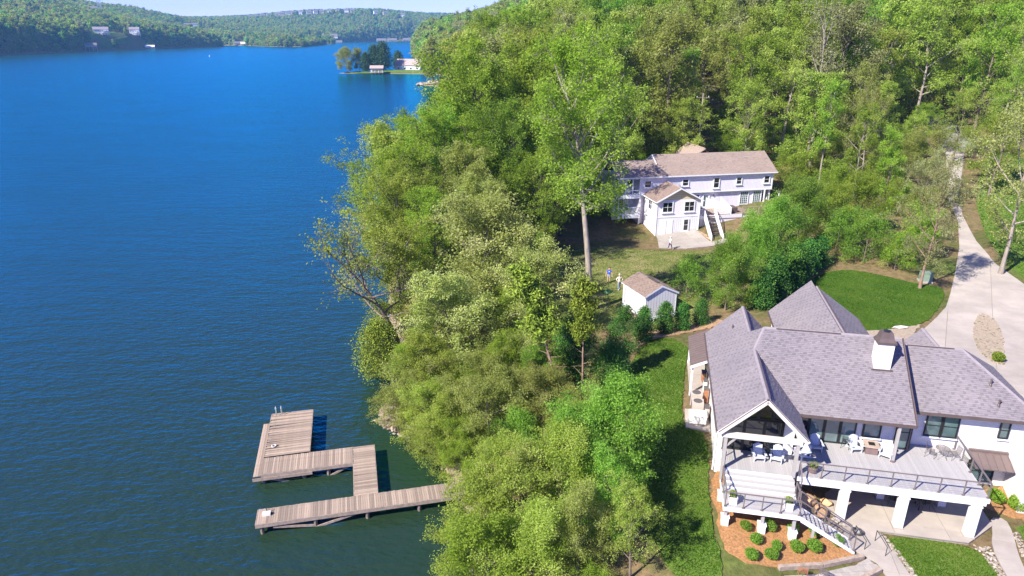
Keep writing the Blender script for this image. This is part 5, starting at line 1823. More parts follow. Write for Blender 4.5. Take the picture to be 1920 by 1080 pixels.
for p, q in (((3.6, 0.05, -0.05), (6.4, 0.05, 0.62)), ((6.9, 1.1, -0.2), (6.9, 0.1, 0.6)), ((-0.1, 5.5, 0.5), (1.6, 5.5, -0.1)), ((4.35, 5.5, -0.1), (5.9, 5.6, 0.6)), ((1.0, 0.05, 0.45), (3.6, 0.05, 0.1)), ((2.7, 13.2, -0.1), (2.7, 11, 0.65))):
    MB().bar(p, q, 0.05, 0.16).build('cross_brace', T, DK)
for p in (0.1, 0.52):
    pts = [(p, 13.72, -0.9), (p, 13.72, ZD + 0.35), (p, 13.66, ZD + 0.72), (p, 13.45, ZD + 0.82), (p, 13.28, ZD + 0.7), (p, 13.28, ZD + 0.12)]
    MB().tube(pts, 0.028, 6).build('ladder_rail', 'steel', DK)
for k in range(4):
    MB().bar((0.1, 13.72, 0.6 - k * 0.3), (0.52, 13.72, 0.6 - k * 0.3), 0.04, 0.03).build('ladder_rung', 'steel', DK)


def dock_thing(p, q, z):
    c, s = math.cos(R(13)), math.sin(R(13))
    return (-16.2 + p * c - q * s, 35.23 + p * s + q * c, z)


t = empty('dock_box', dock_thing(0.62, 0.85, ZD + 0.006), R(13), 'small white box with a dark post near the end of the lower dock arm', 'box')
box('box', 'pale_box', t, -0.30, 0.20, -0.16, 0.16, 0, 0.16)
MB().bar((-0.05, 0.2, 0), (-0.05, 0.2, 0.42), 0.05).build('post', 'black_metal', t)
box('bracket', 'black_metal', t, 0.2, 0.34, -0.04, 0.04, 0, 0.1)
t = empty('mooring_cleat', dock_thing(0.45, 8.6, ZD + 0.106), R(20), 'pale rope and dark cleat on the raised swim platform', 'cleat')
MB().bar((-0.18, 0, 0.09), (0.22, 0, 0.09), 0.05).build('horn', 'black_metal', t)
box('foot', 'black_metal', t, -0.07, 0.07, -0.05, 0.05, 0, 0.065)
MB().tube([(0.16 * math.cos(k * 0.6) - 0.1, 0.14 * math.sin(k * 0.6) + 0.05, 0.03 + 0.008 * k) for k in range(18)], 0.025, 5).build('rope', 'pale_box', t)

# ---------------------------------------------------------------- people
def person(x, y, rz, pose, label, look):
    """one continuous skinned body, coloured by region; hair is a child"""
    zg = gz(x, y) + 0.05
    root = empty('person', (x, y, zg), rz, label, 'person')
    J = {}
    def j(n, p, r):
        J[n] = (Vector(p), r)
    st, ar = pose['stride'], pose['arms']
    j('pelvis', (0, 0, 0.95), 0.155)
    j('waist', (0, 0, 1.10), 0.14)
    j('chest', (0, -0.02, 1.30), 0.165)
    j('neck', (0, -0.01, 1.48), 0.065)
    j('chin', (0, -0.02, 1.57), 0.085)
    j('head', (0, -0.02, 1.67), 0.105)
    j('crown', (0, -0.01, 1.74), 0.08)
    edges = [('pelvis', 'waist'), ('waist', 'chest'), ('chest', 'neck'), ('neck', 'chin'), ('chin', 'head'), ('head', 'crown')]
    for s, n in ((-1, 'l'), (1, 'r')):
        f = st * s
        j('hip' + n, (0.10 * s, 0, 0.88), 0.10)
        j('knee' + n, (0.115 * s, -0.10 * abs(f) + f * 0.5, 0.50), 0.068)
        j('ank' + n, (0.12 * s, f, 0.09), 0.045)
        j('toe' + n, (0.135 * s, f - 0.17, 0.045), 0.04)
        edges += [('pelvis', 'hip' + n), ('hip' + n, 'knee' + n), ('knee' + n, 'ank' + n), ('ank' + n, 'toe' + n)]
        el, ha = ar[0 if s < 0 else 1]
        j('sh' + n, (0.20 * s, -0.01, 1.40), 0.065)
        j('el' + n, (el[0], el[1], el[2]), 0.047)
        j('wr' + n, (ha[0], ha[1], ha[2]), 0.034)
        d = (Vector(ha) - Vector(el)).normalized()
        pm = Vector(ha) + d * 0.08
        j('pa' + n, pm, 0.036)
        edges += [('chest', 'sh' + n), ('sh' + n, 'el' + n), ('el' + n, 'wr' + n), ('wr' + n, 'pa' + n)]
        sd = d.cross(Vector((0, 1, 0.2))).normalized()
        for k in range(4):
            o = sd * (0.022 * (k - 1.5))
            ln = (0.065, 0.078, 0.074, 0.055)[k]
            j(f'f{k}{n}', pm + o + d * 0.035, 0.010)
            j(f'g{k}{n}', pm + o * 1.1 + d * (0.035 + ln * 0.6) + Vector((0, -0.01, -0.005)), 0.009)
            j(f'h{k}{n}', pm + o * 1.1 + d * (0.03 + ln) + Vector((0, -0.025, -0.01)), 0.008)
            edges += [('pa' + n, f'f{k}{n}'), (f'f{k}{n}', f'g{k}{n}'), (f'g{k}{n}', f'h{k}{n}')]
        j('t1' + n, Vector(ha) + d * 0.04 - sd * 0.045 + Vector((0, -0.015, 0)), 0.011)
        j('t2' + n, Vector(ha) + d * 0.09 - sd * 0.06 + Vector((0, -0.03, 0)), 0.009)
        edges += [('wr' + n, 't1' + n), ('t1' + n, 't2' + n)]
    names = list(J)
    me = bpy.data.meshes.new('body')
    me.from_pydata([J[n][0] for n in names], [(names.index(a), names.index(b)) for a, b in edges], [])
    o = bpy.data.objects.new('body', me)
    COL.objects.link(o)
    sk = o.modifiers.new('skin', 'SKIN')
    sv = me.skin_vertices[0].data
    for k, n in enumerate(names):
        r = J[n][1]
        sv[k].radius = (r, r * (0.72 if n in ('chest', 'waist', 'pelvis') else 1.0))
        sv[k].use_root = (n == 'pelvis')
    sub = o.modifiers.new('sub', 'SUBSURF')
    sub.levels = sub.render_levels = 2
    dg = bpy.context.evaluated_depsgraph_get()
    bm = bpy.data.meshes.new_from_object(o.evaluated_get(dg))
    bpy.data.objects.remove(o)
    bm.materials.clear()
    order = ['skin', look['top'], look['legs'], look['shoes']]
    for m in order:
        bm.materials.append(MATS[m])
    wl, wr = Vector(ar[0][1]), Vector(ar[1][1])
    for p in bm.polygons:
        c = p.center
        p.use_smooth = True
        if c.z > 1.50:
            i = 0
        elif min((c - wl).length, (c - wr).length) < 0.17 or (abs(c.x) > 0.215 and look.get('short') and c.z < 1.27):
            i = 0
        elif c.z > 0.97 or abs(c.x) > 0.26:
            i = 1
        elif c.z > look.get('hem', 0.12):
            i = 2
        elif c.z < 0.11:
            i = 3
        else:
            i = 0
        p.material_index = i
    body = link('body', bm, None, root)
    hm = bmesh.new()
    bmesh.ops.create_uvsphere(hm, u_segments=14, v_segments=10, radius=0.118)
    for v in list(hm.verts):
        v.co.y = v.co.y * 1.08 + 0.018
        v.co.z *= 1.05
    bmesh.ops.delete(hm, geom=[v for v in hm.verts if v.co.z < -0.01 - (0.07 if v.co.y > 0.02 else 0) and True or (v.co.y < -0.075 and v.co.z < 0.055)], context='VERTS')
    hme = bpy.data.meshes.new('hair')
    hm.to_mesh(hme)
    hm.free()
    h = link('hair', hme, look['hair'], root)
    h.location = (0, -0.015, 1.70)
    # face: nose, eyes, ears
    fm = MB()
    fm.add([(-0.014, -0.105, 1.64), (0.014, -0.105, 1.64), (0, -0.135, 1.635), (0, -0.105, 1.685)], [(0, 2, 1), (0, 3, 2), (1, 2, 3)])
    fm.build('nose', 'skin', root)
    for s in (-1, 1):
        MB().box(s * 0.038 - 0.012, s * 0.038 + 0.012, -0.118, -0.10, 1.675, 1.687).build('eye', 'hair_dark', root)
        MB().box(s * 0.102 - 0.01, s * 0.102 + 0.01, -0.03, 0.015, 1.64, 1.70).build('ear', 'skin', root)
    MB().box(-0.025, 0.025, -0.112, -0.095, 1.602, 1.612).build('mouth', 'terracotta', root)
    return root


person(10.65, 70.7, R(-8), dict(stride=0.05, arms=(((-0.30, 0.02, 1.15), (-0.33, -0.06, 0.90)), ((0.30, 0.02, 1.15), (0.33, -0.06, 0.90)))),
       'person in blue t-shirt and grey shorts standing beyond the shed', dict(top='cloth_blue', legs='cloth_khaki', shoes='hair_dark', hair='hair_dark', hem=0.55, short=True))
pp = bpy.data.objects['person']
MB().slab([(-0.07, -0.178, 1.28), (0.07, -0.178, 1.28), (0.05, -0.178, 1.38), (-0.05, -0.178, 1.38)], 0.005, (0, 1, 0)).build('shirt_print', 'cloth_white', pp)
person(11.35, 67.9, R(12), dict(stride=0.13, arms=(((-0.36, 0.0, 1.18), (-0.24, -0.2, 1.05)), ((0.36, 0.0, 1.18), (0.24, -0.2, 1.08)))),
       'person in cream top and blue jeans beside the shed', dict(top='cloth_cream', legs='cloth_denim', shoes='cloth_white', hair='hair_white'))
person(*W2(3.7, -10.9), R(100), dict(stride=0.24, arms=(((-0.28, 0.1, 1.16), (-0.27, -0.02, 0.93)), ((0.28, -0.06, 1.16), (0.27, -0.22, 0.98)))),
       'person in white jacket and navy trousers walking across the patio', dict(top='cloth_white', legs='cloth_navy', shoes='cloth_white', hair='hair_white'))
x, y = 10.0, 66.9
t = empty('hose_reel', (x, y, gz(x, y) + 0.05), R(20), 'green hose cart lying on the grass near the two people', 'hose cart')
for k in range(5):
    MB().tube([((0.36 - 0.03 * k) * math.cos(a * 0.4), (0.30 - 0.03 * k) * math.sin(a * 0.4), 0.06 + 0.05 * k) for a in range(17)], 0.045, 6).build('hose_loop', 'green_plastic', t)
MB().tube([(-0.2, 0, 0), (0.1, 0.1, 0.7), (0.2, 0.12, 0.75)], 0.025, 6).build('handle', 'green_plastic', t)
MB().tube([(0.3, 0.0, 0.05), (0.7, -0.3, 0.03), (1.1, -0.1, 0.03), (1.5, 0.2, 0.03)], 0.03, 5).build('hose_end', 'green_plastic', t)

# ---------------------------------------------------------------- buildings far off
def far_house(x, y, rz, w, d, h, rh, label, wall='far_wall', roof='far_roof', porch=False, z=None, nwin=4, storeys=2, group=None, name='house'):
    zz = (gz(x, y) if z is None else z) - 0.6
    t = empty(name, (x, y, zz), rz, label, 'house', group)
    box('wall', wall, t, -w / 2, w / 2, -d / 2, d / 2, 0, h)
    for s in (-1, 1):
        MB().slab([(s * w / 2, -d / 2, h), (s * w / 2, d / 2, h), (s * w / 2, 0, h + rh)], 0.2, (-s, 0, 0)).build('gable_wall', wall, t)
    e = 0.6
    for s in (-1, 1):
        MB().slab([(-w / 2 - e, s * (d / 2 + e), h - 0.1), (w / 2 + e, s * (d / 2 + e), h - 0.1), (w / 2 + e, 0, h + rh), (-w / 2 - e, 0, h + rh)], 0.25).build('roof', roof, t)
    for k in range(nwin):
        for j in range(storeys):
            c = -w / 2 + (k + 0.5) * w / nwin
            z0 = 1.3 + j * (h - 0.6) / storeys
            window(t, 'x', c - 0.9, c + 0.9, z0, z0 + 1.5, -d / 2, -1, 'white_trim', 'glass_dark', 1, 1, fw=0.15, depth=0.12)
    if porch:
        box('porch_roof', 'far_wall', t, w * 0.05, w / 2 + 1.5, -d / 2 - 3.5, -d / 2 - 0.1, h * 0.62, h * 0.66)
        box('porch_floor', 'far_wall', t, w * 0.05, w / 2 + 1.5, -d / 2 - 3.5, -d / 2 - 0.1, h * 0.30, h * 0.34)
        for k in range(4):
            c = w * 0.07 + k * (w * 0.43 + 1.3) / 3
            box('porch_post', 'white_trim', t, c - 0.2, c + 0.2, -d / 2 - 3.4, -d / 2 - 3.0, -2, h * 0.62)
    box('chimney', 'far_wall_tan', t, w * 0.2, w * 0.2 + 1.2, 0.5, 1.6, h, h + rh + 1)
    return t


far_house(-738, 1310, R(28), 24, 11, 8.5, 4.5, 'white house with mauve roof on the far left bank, left one', roof='shingle_cap', porch=True)
far_house(-728, 1408, R(20), 17, 12, 10, 4.5, 'white house with two-tier porch on the far left bank, right one', roof='shingle_cap', porch=True)
far_house(-985, 1720, R(30), 30, 12, 7, 4, 'pale house at the top of the left wooded ridge', z=gz(-985, 1720) + 10, roof='far_roof')
far_house(-985, 2245, R(24), 38, 14, 7, 4, 'low pale house in a clearing on the far left hillside', roof='far_roof', storeys=1)
far_house(-575, 2300, R(14), 46, 16, 7, 7, 'dark-roofed white house on the green point across the lake', roof='far_roof', storeys=1, nwin=6)
far_house(-545, 2290, R(14), 18, 14, 6, 5, 'white wing beside the dark-roofed house across the lake', storeys=1, nwin=3)
far_house(-548, 2690, R(10), 24, 12, 8, 5, 'pinkish roofed house among trees on the far hill', wall='far_wall_tan', roof='pink_shutter')
far_house(-664, 1830, R(20), 16, 10, 8, 4, 'dark boat-club house beside the cove across the lake', wall='far_wall_tan')
rg = random.Random(3)
RIDGE = [(-1050, 0), (-1024, 1), (-998, 0), (-972, 1), (-942, 0), (-920, 1), (-896, 0), (-872, 1), (-843, 0), (-812, 1), (-787, 0), (-761, 1), (-731, 0), (-694, 1), (-662, 0), (-637, 1), (-545, 0), (-508, 1), (-437, 0)]
for k, (x, s) in enumerate(RIDGE):
    far_house(x, 2945 + rg.uniform(-8, 8), R(rg.uniform(5, 30)), rg.uniform(15, 19), 12, 9, 6, 'house with pale gable and dark roof in the row along the far ridge',
              wall=('far_wall', 'far_wall_tan')[s], z=gz(x, 2945) + 5, group='houses along the far ridge', nwin=3, name='ridge_house')


def boathouse(x, y, rz, w, d, z, label, roof='far_roof', h=4.0):
    t = empty('boathouse', (x, y, 0), rz, label, 'boathouse')
    box('dock_floor', 'dock_timber', t, -w / 2 - 1, w / 2 + 1, -d / 2 - 1, d / 2, z - 0.4, z)
    for i in range(4):
        for s in (-1, 1):
            a = -w / 2 + i * w / 3
            box('post', 'far_wall', t, a - 0.18, a + 0.18, s * d / 2 - 0.18, s * d / 2 + 0.18, -1.5, z + h)
    box('wall', 'far_wall', t, -w / 2 + 0.3, w / 2 - 0.3, -d / 2 + 1, d / 2 - 0.5, z + h * 0.45, z + h)
    for s in (-1, 1):
        MB().slab([(-w / 2 - 1, s * (d / 2 + 1), z + h - 0.1), (w / 2 + 1, s * (d / 2 + 1), z + h - 0.1), (w / 2 + 1, 0, z + h + w * 0.22), (-w / 2 - 1, 0, z + h + w * 0.22)], 0.25).build('roof', roof, t)
    MB().bar((-w / 2 - 1, -d / 2 - 1, z + 1), (w / 2 + 1, -d / 2 - 1, z + 1), 0.12).build('railing', 'far_wall', t)
    return t


boathouse(-716, 1232, R(30), 17, 9, 5.5, 'white boathouse on stilts at the far left bank', h=4.5)
boathouse(-702, 1405, R(20), 15, 9, 1.2, 'low pale-roofed boathouse below the two white houses', roof='far_wall', h=3)
for x, y, lb in ((-437, 2430, 'dock roof nearest the green point at the head of the lake'), (-412, 2500, 'middle dock roof at the head of the lake'), (-381, 2640, 'farthest dock roof at the head of the lake')):
    boathouse(x, y, R(10), 30, 12, 1.2, lb, roof='far_roof', h=4)
boathouse(-678, 1795, R(25), 20, 10, 1.2, 'covered dock in the cove across the lake, left one', roof='far_roof', h=4)
boathouse(-652, 1770, R(25), 18, 10, 1.2, 'covered dock in the cove across the lake, right one', roof='far_wall', h=3.5)
boathouse(-104.5, 554.5, R(4), 8.5, 5, 1.2, 'dark two-level boathouse at the tip of the wooded point', roof='far_roof_tan', h=3.2)
t = empty('gazebo', (-498, 1815, gz(-498, 1815)), 0, 'white pointed gazebo on the lawn across the lake', 'gazebo')
MB().lathe([(9, 4), (3, 6.5), (0.3, 9)], n=8).build('roof', 'far_wall', t)
for k in range(8):
    a = k * math.pi / 4
    box('post', 'far_wall', t, 8 * math.cos(a) - 0.2, 8 * math.cos(a) + 0.2, 8 * math.sin(a) - 0.2, 8 * math.sin(a) + 0.2, 0, 4)
far_house(-82, 580, R(-14), 21, 12, 4.5, 4.5, 'tan-roofed house on the wooded point in mid lake', roof='far_roof_tan', wall='far_wall', storeys=1)
LAWN_FAR = [(-560, 1700), (-535, 1670), (-470, 1665), (-475, 1800), (-520, 2080), (-545, 2250), (-600, 2280), (-640, 2100), (-600, 1850)]
drape('lawn', LAWN_FAR, 'lawn', lift=0.8, step=30, skirt=0)
drape('lawn', [(-725, 1270), (-716, 1310), (-716, 1370), (-735, 1390), (-750, 1330), (-742, 1270)], 'lawn', lift=0.6, step=12, skirt=0)
drape('lawn', [(-1010, 2220), (-960, 2200), (-900, 2205), (-900, 2230), (-960, 2260)], 'lawn', lift=0.9, step=14, skirt=0)
drape('lawn', [(-132, 560), (-120, 557.5), (-88, 556), (-64, 550), (-60, 575), (-78, 596), (-100, 584), (-124, 570)], 'lawn', lift=0.1, step=4, skirt=0)
# transmission tower on the left ridge
tx, ty = -1000, 1790
t = empty('transmission_tower', (tx, ty, gz(tx, ty)), R(20), 'steel lattice pylon rising above the left wooded ridge', 'pylon')
for sx_ in (-1, 1):
    for sy_ in (-1, 1):
        MB().bar((sx_ * 6, sy_ * 6, 0), (sx_ * 1.6, sy_ * 1.6, 52), 0.5).build('leg', 'steel', t)
m = MB()
for k in range(8):
    f0, f1 = k / 8, (k + 1) / 8
    w0, w1 = 6 - 4.4 * f0, 6 - 4.4 * f1
    for s in (-1, 1):
        m.bar((-w0, s * w0, 52 * f0), (w1, s * w1, 52 * f1), 0.3)
        m.bar((w0, s * w0, 52 * f0), (-w1, s * w1, 52 * f1), 0.3)
m.build('lattice', 'steel', t)['kind'] = 'stuff'
for z in (38, 45, 52):
    MB().bar((-9, 0, z), (9, 0, z), 0.5).build('cross_arm', 'steel', t)
t = empty('channel_buoy', (-396, 944, 0), 0, 'tiny white channel buoy out on the open lake', 'buoy')
MB().lathe([(0.5, -0.5), (0.5, 0.6), (0.45, 2.4), (0.2, 2.6)], n=10).build('float', 'white_paint', t)
MB().lathe([(0.52, 1.5), (0.52, 1.8)], n=10).build('band', 'copper', t)

# the brown cabin in the wood and the pole in front of it
CB = empty('cabin', (39.5, 150, gz(39.5, 150) - 0.3), R(10), 'brown cabin with hipped roof half hidden in the wood', 'house')
box('wall', 'far_wall_tan', CB, -6, 6, -4, 4, 0, 3.4)
zc = 3.3
for pl in ([(-6.7, -4.7, zc), (6.7, -4.7, zc), (2.5, 0, zc + 3.2), (-2.5, 0, zc + 3.2)], [(6.7, -4.7, zc), (6.7, 4.7, zc), (2.5, 0, zc + 3.2)], [(6.7, 4.7, zc), (-6.7, 4.7, zc), (-2.5, 0, zc + 3.2), (2.5, 0, zc + 3.2)], [(-6.7, 4.7, zc), (-6.7, -4.7, zc), (-2.5, 0, zc + 3.2)]):
    MB().slab(pl, 0.2).build('roof', 'bark', CB)
window(CB, 'x', -3.2, -1.8, 0.9, 2.9, -4, -1, 'white_trim', 'glass', 2, 4, fw=0.1)
window(CB, 'x', 1.0, 2.2, 0.2, 2.5, -4, -1, 'white_trim', 'glass_dark', 1, 1, fw=0.1, name='door')
box('chimney', 'stone_block', CB, -1.2, -0.2, 1, 2, 5, 8.4)
pz = gz(30.5, 113)
t = empty('utility_pole', (30.5, 113, pz), 0, 'pale timber utility pole behind the lilac house', 'pole')
MB().tube([(0, 0, -0.5), (0.05, 0, 14)], [0.17, 0.11], 8).build('pole', 'bark_pale', t)
MB().bar((-1.0, 0, 13.3), (1.1, 0, 13.3), 0.1, 0.13).build('cross_arm', 'bark', t)
for s in (-0.9, 0.0, 0.95):
    MB().lathe([(0.04, 13.37), (0.06, 13.5), (0.03, 13.55)], s, 0, 8).build('insulator', 'pale_box', t)
# transformer box by the drive
x, y = 41.9, 65.2
t = empty('transformer_box', (x, y, gz(x, y)), R(-10), 'pale green electrical box behind the leaning drive tree', 'electrical box')
box('cabinet', 'green_box', t, -0.5, 0.5, -0.45, 0.45, 0.1, 0.95)
box('lid', 'green_box', t, -0.53, 0.53, -0.48, 0.48, 0.95, 1.0)
box('base', 'concrete', t, -0.6, 0.6, -0.55, 0.55, -0.1, 0.1)
# wire fence of the dog run
t = empty('wire_fence', (42.6, 91.9, gz(42.6, 91.9)), R(8), 'low dark wire fence behind the bright green trees', 'fence')
for k in range(4):
    box('post', 'bark_dark', t, k * 1.9 - 0.06, k * 1.9 + 0.06, -0.06, 0.06, -0.2, 1.25)
MB().bar((0, 0, 1.18), (5.7, 0, 1.18), 0.05).build('rail', 'bark_dark', t)
MB().bar((0, 0, 0.15), (5.7, 0, 0.15), 0.05).build('rail', 'bark_dark', t)
for k in range(4):
    MB().bar((0, 0.0, 0.35 + k * 0.2), (5.7, 0.0, 0.35 + k * 0.2), 0.015).build('wire', 'bark_dark', t)
# boulder on the back lawn
o = link('boulder', rock_mesh(77, 0.5), 'rock_pale')
o.location = (33.6, 54.15, gz(33.6, 54.15) + 0.12)
o.scale = (1.3, 0.7, 0.6)
tag(o, 'flat pale boulder at the edge of the back lawn', 'boulder')
# rocky points on the shore
rg = random.Random(9)
pts = [(x, y) for x, y in scatter_in([(-11.6, 48.2), (-8.0, 46.2), (-6.6, 47.6), (-8.2, 49.5), (-10.8, 50.2)], 150, rg)]
stones('shore_rocks', pts, 'bank_stone', 0.2, 0.6, sink=0.05, label='heap of tan rocks on the point above the dock', cat='rocks', rng=rg)
pts = []
for (ax, ay), (bx, by) in zip(SHORE[2:8], SHORE[3:9]):
    for k in range(24):
        f = rg.random()
        pts.append((ax + (bx - ax) * f + rg.uniform(-0.3, 2.4), ay + (by - ay) * f + rg.uniform(-0.5, 0.5)))
stones('shore_rocks', pts, 'bank_stone', 0.15, 0.55, sink=0.1, label='pale stones along the bank below the house', cat='rocks', rng=rg)
pts = [(rg.uniform(-58, -40), 0) for _ in range(160)]
pts = [(x, 433.5 - (x + 58) * 0.45 + rg.uniform(-1.5, 2.5)) for x, _ in pts]
stones('shore_rocks', pts, 'river_stone', 0.8, 2.2, sink=0.2, label='pale rocks edging the near wooded headland', cat='rocks', rng=rg)

# ---------------------------------------------------------------- trees
def _tubes(paths, sides):
    """paths: list of (points (k,3), radii (k)); returns verts, quads"""
    V, Q, off = [], [], 0
    for pts, rad, n in zip(*paths, sides):
        k = len(pts)
        d = np.gradient(pts, axis=0)
        d /= np.linalg.norm(d, axis=1)[:, None] + 1e-9
        ref = np.where(np.abs(d[:, 2:3]) < 0.9, np.array([[0, 0, 1.0]]), np.array([[1.0, 0, 0]]))
        s = np.cross(d, ref)
        s /= np.linalg.norm(s, axis=1)[:, None] + 1e-9
        t = np.cross(s, d)
        an = np.arange(n) * 2 * np.pi / n
        ring = pts[:, None, :] + (s[:, None, :] * np.cos(an)[None, :, None] + t[:, None, :] * np.sin(an)[None, :, None]) * rad[:, None, None]
        V.append(ring.reshape(-1, 3))
        i = np.arange(k - 1)[:, None] * n
        j = np.arange(n)[None, :]
        a, b = i + j, i + (j + 1) % n
        Q.append((np.stack([a, a + n, b + n, b], -1) + off).reshape(-1, 4))
        off += k * n
    return np.concatenate(V), np.concatenate(Q)


def _limb(p0, d0, length, k, bend, rg, wob=0.08):
    pts = [np.array(p0, float)]
    d = np.array(d0, float)
    for _ in range(k):
        d = d + np.array([0, 0, bend]) + rg.normal(size=3) * wob
        d /= np.linalg.norm(d)
        pts.append(pts[-1] + d * length / k)
    return np.array(pts)


def _leaves(anch, n, sig, ls, rg, up=0.7, flat=0.8, tints=None, w=0.34):
    """leaf-shaped quads round anchor points; each anchor has a tint of its own"""
    m = len(anch)
    at = rg.normal(0.5, 0.17, m) if tints is None else tints
    i = rg.integers(0, m, n)
    c = anch[i] + rg.normal(size=(n, 3)) * np.array([sig, sig, sig * flat])
    nr = rg.normal(size=(n, 3)) * 0.7 + np.array([0, 0, up])
    nr /= np.linalg.norm(nr, axis=1)[:, None] + 1e-9
    d = np.cross(nr, rg.normal(size=(n, 3)))
    d /= np.linalg.norm(d, axis=1)[:, None] + 1e-9
    s = np.cross(nr, d)
    L_ = (ls * rg.uniform(0.6, 1.35, n))[:, None]
    v = np.stack([c - d * L_ * 0.5, c + s * L_ * w - d * L_ * 0.05, c + d * L_ * 0.5, c - s * L_ * w - d * L_ * 0.05], 1).reshape(-1, 3)
    t = np.clip(at[i] + rg.normal(0, 0.14, n), 0, 1)
    return v, np.repeat(t, 4)


def broadleaf(seed, H, cb, Rc, nl, ns, nt, nleaf, ls, lean=(0, 0), sig=0.45, rise=0.5, top=0.45, trunk_r=None, droop=0.03, one=False, sides=(8, 5, 4, 3)):
    """trunk, limbs, branches and twigs; leaves gather round the twigs. Returns (wood mesh, crown mesh)"""
    rg = np.random.default_rng(seed)
    r0 = trunk_r or H * 0.017
    k = 9
    tz = np.linspace(0, 1, k)
    wob = np.cumsum(rg.normal(0, 0.012 * H, (k, 2)), axis=0) * tz[:, None]
    tp = np.stack([lean[0] * tz ** 2 + wob[:, 0], lean[1] * tz ** 2 + wob[:, 1], H * 0.9 * tz], -1)
    tr = r0 * (1 - 0.82 * tz) * np.where(tz < 0.05, 1.35, 1.0)
    P, Rd, Sd = [tp], [tr], [sides[0]]
    anch, tint = [], []
    for i in range(nl):
        f = cb + (0.97 - cb) * (i + rg.uniform(0, 0.8)) / nl
        g = (f - cb) / (1 - cb)
        prof = math.sqrt(max(0.06, 1 - ((g - top) / max(top, 1 - top) * 0.96) ** 2))
        az = i * 2.399 + rg.uniform(-0.5, 0.5)
        q = np.array([np.interp(f / 0.97 * 1.0, tz, tp[:, c]) for c in range(3)])
        el = rise * 0.55 + 0.95 * g + rg.uniform(-0.2, 0.2)
        d = np.array([math.cos(az) * math.cos(el), math.sin(az) * math.cos(el), math.sin(el)])
        ln = Rc * prof * rg.uniform(0.6, 1.3)
        lp = _limb(q, d, ln, 5, 0.05, rg)
        lr = r0 * 0.42 * (1 - 0.5 * g) * np.linspace(1, 0.25, 6)
        P.append(lp); Rd.append(lr); Sd.append(sides[1])
        for j in range(ns):
            u = 0.28 + 0.72 * (j + rg.uniform(0, 0.9)) / ns
            u = min(u, 0.99)
            bp = np.array([np.interp(u, np.linspace(0, 1, 6), lp[:, c]) for c in range(3)])
            bd = (lp[-1] - lp[0]) / (np.linalg.norm(lp[-1] - lp[0]) + 1e-9) * 0.75 + rg.normal(size=3) * 0.62
            bd[2] += 0.12
            bd /= np.linalg.norm(bd)
            bl = ln * rg.uniform(0.28, 0.5) * (1.15 - 0.5 * u) + 0.3
            sp = _limb(bp, bd, bl, 3, -droop, rg, 0.14)
            P.append(sp); Rd.append(lr[-1] * np.array([1.0, 0.8, 0.6, 0.35])); Sd.append(sides[2])
            ct = rg.normal(0.5, 0.17)
            for m in range(nt):
                w = rg.uniform(0.35, 1.0)
                wp_ = np.array([np.interp(w, np.linspace(0, 1, 4), sp[:, c]) for c in range(3)])
                wd = bd * 0.5 + rg.normal(size=3) * 0.8
                wd /= np.linalg.norm(wd)
                wl = bl * rg.uniform(0.35, 0.7)
                tw = _limb(wp_, wd, wl, 2, -droop, rg, 0.15)
                P.append(tw); Rd.append(lr[-1] * np.array([0.45, 0.35, 0.2])); Sd.append(sides[3])
                anch.extend([tw[1], tw[2], (tw[1] + tw[2]) / 2])
                tint.extend([ct + rg.normal(0, 0.05)] * 3)
    V, Q = _tubes((P, Rd), Sd)
    wood = np_mesh('trunk', V, np.full(len(Q), 4), Q.ravel(), smooth=True)
    anch, tint = np.array(anch), np.array(tint)
    v, t = _leaves(anch, nleaf, sig, ls, rg, tints=tint)
    crown = np_mesh('crown', v, np.full(nleaf, 4), np.arange(nleaf * 4), t)
    return wood, crown


def conifer(seed, H, Rc, nleaf, ls, ovoid=0.35, trunk=0.08, base=0.05, wsp=0.25):
    """dense cone or ovoid of small sprays round a trunk, with an uneven outline"""
    rg = np.random.default_rng(seed)
    tp = np.array([[0, 0, 0], [0, 0, H * 0.5], [0, 0, H * 0.95]])
    P, Rd, Sd = [tp], [np.array([H * 0.016, H * 0.01, 0.01])], [7]
    anch, tint = [], []
    nb = int(70 + H * 14)
    for i in range(nb):
        g = (i + 0.5) / nb
        z = H * (base + (0.96 - base) * g)
        prof = (1 - g) ** 0.75 * (1 - ovoid) + ovoid * math.sqrt(max(0, 1 - (2 * g - 0.75) ** 2 / 1.6))
        prof = max(prof * (1 if g > 0.08 else 0.8), 0.03)
        az = i * 2.399
        r = Rc * prof * rg.uniform(0.72, 1.15)
        e = np.array([math.cos(az) * r, math.sin(az) * r, z + r * 0.28])
        s = np.array([0, 0, z])
        P.append(np.stack([s, (s + e) / 2 + np.array([0, 0, -0.03 * r]), e])); Rd.append(np.array([0.03, 0.02, 0.008]) * H / 6); Sd.append(3)
        tt = rg.normal(0.5, 0.15)
        for q in (0.45, 0.65, 0.82, 0.95, 1.0):
            anch.append(s + (e - s) * q)
            tint.append(tt + (q - 0.8) * 0.2)
    V, Q = _tubes((P, Rd), Sd)
    wood = np_mesh('trunk', V, np.full(len(Q), 4), Q.ravel(), smooth=True)
    v, t = _leaves(np.array(anch), nleaf, wsp * Rc * 0.55, ls, rg, up=0.25, flat=1.0, tints=np.array(tint), w=0.28)
    crown = np_mesh('crown', v, np.full(nleaf, 4), np.arange(nleaf * 4), t)
    return wood, crown


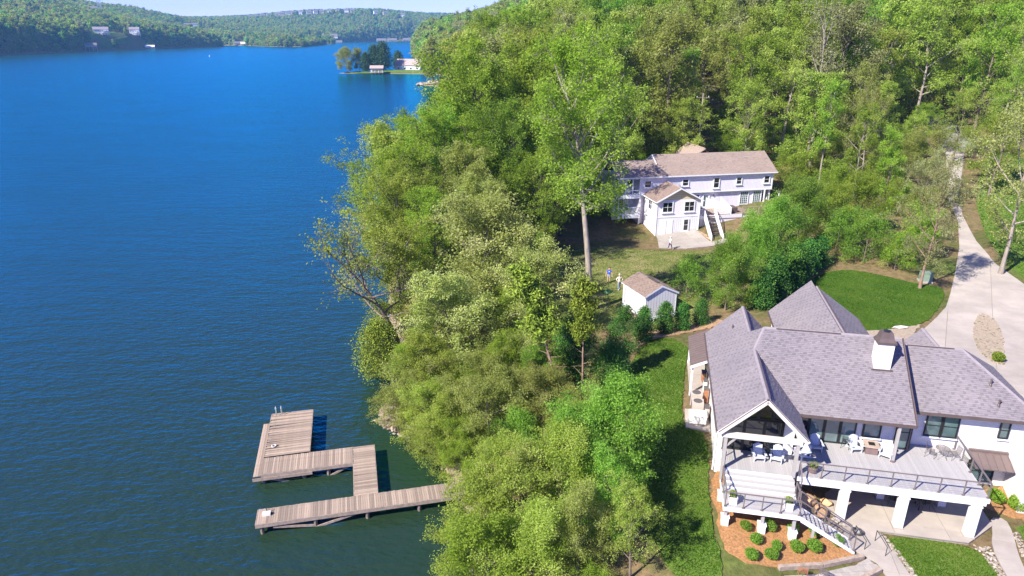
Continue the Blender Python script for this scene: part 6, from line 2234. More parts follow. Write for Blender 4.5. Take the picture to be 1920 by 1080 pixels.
def pine(seed, H, Rc, nleaf, ls, cb=0.55, lean=(0, 0)):
    rg = np.random.default_rng(seed)
    tz = np.linspace(0, 1, 8)
    wob = np.cumsum(rg.normal(0, 0.008 * H, (8, 2)), axis=0) * tz[:, None]
    tp = np.stack([lean[0] * tz ** 1.4 + wob[:, 0], lean[1] * tz ** 1.4 + wob[:, 1], H * tz], -1)
    P, Rd, Sd = [tp], [H * 0.012 * (1 - 0.85 * tz)], [7]
    anch, tint = [], []
    for i in range(34):
        g = i / 33
        f = 0.25 + 0.73 * g
        bare = f < cb
        q = np.array([np.interp(f, tz, tp[:, c]) for c in range(3)])
        az = i * 2.4 + rg.uniform(-0.4, 0.4)
        ln = Rc * (1.05 - 0.75 * g) * rg.uniform(0.6, 1.1) * (0.5 if bare else 1)
        d = np.array([math.cos(az), math.sin(az), 0.15 + 0.5 * g])
        lp = _limb(q, d / np.linalg.norm(d), ln, 4, -0.02, rg, 0.12)
        P.append(lp); Rd.append(np.linspace(0.035, 0.01, 5) * H / 11); Sd.append(4)
        if not bare:
            for u in (0.4, 0.55, 0.7, 0.85, 1.0):
                a = np.array([np.interp(u, np.linspace(0, 1, 5), lp[:, c]) for c in range(3)])
                tt = rg.normal(0.5, 0.17)
                for _ in range(3):
                    anch.append(a + rg.normal(size=3) * ln * 0.16)
                    tint.append(tt)
    V, Q = _tubes((P, Rd), Sd)
    wood = np_mesh('trunk', V, np.full(len(Q), 4), Q.ravel(), smooth=True)
    v, t = _leaves(np.array(anch), nleaf, 0.22, ls, rg, up=0.4, tints=np.array(tint), w=0.2)
    crown = np_mesh('crown', v, np.full(nleaf, 4), np.arange(nleaf * 4), t)
    return wood, crown


PROTO = {}


def proto(key, meshes, H):
    PROTO[key] = (*meshes, H)


# near trees: small leaves
for i in range(3):
    proto(f'oak{i}', broadleaf(100 + i, 18, 0.20, 6.8, 19, 7, 7, 34000, 0.20, sig=0.27), 18)
proto('yard', broadleaf(112, 24, 0.42, 6.8, 21, 7, 7, 36000, 0.19, lean=(-1.2, 0.3), sig=0.27, rise=0.5, trunk_r=0.34), 24)
proto('tall1', broadleaf(111, 22, 0.40, 6.0, 17, 6, 6, 22000, 0.20, sig=0.28, rise=0.55, trunk_r=0.42), 22)
for i in range(2):
    proto(f'open{i}', broadleaf(120 + i, 15, 0.25, 5.4, 15, 6, 5, 12000, 0.18, sig=0.25, trunk_r=0.22, rise=0.6), 15)
for i in range(2):
    proto(f'small{i}', broadleaf(130 + i, 8.5, 0.16, 3.7, 15, 6, 6, 23000, 0.135, sig=0.21, trunk_r=0.13), 8.5)
for i in range(3):
    proto(f'bush{i}', broadleaf(140 + i, 3.6, 0.04, 2.3, 14, 5, 5, 10000, 0.115, sig=0.18, trunk_r=0.06, rise=0.7, top=0.35), 3.6)
for i in range(2):
    proto(f'dense{i}', broadleaf(190 + i, 8.5, 0.14, 3.7, 17, 7, 6, 34000, 0.15, sig=0.30, trunk_r=0.13), 8.5)
proto('bare', broadleaf(151, 13, 0.30, 6.2, 13, 7, 6, 4200, 0.2, lean=(-5.5, 0), sig=0.30, trunk_r=0.27, rise=0.35), 13)
proto('fork', broadleaf(152, 22, 0.45, 5.6, 11, 6, 5, 2400, 0.28, sig=0.4, trunk_r=0.36, rise=0.95, top=0.7), 22)
# middle distance
for i in range(4):
    proto(f'mid{i}', broadleaf(160 + i, 19, 0.18, 6.2, 17, 6, 6, 17000, 0.30, sig=0.33, sides=(6, 4, 3, 3)), 19)
for i in range(2):
    proto(f'midtall{i}', broadleaf(170 + i, 22, 0.36, 5.2, 14, 6, 5, 10000, 0.30, sig=0.32, trunk_r=0.3, sides=(6, 4, 3, 3)), 22)
proto('juniper', conifer(180, 6.5, 2.5, 15000, 0.17, 0.55, wsp=0.32), 6.5)
proto('arbor0', conifer(181, 3.6, 1.0, 7000, 0.13, 0.45), 3.6)
proto('arbor1', conifer(182, 3.6, 1.1, 7000, 0.13, 0.55), 3.6)
proto('pine0', pine(183, 11, 2.6, 7000, 0.28), 11)
proto('pinelean', pine(184, 11, 2.6, 6000, 0.28, lean=(-3.4, 1.5)), 11)
proto('cedar', conifer(185, 14, 4.4, 6000, 0.55, 0.5, wsp=0.3), 14)
rg_ = random.Random(21)


def plant(key, x, y, H, leaf, label=None, group=None, cat='tree', name='broadleaf_tree', wood='bark', rz=None, wide=1.0, sink=0.15, z=None):
    wm, cm, h0 = PROTO[key]
    s = H / h0
    root = empty(name, (x, y, (gz(x, y) if z is None else z) - sink), rg_.uniform(0, 6.28) if rz is None else rz, label, cat, group)
    root.scale = (s * wide, s * wide, s)
    for nm, me, m in (('trunk', wm, wood), ('crown', cm, leaf)):
        o = bpy.data.objects.new(nm, me)
        COL.objects.link(o)
        o.parent = root
        if not me.materials:
            me.materials.append(MATS[m])
        o.material_slots[0].link = 'OBJECT'
        o.material_slots[0].material = MATS[m]
        if nm == 'crown':
            o['kind'] = 'stuff'
    return root


# named trees in front
plant('yard', 7.5, 61.5, 24.5, 'leaf_fresh', 'tall tree with long bare pale trunk standing left of the shed', wood='bark_pale', rz=0.0, sink=0.3)
plant('bare', -10.2, 58.0, 13.5, 'leaf_yellow', 'half-bare grey tree leaning out over the water', wood='bark', rz=0.35)
plant('juniper', -12.0, 56.2, 5.6, 'needle_olive', 'olive juniper bush hanging over the lake edge', cat='bush', name='juniper', wide=1.05, z=0.2)
plant('oak1', -12.5, 73, 13.5, 'leaf_yellow', 'yellow-green tree with dark trunk at the water edge', wood='bark_dark', rz=2.0)
plant('oak0', -15.2, 86, 17, 'leaf_yellow', 'yellow-green tree whose crown reaches farthest left over the lake', wood='bark_dark', wide=1.15)
plant('small0', -3.0, 60.5, 11.5, 'leaf_pale', 'large pale blossoming tree in the middle of the bank', name='blossom_tree', wide=1.15)
plant('small1', -5.2, 52.0, 8.0, 'leaf_pale', 'pale blossoming tree behind the rocky point', name='blossom_tree', wide=1.2)
plant('small0', 2.2, 55.0, 8.5, 'leaf_pale', 'pale blossoming tree nearest the bare-trunked yard tree', name='blossom_tree', wide=1.1)
plant('oak1', -5, 90, 22.5, 'leaf_fresh', 'big bright green tree rising behind the shore trees', wood='bark_dark', wide=1.1)
plant('oak2', 2.5, 93, 23, 'leaf_fresh', 'big spreading green tree with dark leaning limbs left of the lilac house', wood='bark_dark', wide=1.1)
plant('tall1', 10.5, 109, 21, 'leaf_yellow', 'tall tree behind the left end of the lilac house')
plant('open1', 6.2, 28.4, 5.4, 'leaf_yellow', 'airy yellow-green tree shading the lower end of the side lawn')
plant('dense0', 6.6, 35.6, 6.6, 'leaf_deep', 'bright green young tree beside the side lawn', wide=0.95, rz=1.0)
plant('small1', 5.6, 31.0, 4.8, 'leaf_deep', 'bright green young tree at the bottom edge of the picture', wide=1.1)
plant('pine0', 5.2, 45.2, 10.0, 'needle_olive', 'thin straight pine with bare lower trunk on the bank', name='pine_tree', wood='bark_pine', wide=0.8)
plant('pinelean', 3.7, 44.3, 11.0, 'needle_olive', 'thin pine leaning left over the bank', name='pine_tree', wood='bark_pine', rz=-0.1)
plant('juniper', 5.0, 49.0, 5.5, 'needle_dark', 'dark green juniper between pines and shed', name='juniper', cat='bush', wide=0.9)
plant('juniper', 7.6, 47.4, 3.6, 'needle_dark', 'low dark juniper at the edge of the side lawn', name='juniper', cat='bush', wide=1.1)
plant('bush1', 9.1, 51.8, 3.3, 'needle_dark', 'rounded dark shrub below the shed', name='shrub', cat='shrub', wide=0.8)
for k, (x, y, h, lb) in enumerate(((11.3, 53.8, 3.3, 'arborvitae in front of the shed lattice'), (13.6, 55.8, 3.1, 'arborvitae at the front right corner of the shed'), (15.3, 56.3, 2.8, 'arborvitae between shed and green trees, left one'), (17.2, 57.4, 2.7, 'arborvitae between shed and green trees, right one'))):
    plant(('arbor0', 'arbor1')[k % 2], x, y, h, 'needle_dark', lb, 'arborvitae by the shed', 'shrub', 'arborvitae')
for k, (x, y, h, lb) in enumerate(((25.3, 62.0, 4.6, 'tall dark arborvitae nearest the rear wing of the house'), (27.6, 64.6, 4.8, 'tall dark arborvitae, second from the house'), (29.6, 66.8, 4.2, 'rounded arborvitae at the lawn corner, left of two'), (31.6, 69.4, 4.0, 'rounded arborvitae at the lawn corner, right of two'), (33.6, 71.4, 3.6, 'small arborvitae at the far end of the row'), (23.5, 59.8, 4.0, 'arborvitae in deep shade at the near end of the row'))):
    plant(('arbor1', 'arbor0')[k % 2], x, y, h, 'needle_dark', lb, 'arborvitae row by the back lawn', 'shrub', 'arborvitae', wide=1.15)
plant('dense0', 20.3, 60.3, 6.3, 'leaf_deep', 'bright green tree nearest the brick house, left of the rear wing', wide=0.85)
plant('dense1', 24.0, 64.5, 6.8, 'leaf_deep', 'dense bright green tree in the middle of the clump', wide=0.95)
plant('dense0', 28.3, 70.2, 7.4, 'leaf_deep', 'dense bright green tree at the back of the clump', wide=0.95)
plant('dense1', 33.5, 77.0, 7.8, 'leaf_deep', 'bright green tree hiding the right end of the lilac house deck', wide=0.85)
plant('bush0', 17.5, 63.8, 3.4, 'leaf_deep', 'leafy shrub right of the shed', name='shrub', cat='shrub')
plant('open1', 40.4, 63.4, 11.5, 'leaf_grey', 'sparse tree with leaning trunk at the drive edge', wood='bark_pine', wide=0.85)
plant('open0', 50.0, 66.0, 16, 'leaf_pale', 'pale sparse tree right of the drive', wood='bark_pale', wide=0.9)
plant('fork', 50.5, 116.0, 24, 'leaf_grey', 'tall forked tree with bare pale limbs in the wood', wood='bark_pale')
plant('fork', 92, 128, 27, 'leaf_grey', 'tall bare pale trunk rising at the right of the wood', wood='bark_pale', wide=0.8)
plant('open1', 52, 101, 14, 'leaf_olive', 'slender pale-trunked tree beyond the wire fence', wood='bark_pale', wide=0.7)
for k, (x, y, h, key, lf, lb) in enumerate((
        (37.5, 78, 6.6, 'dense0', 'leaf_fresh', 'large rounded bush behind the back lawn, left one'), (42.0, 80, 7.0, 'dense1', 'leaf_fresh', 'large rounded bush behind the back lawn, right one'),
        (38.8, 71.6, 4.2, 'bush0', 'leaf_deep', 'leafy shrub at the top corner of the back lawn'), (40.6, 68.6, 3.2, 'bush1', 'leaf_fresh', 'low green shrub behind the electrical box'),
        (46.5, 76, 6.0, 'small0', 'leaf_olive', 'olive bush left of the drive'), (44.5, 71.0, 4.4, 'bush2', 'leaf_fresh', 'green shrub beside the drive curve'),
        (37.0, 74.4, 4.2, 'bush2', 'leaf_deep', 'shrub above the arborvitae row'), (50.5, 82.5, 8.5, 'open1', 'leaf_grey', 'grey-green sapling overhanging the drive'),
        (55.4, 89.0, 10.5, 'open0', 'leaf_olive', 'olive sapling leaning over the left side of the drive'), (65.6, 92.6, 11, 'open1', 'leaf_yellow', 'yellow-green sapling leaning over the right side of the drive'), (70.8, 110, 11, 'open0', 'leaf_yellow', 'yellow-green tree shading the road bend, left side'), (82.5, 116, 12, 'open1', 'leaf_fresh', 'green tree shading the road bend, right side'),
        (56.5, 97.0, 8, 'small1', 'leaf_olive', 'olive tree where the drive enters the wood, left side'), (67.5, 96.5, 9, 'small0', 'leaf_fresh', 'green tree where the drive enters the wood, right side'))):
    plant(key, x, y, h, lf, lb, name='shrub' if 'bush' in key else 'broadleaf_tree', cat='shrub' if 'bush' in key else 'tree')
for k, (x, y, h, key, lf, lb) in enumerate((
        (-1.5, 32.6, 5.6, 'small0', 'leaf_yellow', 'yellow-green tree overhanging the water below the lower dock arm'), (-1.2, 28.8, 5.8, 'small1', 'leaf_fresh', 'green tree at the bottom edge over the water'),
        (-0.8, 36.2, 4.6, 'small1', 'leaf_yellow', 'yellow-green tree just in front of the dock head'), (-1.6, 42.3, 5.2, 'small0', 'leaf_olive', 'olive tree hiding the landward end of the dock'),
        (-2.2, 30.4, 4.8, 'small0', 'leaf_yellow', 'yellow-green tree lowest over the water at the bottom edge'),
        (-9.4, 47.9, 2.4, 'bush0', 'leaf_olive', 'low olive shrub half over the shore rocks'), (-7.4, 45.9, 2.3, 'bush1', 'leaf_yellow', 'low yellow-green shrub trailing over the cove bank'), (-6.0, 44.2, 2.4, 'bush2', 'leaf_olive', 'low olive shrub trailing over the cove bank'), (-5.1, 42.3, 2.2, 'bush0', 'leaf_yellow', 'low yellow-green shrub just above the dock planks'),
        (-6.6, 49.4, 5.0, 'small1', 'leaf_yellow', 'yellow-green tree on the rocky point'), (-9.0, 51.6, 3.2, 'bush1', 'leaf_olive', 'olive shrub above the shore rocks'), (-7.0, 46.9, 2.6, 'bush2', 'leaf_yellow', 'shrub spilling over the shore rocks'),
        (-4.4, 45.2, 4.2, 'small0', 'leaf_olive', 'olive tree reaching over the shallow cove'), (-5.0, 42.9, 4.4, 'small1', 'leaf_yellow', 'yellow-green tree leaning over the cove beside the dock'),
        (-6.4, 45.3, 4.6, 'small0', 'leaf_yellow', 'yellow-green tree between cove and rocky point'), (-8.3, 47.7, 3.6, 'small1', 'leaf_olive', 'olive tree covering the tip of the rocky point'), (-3.6, 41.2, 3.6, 'small0', 'leaf_fresh', 'small green tree right above the dock head'),
        (-11.0, 63.5, 11, 'oak2', 'leaf_yellow', 'yellow-green tree right behind the half-bare leaning tree'), (-13.8, 79, 15, 'oak2', 'leaf_fresh', 'green tree overhanging the lake in the middle of the shore wood'), (-14.5, 94, 17, 'oak1', 'leaf_fresh', 'green tree overhanging the lake at the far end of the shore wood'))):
    plant(key, x, y, h, lf, lb, name='shrub' if 'bush' in key else 'broadleaf_tree', cat='shrub' if 'bush' in key else 'tree', wide=1.2)
# peninsula
plant('dense0', -130, 563, 16, 'leaf_olive', 'round-headed tree at the tip of the point', wide=1.15)
plant('dense1', -121, 568, 15, 'leaf_olive', 'second round-headed tree on the point', wide=0.9)
for k, (x, y, h, lb) in enumerate(((-115, 565, 14, 'dark cedar on the point, left of three'), (-109, 569, 19, 'dark cedar on the point, middle of three'), (-102, 570, 21, 'dark cedar on the point, tallest of three'), (-93, 588, 15, 'dark cedar beside the tan-roofed house on the point'))):
    plant('cedar', x, y, h, 'needle_blue', lb, 'cedars on the point', name='cedar_tree', wide=1.1)

# shrubs in the mulch bed
SHR = [(13.1, 31.2, 0.50), (14.5, 31.3, 0.58), (15.8, 31.2, 0.5), (17.15, 31.2, 0.6), (13.4, 30.3, 0.58), (14.4, 29.9, 0.45), (15.5, 29.9, 0.66), (16.5, 30.0, 0.6), (18.0, 30.5, 0.55), (12.8, 29.2, 0.55), (13.9, 29.3, 0.58)]
sh_me = leaf_cloud('foliage', 'leaf_deep', False, 1500, ball(0.5, 0.42, 0.9), 0.12, 31)
sh_me2 = leaf_cloud('foliage', 'leaf_deep', False, 1500, ball(0.5, 0.42, 0.8), 0.12, 35)
st_me = MB().tube([(0, 0, -0.05), (0.02, 0.01, 0.5)], [0.03, 0.012], 5).tube([(0, 0, 0.1), (0.2, 0.1, 0.6)], [0.02, 0.008], 4).tube([(0, 0, 0.1), (-0.18, 0.12, 0.55)], [0.02, 0.008], 4).mesh('stem')
ORD = ['back row, first from the left', 'back row, second from the left', 'back row, third from the left', 'back row, at its right end', 'middle row, first from the left', 'middle row, smallest one', 'middle row, largest one', 'middle row, second from the right', 'nearest the foot of the stairs', 'front row, left one', 'front row, right one']


def shrub(x, y, s, label, group, leaf='leaf_deep', me=None):
    t = empty('shrub', (x, y, gz(x, y) + 0.06), rg_.uniform(0, 6), label, 'shrub', group)
    t.scale = (s * rg_.uniform(0.9, 1.25), s * rg_.uniform(0.9, 1.2), s * rg_.uniform(0.85, 1.15))
    o = link('foliage', me or (sh_me if rg_.random() < 0.5 else sh_me2), None, t)
    o['kind'] = 'stuff'
    if leaf != 'leaf_deep':
        o.material_slots[0].link = 'OBJECT'
        o.material_slots[0].material = MATS[leaf]
    link('stem', st_me, 'bark_dark', t)
    return t


for (x, y, s), lb in zip(SHR, ORD):
    shrub(x, y, s * 1.15, 'green shrub in the mulch bed, ' + lb, 'shrubs in the mulch bed')
shrub(29.2, 34.2, 0.9, 'bright green shrub by the lower right wall, left one', 'shrubs by the right wall', 'leaf_fresh')
shrub(30.1, 33.6, 0.95, 'bright green shrub by the lower right wall, right one', 'shrubs by the right wall', 'leaf_fresh')
shrub(37.6, 47.6, 0.8, 'low green plant at the near end of the driveway island', None, 'leaf_fresh')
shrub(*W1(9.3, -4.3), 0.8, 'grey-green ornamental grass at the bottom of the front lawn', None, 'leaf_grey')

# ------------------------------------------------ woods
HOUSE2 = [W2(-2.5, -12.5), W2(28, -12.5), W2(28, 11), W2(-2.5, 11)]
CABIN = [(29.5, 107), (31.5, 107), (40, 141), (46, 144), (46, 158), (33, 158), (35, 141)]
LINES = [DRIVE, ROAD, HOUSE2, CABIN, LAWN_BACK, YARD, DOGRUN, VERGE, LAWN_SIDE]


def clear_of(x, y, r):
    for L_ in LINES:
        if inside(L_, x, y):
            return False
        for i in range(len(L_)):
            (ax, ay), (bx, by) = L_[i], L_[(i + 1) % len(L_)]
            dx, dy = bx - ax, by - ay
            t = max(0, min(1, ((x - ax) * dx + (y - ay) * dy) / (dx * dx + dy * dy + 1e-9)))
            if math.hypot(x - ax - t * dx, y - ay - t * dy) < r:
                return False
    return True


TAKEN = [(o.location.x, o.location.y) for o in scene.objects if o.name.split('.')[0] in ('broadleaf_tree', 'blossom_tree', 'pine_tree', 'cedar_tree')]


def wood(poly, space, rg, clear=3.0, tries=30):
    """spaced points in a polygon; space may be a function of the distance"""
    xs, ys = [p[0] for p in poly], [p[1] for p in poly]
    out = []
    n = int(abs(area(poly)) / (space * space) * tries)
    cell = {}
    for (x, y) in TAKEN:
        cell.setdefault((int(x // space), int(y // space)), []).append((x, y))
    for _ in range(n):
        x, y = rg.uniform(min(xs), max(xs)), rg.uniform(min(ys), max(ys))
        if not inside(poly, x, y):
            continue
        i, j = int(x // space), int(y // space)
        if any(math.hypot(x - a, y - b) < space for ii in (i - 1, i, i + 1) for jj in (j - 1, j, j + 1) for a, b in cell.get((ii, jj), ())):
            continue
        if not clear_of(x, y, clear):
            continue
        cell.setdefault((i, j), []).append((x, y))
        out.append((x, y))
    return out


def seen(x, y, margin=90, top=-120):
    """roughly inside the camera's field (ground point up to a tree's height)"""
    c, s = math.cos(R(20.5)), math.sin(R(20.5))
    for zz in (gz(x, y), gz(x, y) + 20):
        d = y * c - (zz - 30) * s
        if d > 5 and abs(1281 * x / d) < 960 + margin:
            return True
    return False


rg = random.Random(17)
COUNT = 0
# shore wood on the left of the yard
SHOREWOOD = [(-10.8, 61), (1.5, 62), (3.2, 72), (4.2, 84), (8, 90), (11, 93), (11, 106), (-10, 108), (-13, 96), (-13.5, 80)]
SPEC = (('leaf_fresh', 5), ('leaf_yellow', 4), ('leaf_olive', 2), ('leaf_deep', 1))


def pick(spec):
    return rg.choices([s for s, _ in spec], [w for _, w in spec])[0]


WORD = {'leaf_fresh': 'bright green', 'leaf_yellow': 'yellow-green', 'leaf_olive': 'olive-green', 'leaf_deep': 'deep green', 'leaf_grey': 'grey-green', 'leaf_pale': 'pale'}
for x, y in wood(SHOREWOOD, 4.4, rg, 1.2):
    lf = pick(SPEC)
    h = rg.uniform(14, 19.5) if y > 78 and x < 2 else rg.uniform(10, 14) if x < -2 else rg.uniform(4.5, 7) if y < 76 else rg.uniform(9, 13)
    plant(rg.choice(['oak0', 'oak1', 'oak2', 'open0', 'small0', 'small1'] if y < 80 else ['oak0', 'oak1', 'oak2', 'tall1']), x, y, h, lf, WORD[lf] + ' tree in the shore wood ' + ('next to the lake' if x < -3 else 'next to the yard') + (', nearest end' if y < 72 else ', middle' if y < 88 else ', farthest end'), WORD[lf] + ' shore wood trees', wood=rg.choice(['bark', 'bark_dark']))
# bank below the house: saplings and shrubs
BANK = [(-1.0, 27), (-1.4, 33), (-2.0, 37.2), (-2.6, 40.6), (-4.2, 44.5), (-7, 48.0), (-9.6, 52), (-8.6, 57), (1.0, 58), (3.5, 55), (5.8, 52), (6.6, 45), (6.4, 40), (5.0, 36.5), (4.6, 33), (5.8, 27)]
for x, y in wood(BANK, 2.15, rg, 0.3):
    lf = rg.choices(['leaf_yellow', 'leaf_olive', 'leaf_fresh', 'leaf_pale', 'leaf_deep'], [4, 4, 3, 1.2, 1])[0]
    edge = float(shore_dist(np.array([x]), np.array([y]))[0])
    big = rg.random() < 0.45 and edge > 1.2
    if 38.2 < y < 41.5 and x < -1.2:
        big = False
    h = rg.uniform(3.6, 6.0) if big else rg.uniform(1.6, 3.0)
    plant(rg.choice(['small0', 'small1']) if big else rg.choice(['bush0', 'bush1', 'bush2']), x, y, h, lf,
          ('tall ' if h > 4.8 else 'low ' if h < 2.2 else '') + WORD[lf] + (' sapling' if big else ' shrub') + (' at the water edge' if edge < 2.5 else ' high on the bank') + (' below the dock head' if y < 38 else ' level with the dock' if y < 45 else ' behind the rocky point' if y < 51 else ' before the shore wood'), WORD[lf] + (' saplings' if big else ' shrubs') + ' on the bank', cat='tree' if big else 'shrub', name='broadleaf_tree' if big else 'shrub', wide=rg.uniform(0.95, 1.3))
# hillside behind and right of the lilac house
HILL = [(-9, 108), (14, 108), (44, 106), (50, 92), (46, 82), (52, 78), (58, 98), (66, 112), (76, 128), (66, 96), (58, 74), (66, 62), (90, 62), (150, 100), (240, 160), (260, 240), (160, 300), (60, 300), (10, 262), (-6, 215), (-10, 180), (-7, 150), (-6, 120)]
hp = [p for p in wood(HILL, 5.6, rg, 1.7) if seen(*p) and (p[1] < 190 or rg.random() < 0.55)]
hp.sort(key=lambda p: p[1])
SPEC2 = (('leaf_fresh', 5), ('leaf_yellow', 4), ('leaf_olive', 2.2), ('leaf_deep', 1.3), ('leaf_grey', 1.2))
REST = []
n_hill = 0
for x, y in hp:
    if n_hill >= 235:
        REST.append((x, y, rg.uniform(16, 22)))
        continue
    n_hill += 1
    lf = pick(SPEC2)
    near = y < 118
    right = x > 0.55 * y and y < 122
    h = rg.uniform(7.5, 12) if right else (rg.uniform(12, 17) if near else rg.uniform(17, 23.5))
    key = rg.choice(['mid0', 'mid1', 'mid2', 'mid3', 'midtall0', 'midtall1']) if not right else rg.choice(['mid0', 'mid1', 'mid2', 'mid3', 'open0', 'open1'])
    bear = 960 + 1281 * x / (y * 0.937 + 4)
    zone = ('above the lake shore' if bear < 1130 else 'behind the lilac house' if bear < 1450 else 'left of the drive' if bear < 1720 else 'right of the drive')
    row = 'lowest row' if y < 118 else 'lower slope' if y < 140 else 'middle slope' if y < 165 else 'upper slope'
    size = 'small' if h < 12 else 'mid-sized' if h < 18.5 else 'tall'
    tk = ' with bare trunk' if 'tall' in key else ''
    plant(key, x, y, h, lf, f'{size} {WORD[lf]} tree{tk} {zone}, {row} of wood', WORD[lf] + ' hillside wood trees', wood='bark_pale' if 'tall' in key else rg.choice(['bark', 'bark', 'bark_pale']), wide=rg.uniform(0.8, 1.05))
# understorey at the foot of the wood
UNDER = [(12, 106), (45, 105), (49, 92), (47, 84), (52, 80), (56, 92), (64, 110), (70, 120), (40, 128), (8, 120)]
for x, y in wood(UNDER, 4.2, rg, 1.8):
    lf = pick(SPEC2)
    plant(rg.choice(['bush0', 'bush1', 'bush2']), x, y, rg.uniform(2.2, 4.2), lf, WORD[lf] + ' shrub at the foot of the wood ' + ('left of the pole' if x < 30 else 'behind the lilac house' if x < 42 else 'beside the drive') + (', front' if y < 108 else ', back'), WORD[lf] + ' shrubs below the hillside wood', cat='shrub', name='shrub', wide=1.2)
HEAD = [(-56, 434), (-40, 424), (-15, 408), (5, 380), (20, 400), (10, 470), (-30, 480), (-50, 462)]
for x, y in wood(HEAD, 8.5, rg, 0):
    REST.append((x, y, rg.uniform(17, 24)))
for x, y in wood([(8, 262), (60, 302), (200, 302), (330, 330), (330, 700), (200, 900), (0, 900), (-80, 800), (-66, 660), (-40, 620), (-40, 530), (-30, 490), (12, 470), (22, 400), (20, 330)], 9.5, rg, 0, tries=14):
    if seen(x, y, 40):
        REST.append((x, y, rg.uniform(15, 22)))


def stuff_trees(name, pts, keys, label):
    """a far wood that reads as one mass: instances of tree meshes on points"""
    cl = bpy.data.collections.new(name + '_kinds')
    for k, (mesh, mats) in enumerate(keys):
        o = bpy.data.objects.new(f'{name}_kind', mesh)
        cl.objects.link(o)
    n = len(pts)
    me = bpy.data.meshes.new(name)
    P_ = np.array([(x, y, z) for x, y, z, h, s in pts], dtype=np.float32)
    me.vertices.add(n)
    me.vertices.foreach_set('co', P_.ravel())
    a = me.attributes.new('scl', 'FLOAT_VECTOR', 'POINT')
    a.data.foreach_set('vector', np.array([(h * s, h * s, h) for x, y, z, h, s in pts], dtype=np.float32).ravel())
    a = me.attributes.new('rot', 'FLOAT_VECTOR', 'POINT')
    a.data.foreach_set('vector', np.array([(0, 0, rg.uniform(0, 6.28)) for _ in pts], dtype=np.float32).ravel())
    a = me.attributes.new('pick', 'INT', 'POINT')
    a.data.foreach_set('value', np.array([rg.randrange(len(keys)) for _ in pts], dtype=np.int32))
    o = bpy.data.objects.new(name, me)
    COL.objects.link(o)
    tag(o, label, 'wood', None, 'stuff')
    ng = bpy.data.node_groups.new(name, 'GeometryNodeTree')
    ng.interface.new_socket('Geometry', in_out='INPUT', socket_type='NodeSocketGeometry')
    ng.interface.new_socket('Geometry', in_out='OUTPUT', socket_type='NodeSocketGeometry')
    gi, go = ng.nodes.new('NodeGroupInput'), ng.nodes.new('NodeGroupOutput')
    ip = ng.nodes.new('GeometryNodeInstanceOnPoints')
    ci = ng.nodes.new('GeometryNodeCollectionInfo')
    ci.inputs['Collection'].default_value = cl
    ci.inputs['Separate Children'].default_value = True
    ci.inputs['Reset Children'].default_value = True
    ip.inputs['Pick Instance'].default_value = True
    def named(nm, ty):
        q = ng.nodes.new('GeometryNodeInputNamedAttribute')
        q.data_type = ty
        q.inputs['Name'].default_value = nm
        return [s for s in q.outputs if s.enabled and s.name == 'Attribute'][0]
    ng.links.new(gi.outputs[0], ip.inputs['Points'])
    ng.links.new(ci.outputs[0], ip.inputs['Instance'])
    ng.links.new(named('scl', 'FLOAT_VECTOR'), ip.inputs['Scale'])
    ng.links.new(named('rot', 'FLOAT_VECTOR'), ip.inputs['Rotation'])
    ng.links.new(named('pick', 'INT'), ip.inputs['Instance Index'])
    ng.links.new(ip.outputs[0], go.inputs[0])
    md = o.modifiers.new('scatter', 'NODES')
    md.node_group = ng
    return o


def unit_tree(seed, mat, nleaf, ls, wood=True):
    """a whole tree of height 1 in one mesh, wood and leaves as two materials"""
    w, c = broadleaf(seed, 18, 0.16, 6.4, 13, 5, 4, nleaf, ls, sig=0.75, sides=(5, 3, 3, 3))
    def arr(m):
        v = np.empty(len(m.vertices) * 3, np.float32); m.vertices.foreach_get('co', v)
        l = np.empty(len(m.loops), np.int32); m.loops.foreach_get('vertex_index', l)
        return v.reshape(-1, 3) / 18.0, l
    vw, lw = arr(w)
    vc, lc = arr(c)
    keep = 5 * 8 * 4 if not wood else len(lw)
    lw = lw[:keep]
    tc = np.empty(len(c.vertices), np.float32); c.attributes['tint'].data.foreach_get('value', tc)
    me = np_mesh('tree_kind', np.concatenate([vw, vc]), np.full((len(lw) + len(lc)) // 4, 4), np.concatenate([lw, lc + len(vw)]), np.concatenate([np.full(len(vw), 0.5, np.float32), tc]))
    me.materials.append(MATS['bark'])
    me.materials.append(MATS[mat])
    mi = np.ones(len(me.polygons), np.int32)
    mi[:len(lw) // 4] = 0
    me.polygons.foreach_set('material_index', mi)
    bpy.data.meshes.remove(w)
    bpy.data.meshes.remove(c)
    return me


mids = [(unit_tree(200 + i, m, 3200, 0.85), None) for i, m in enumerate(('leaf_fresh', 'leaf_yellow', 'leaf_far', 'leaf_olive', 'leaf_grey', 'leaf_far'))]
stuff_trees('hill_wood', [(x, y, gz(x, y) - 0.2, h, rg.uniform(0.85, 1.1)) for x, y, h in REST], mids, 'spring wood covering the far hillside and headland')
fars = [(unit_tree(220 + i, m, 700, 1.9, False), None) for i, m in enumerate(('leaf_far', 'leaf_olive', 'leaf_far', 'leaf_deep', 'leaf_grey', 'needle_dark', 'leaf_far', 'leaf_yellow'))]
FB = [(-712, 1228, 16), (-725, 1285, 24), (-705, 1385, 22), (-722, 1345, 30), (-575, 2290, 60), (-520, 2000, 60), (-560, 1800, 55), (-985, 2235, 45), (-940, 2215, 40), (-670, 1800, 26)]
gxs, gys = np.meshgrid(np.arange(-1700, 500, 11.5), np.arange(850, 3300, 13.0))
gxs = gxs + RNG.uniform(-4.5, 4.5, gxs.shape)
gys = gys + RNG.uniform(-5, 5, gys.shape)
fx, fy = gxs.ravel(), gys.ravel()
fz = ground(fx, fy)
dd = fy * math.cos(R(20.5)) - (fz - 30) * math.sin(R(20.5))
ppx = 960 + 1281 * fx / dd
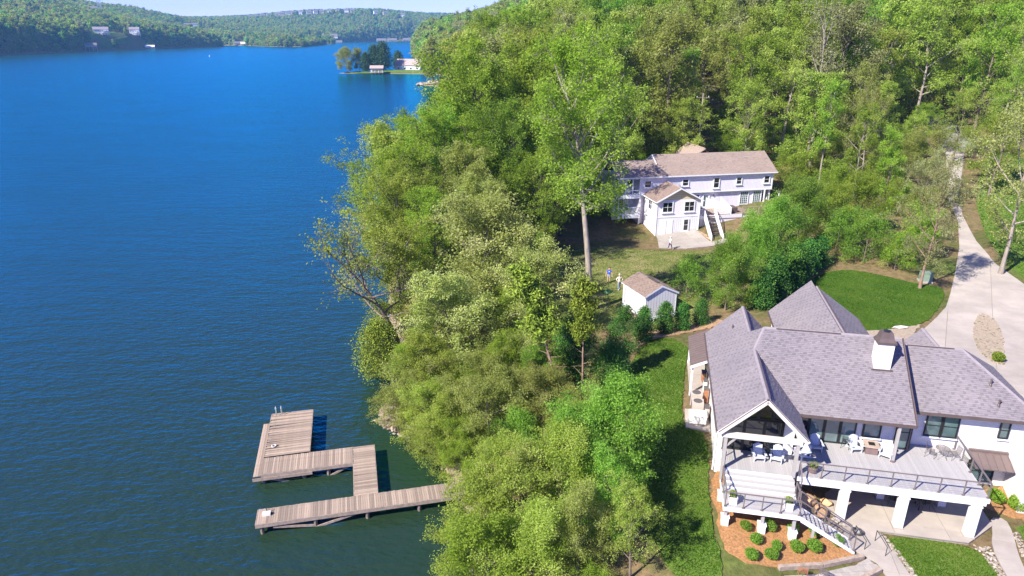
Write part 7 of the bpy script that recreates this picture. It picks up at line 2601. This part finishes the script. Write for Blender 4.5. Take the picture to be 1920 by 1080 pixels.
ok = (ppx > -40) & (ppx < 1040) & (fz > 0.05)
for a, b, r in FB:
    ok &= np.hypot(fx - a, fy - b) > r
for k, (a, _) in enumerate(RIDGE):
    ok &= ~((np.abs(fx - a) < 13) & (fy > 2830) & (fy < 2952))
ok &= ~((fx > -640) & (fx < -470) & (fy > 1665) & (fy < 2280) & (RNG.random(fx.shape) < 0.8))
SIGHT = [(-738, 1310, 17), (-728, 1408, 14), (-716, 1232, 13), (-702, 1405, 12), (-575, 2300, 34), (-985, 2245, 24)]
for a, b, r in SIGHT:
    D_ = math.hypot(a, b)
    al = (fx * a + fy * b) / D_
    cr = np.abs(fx * b - fy * a) / D_
    ok &= ~((cr < r) & (al > D_ - 75) & (al < D_ + 4))
ids = np.nonzero(ok)[0]
# thicker growth along the far waterline
EDGE = []
for (ax, ay), (bx, by) in zip(SHORE[37:60], SHORE[38:61]):
    ln_ = math.hypot(bx - ax, by - ay)
    for k in range(int(ln_ / 6)):
        f = (k + rg.random()) * 6 / ln_
        nx_, ny_ = -(by - ay) / ln_, (bx - ax) / ln_
        for off in (2.0, 9.0, 17.0):
            x, y = ax + (bx - ax) * f - nx_ * (off + rg.uniform(-2, 2)), ay + (by - ay) * f - ny_ * (off + rg.uniform(-2, 2))
            if all(math.hypot(x - a, y - b) > r * 0.8 for a, b, r in FB) and all(not (abs(x * b - y * a) / math.hypot(a, b) < r and math.hypot(a, b) - 110 < math.hypot(x, y) < math.hypot(a, b) + 4) for a, b, r in SIGHT) and float(shore_dist(np.array([x]), np.array([y]))[0]) > 0.5:
                EDGE.append((x, y, gz(x, y) - 1.5, rg.uniform(8, 14), rg.uniform(1.1, 1.5)))
stuff_trees('far_wood', [(fx[i], fy[i], fz[i] - 0.5, rg.uniform(11, 19), rg.uniform(0.9, 1.25)) for i in ids] + EDGE, fars, 'mixed woods on the hills across the lake')

# ---------------------------------------------------------------- haze over the lake
hz = MB().box(-3300, 2300, -350, 4500, -6, 190).build('haze', None)
hm = bpy.data.materials.new('haze')
hm.use_nodes = True
hm.node_tree.nodes.clear()
ho = hm.node_tree.nodes.new('ShaderNodeOutputMaterial')
hv = hm.node_tree.nodes.new('ShaderNodeVolumePrincipled')
hv.inputs['Color'].default_value = (0.22, 0.55, 1.0, 1)
hv.inputs['Density'].default_value = 0.00012
hv.inputs['Anisotropy'].default_value = 0.0
hm.node_tree.links.new(hv.outputs[0], ho.inputs['Volume'])
hz.data.materials.append(hm)
hz['kind'] = 'stuff'
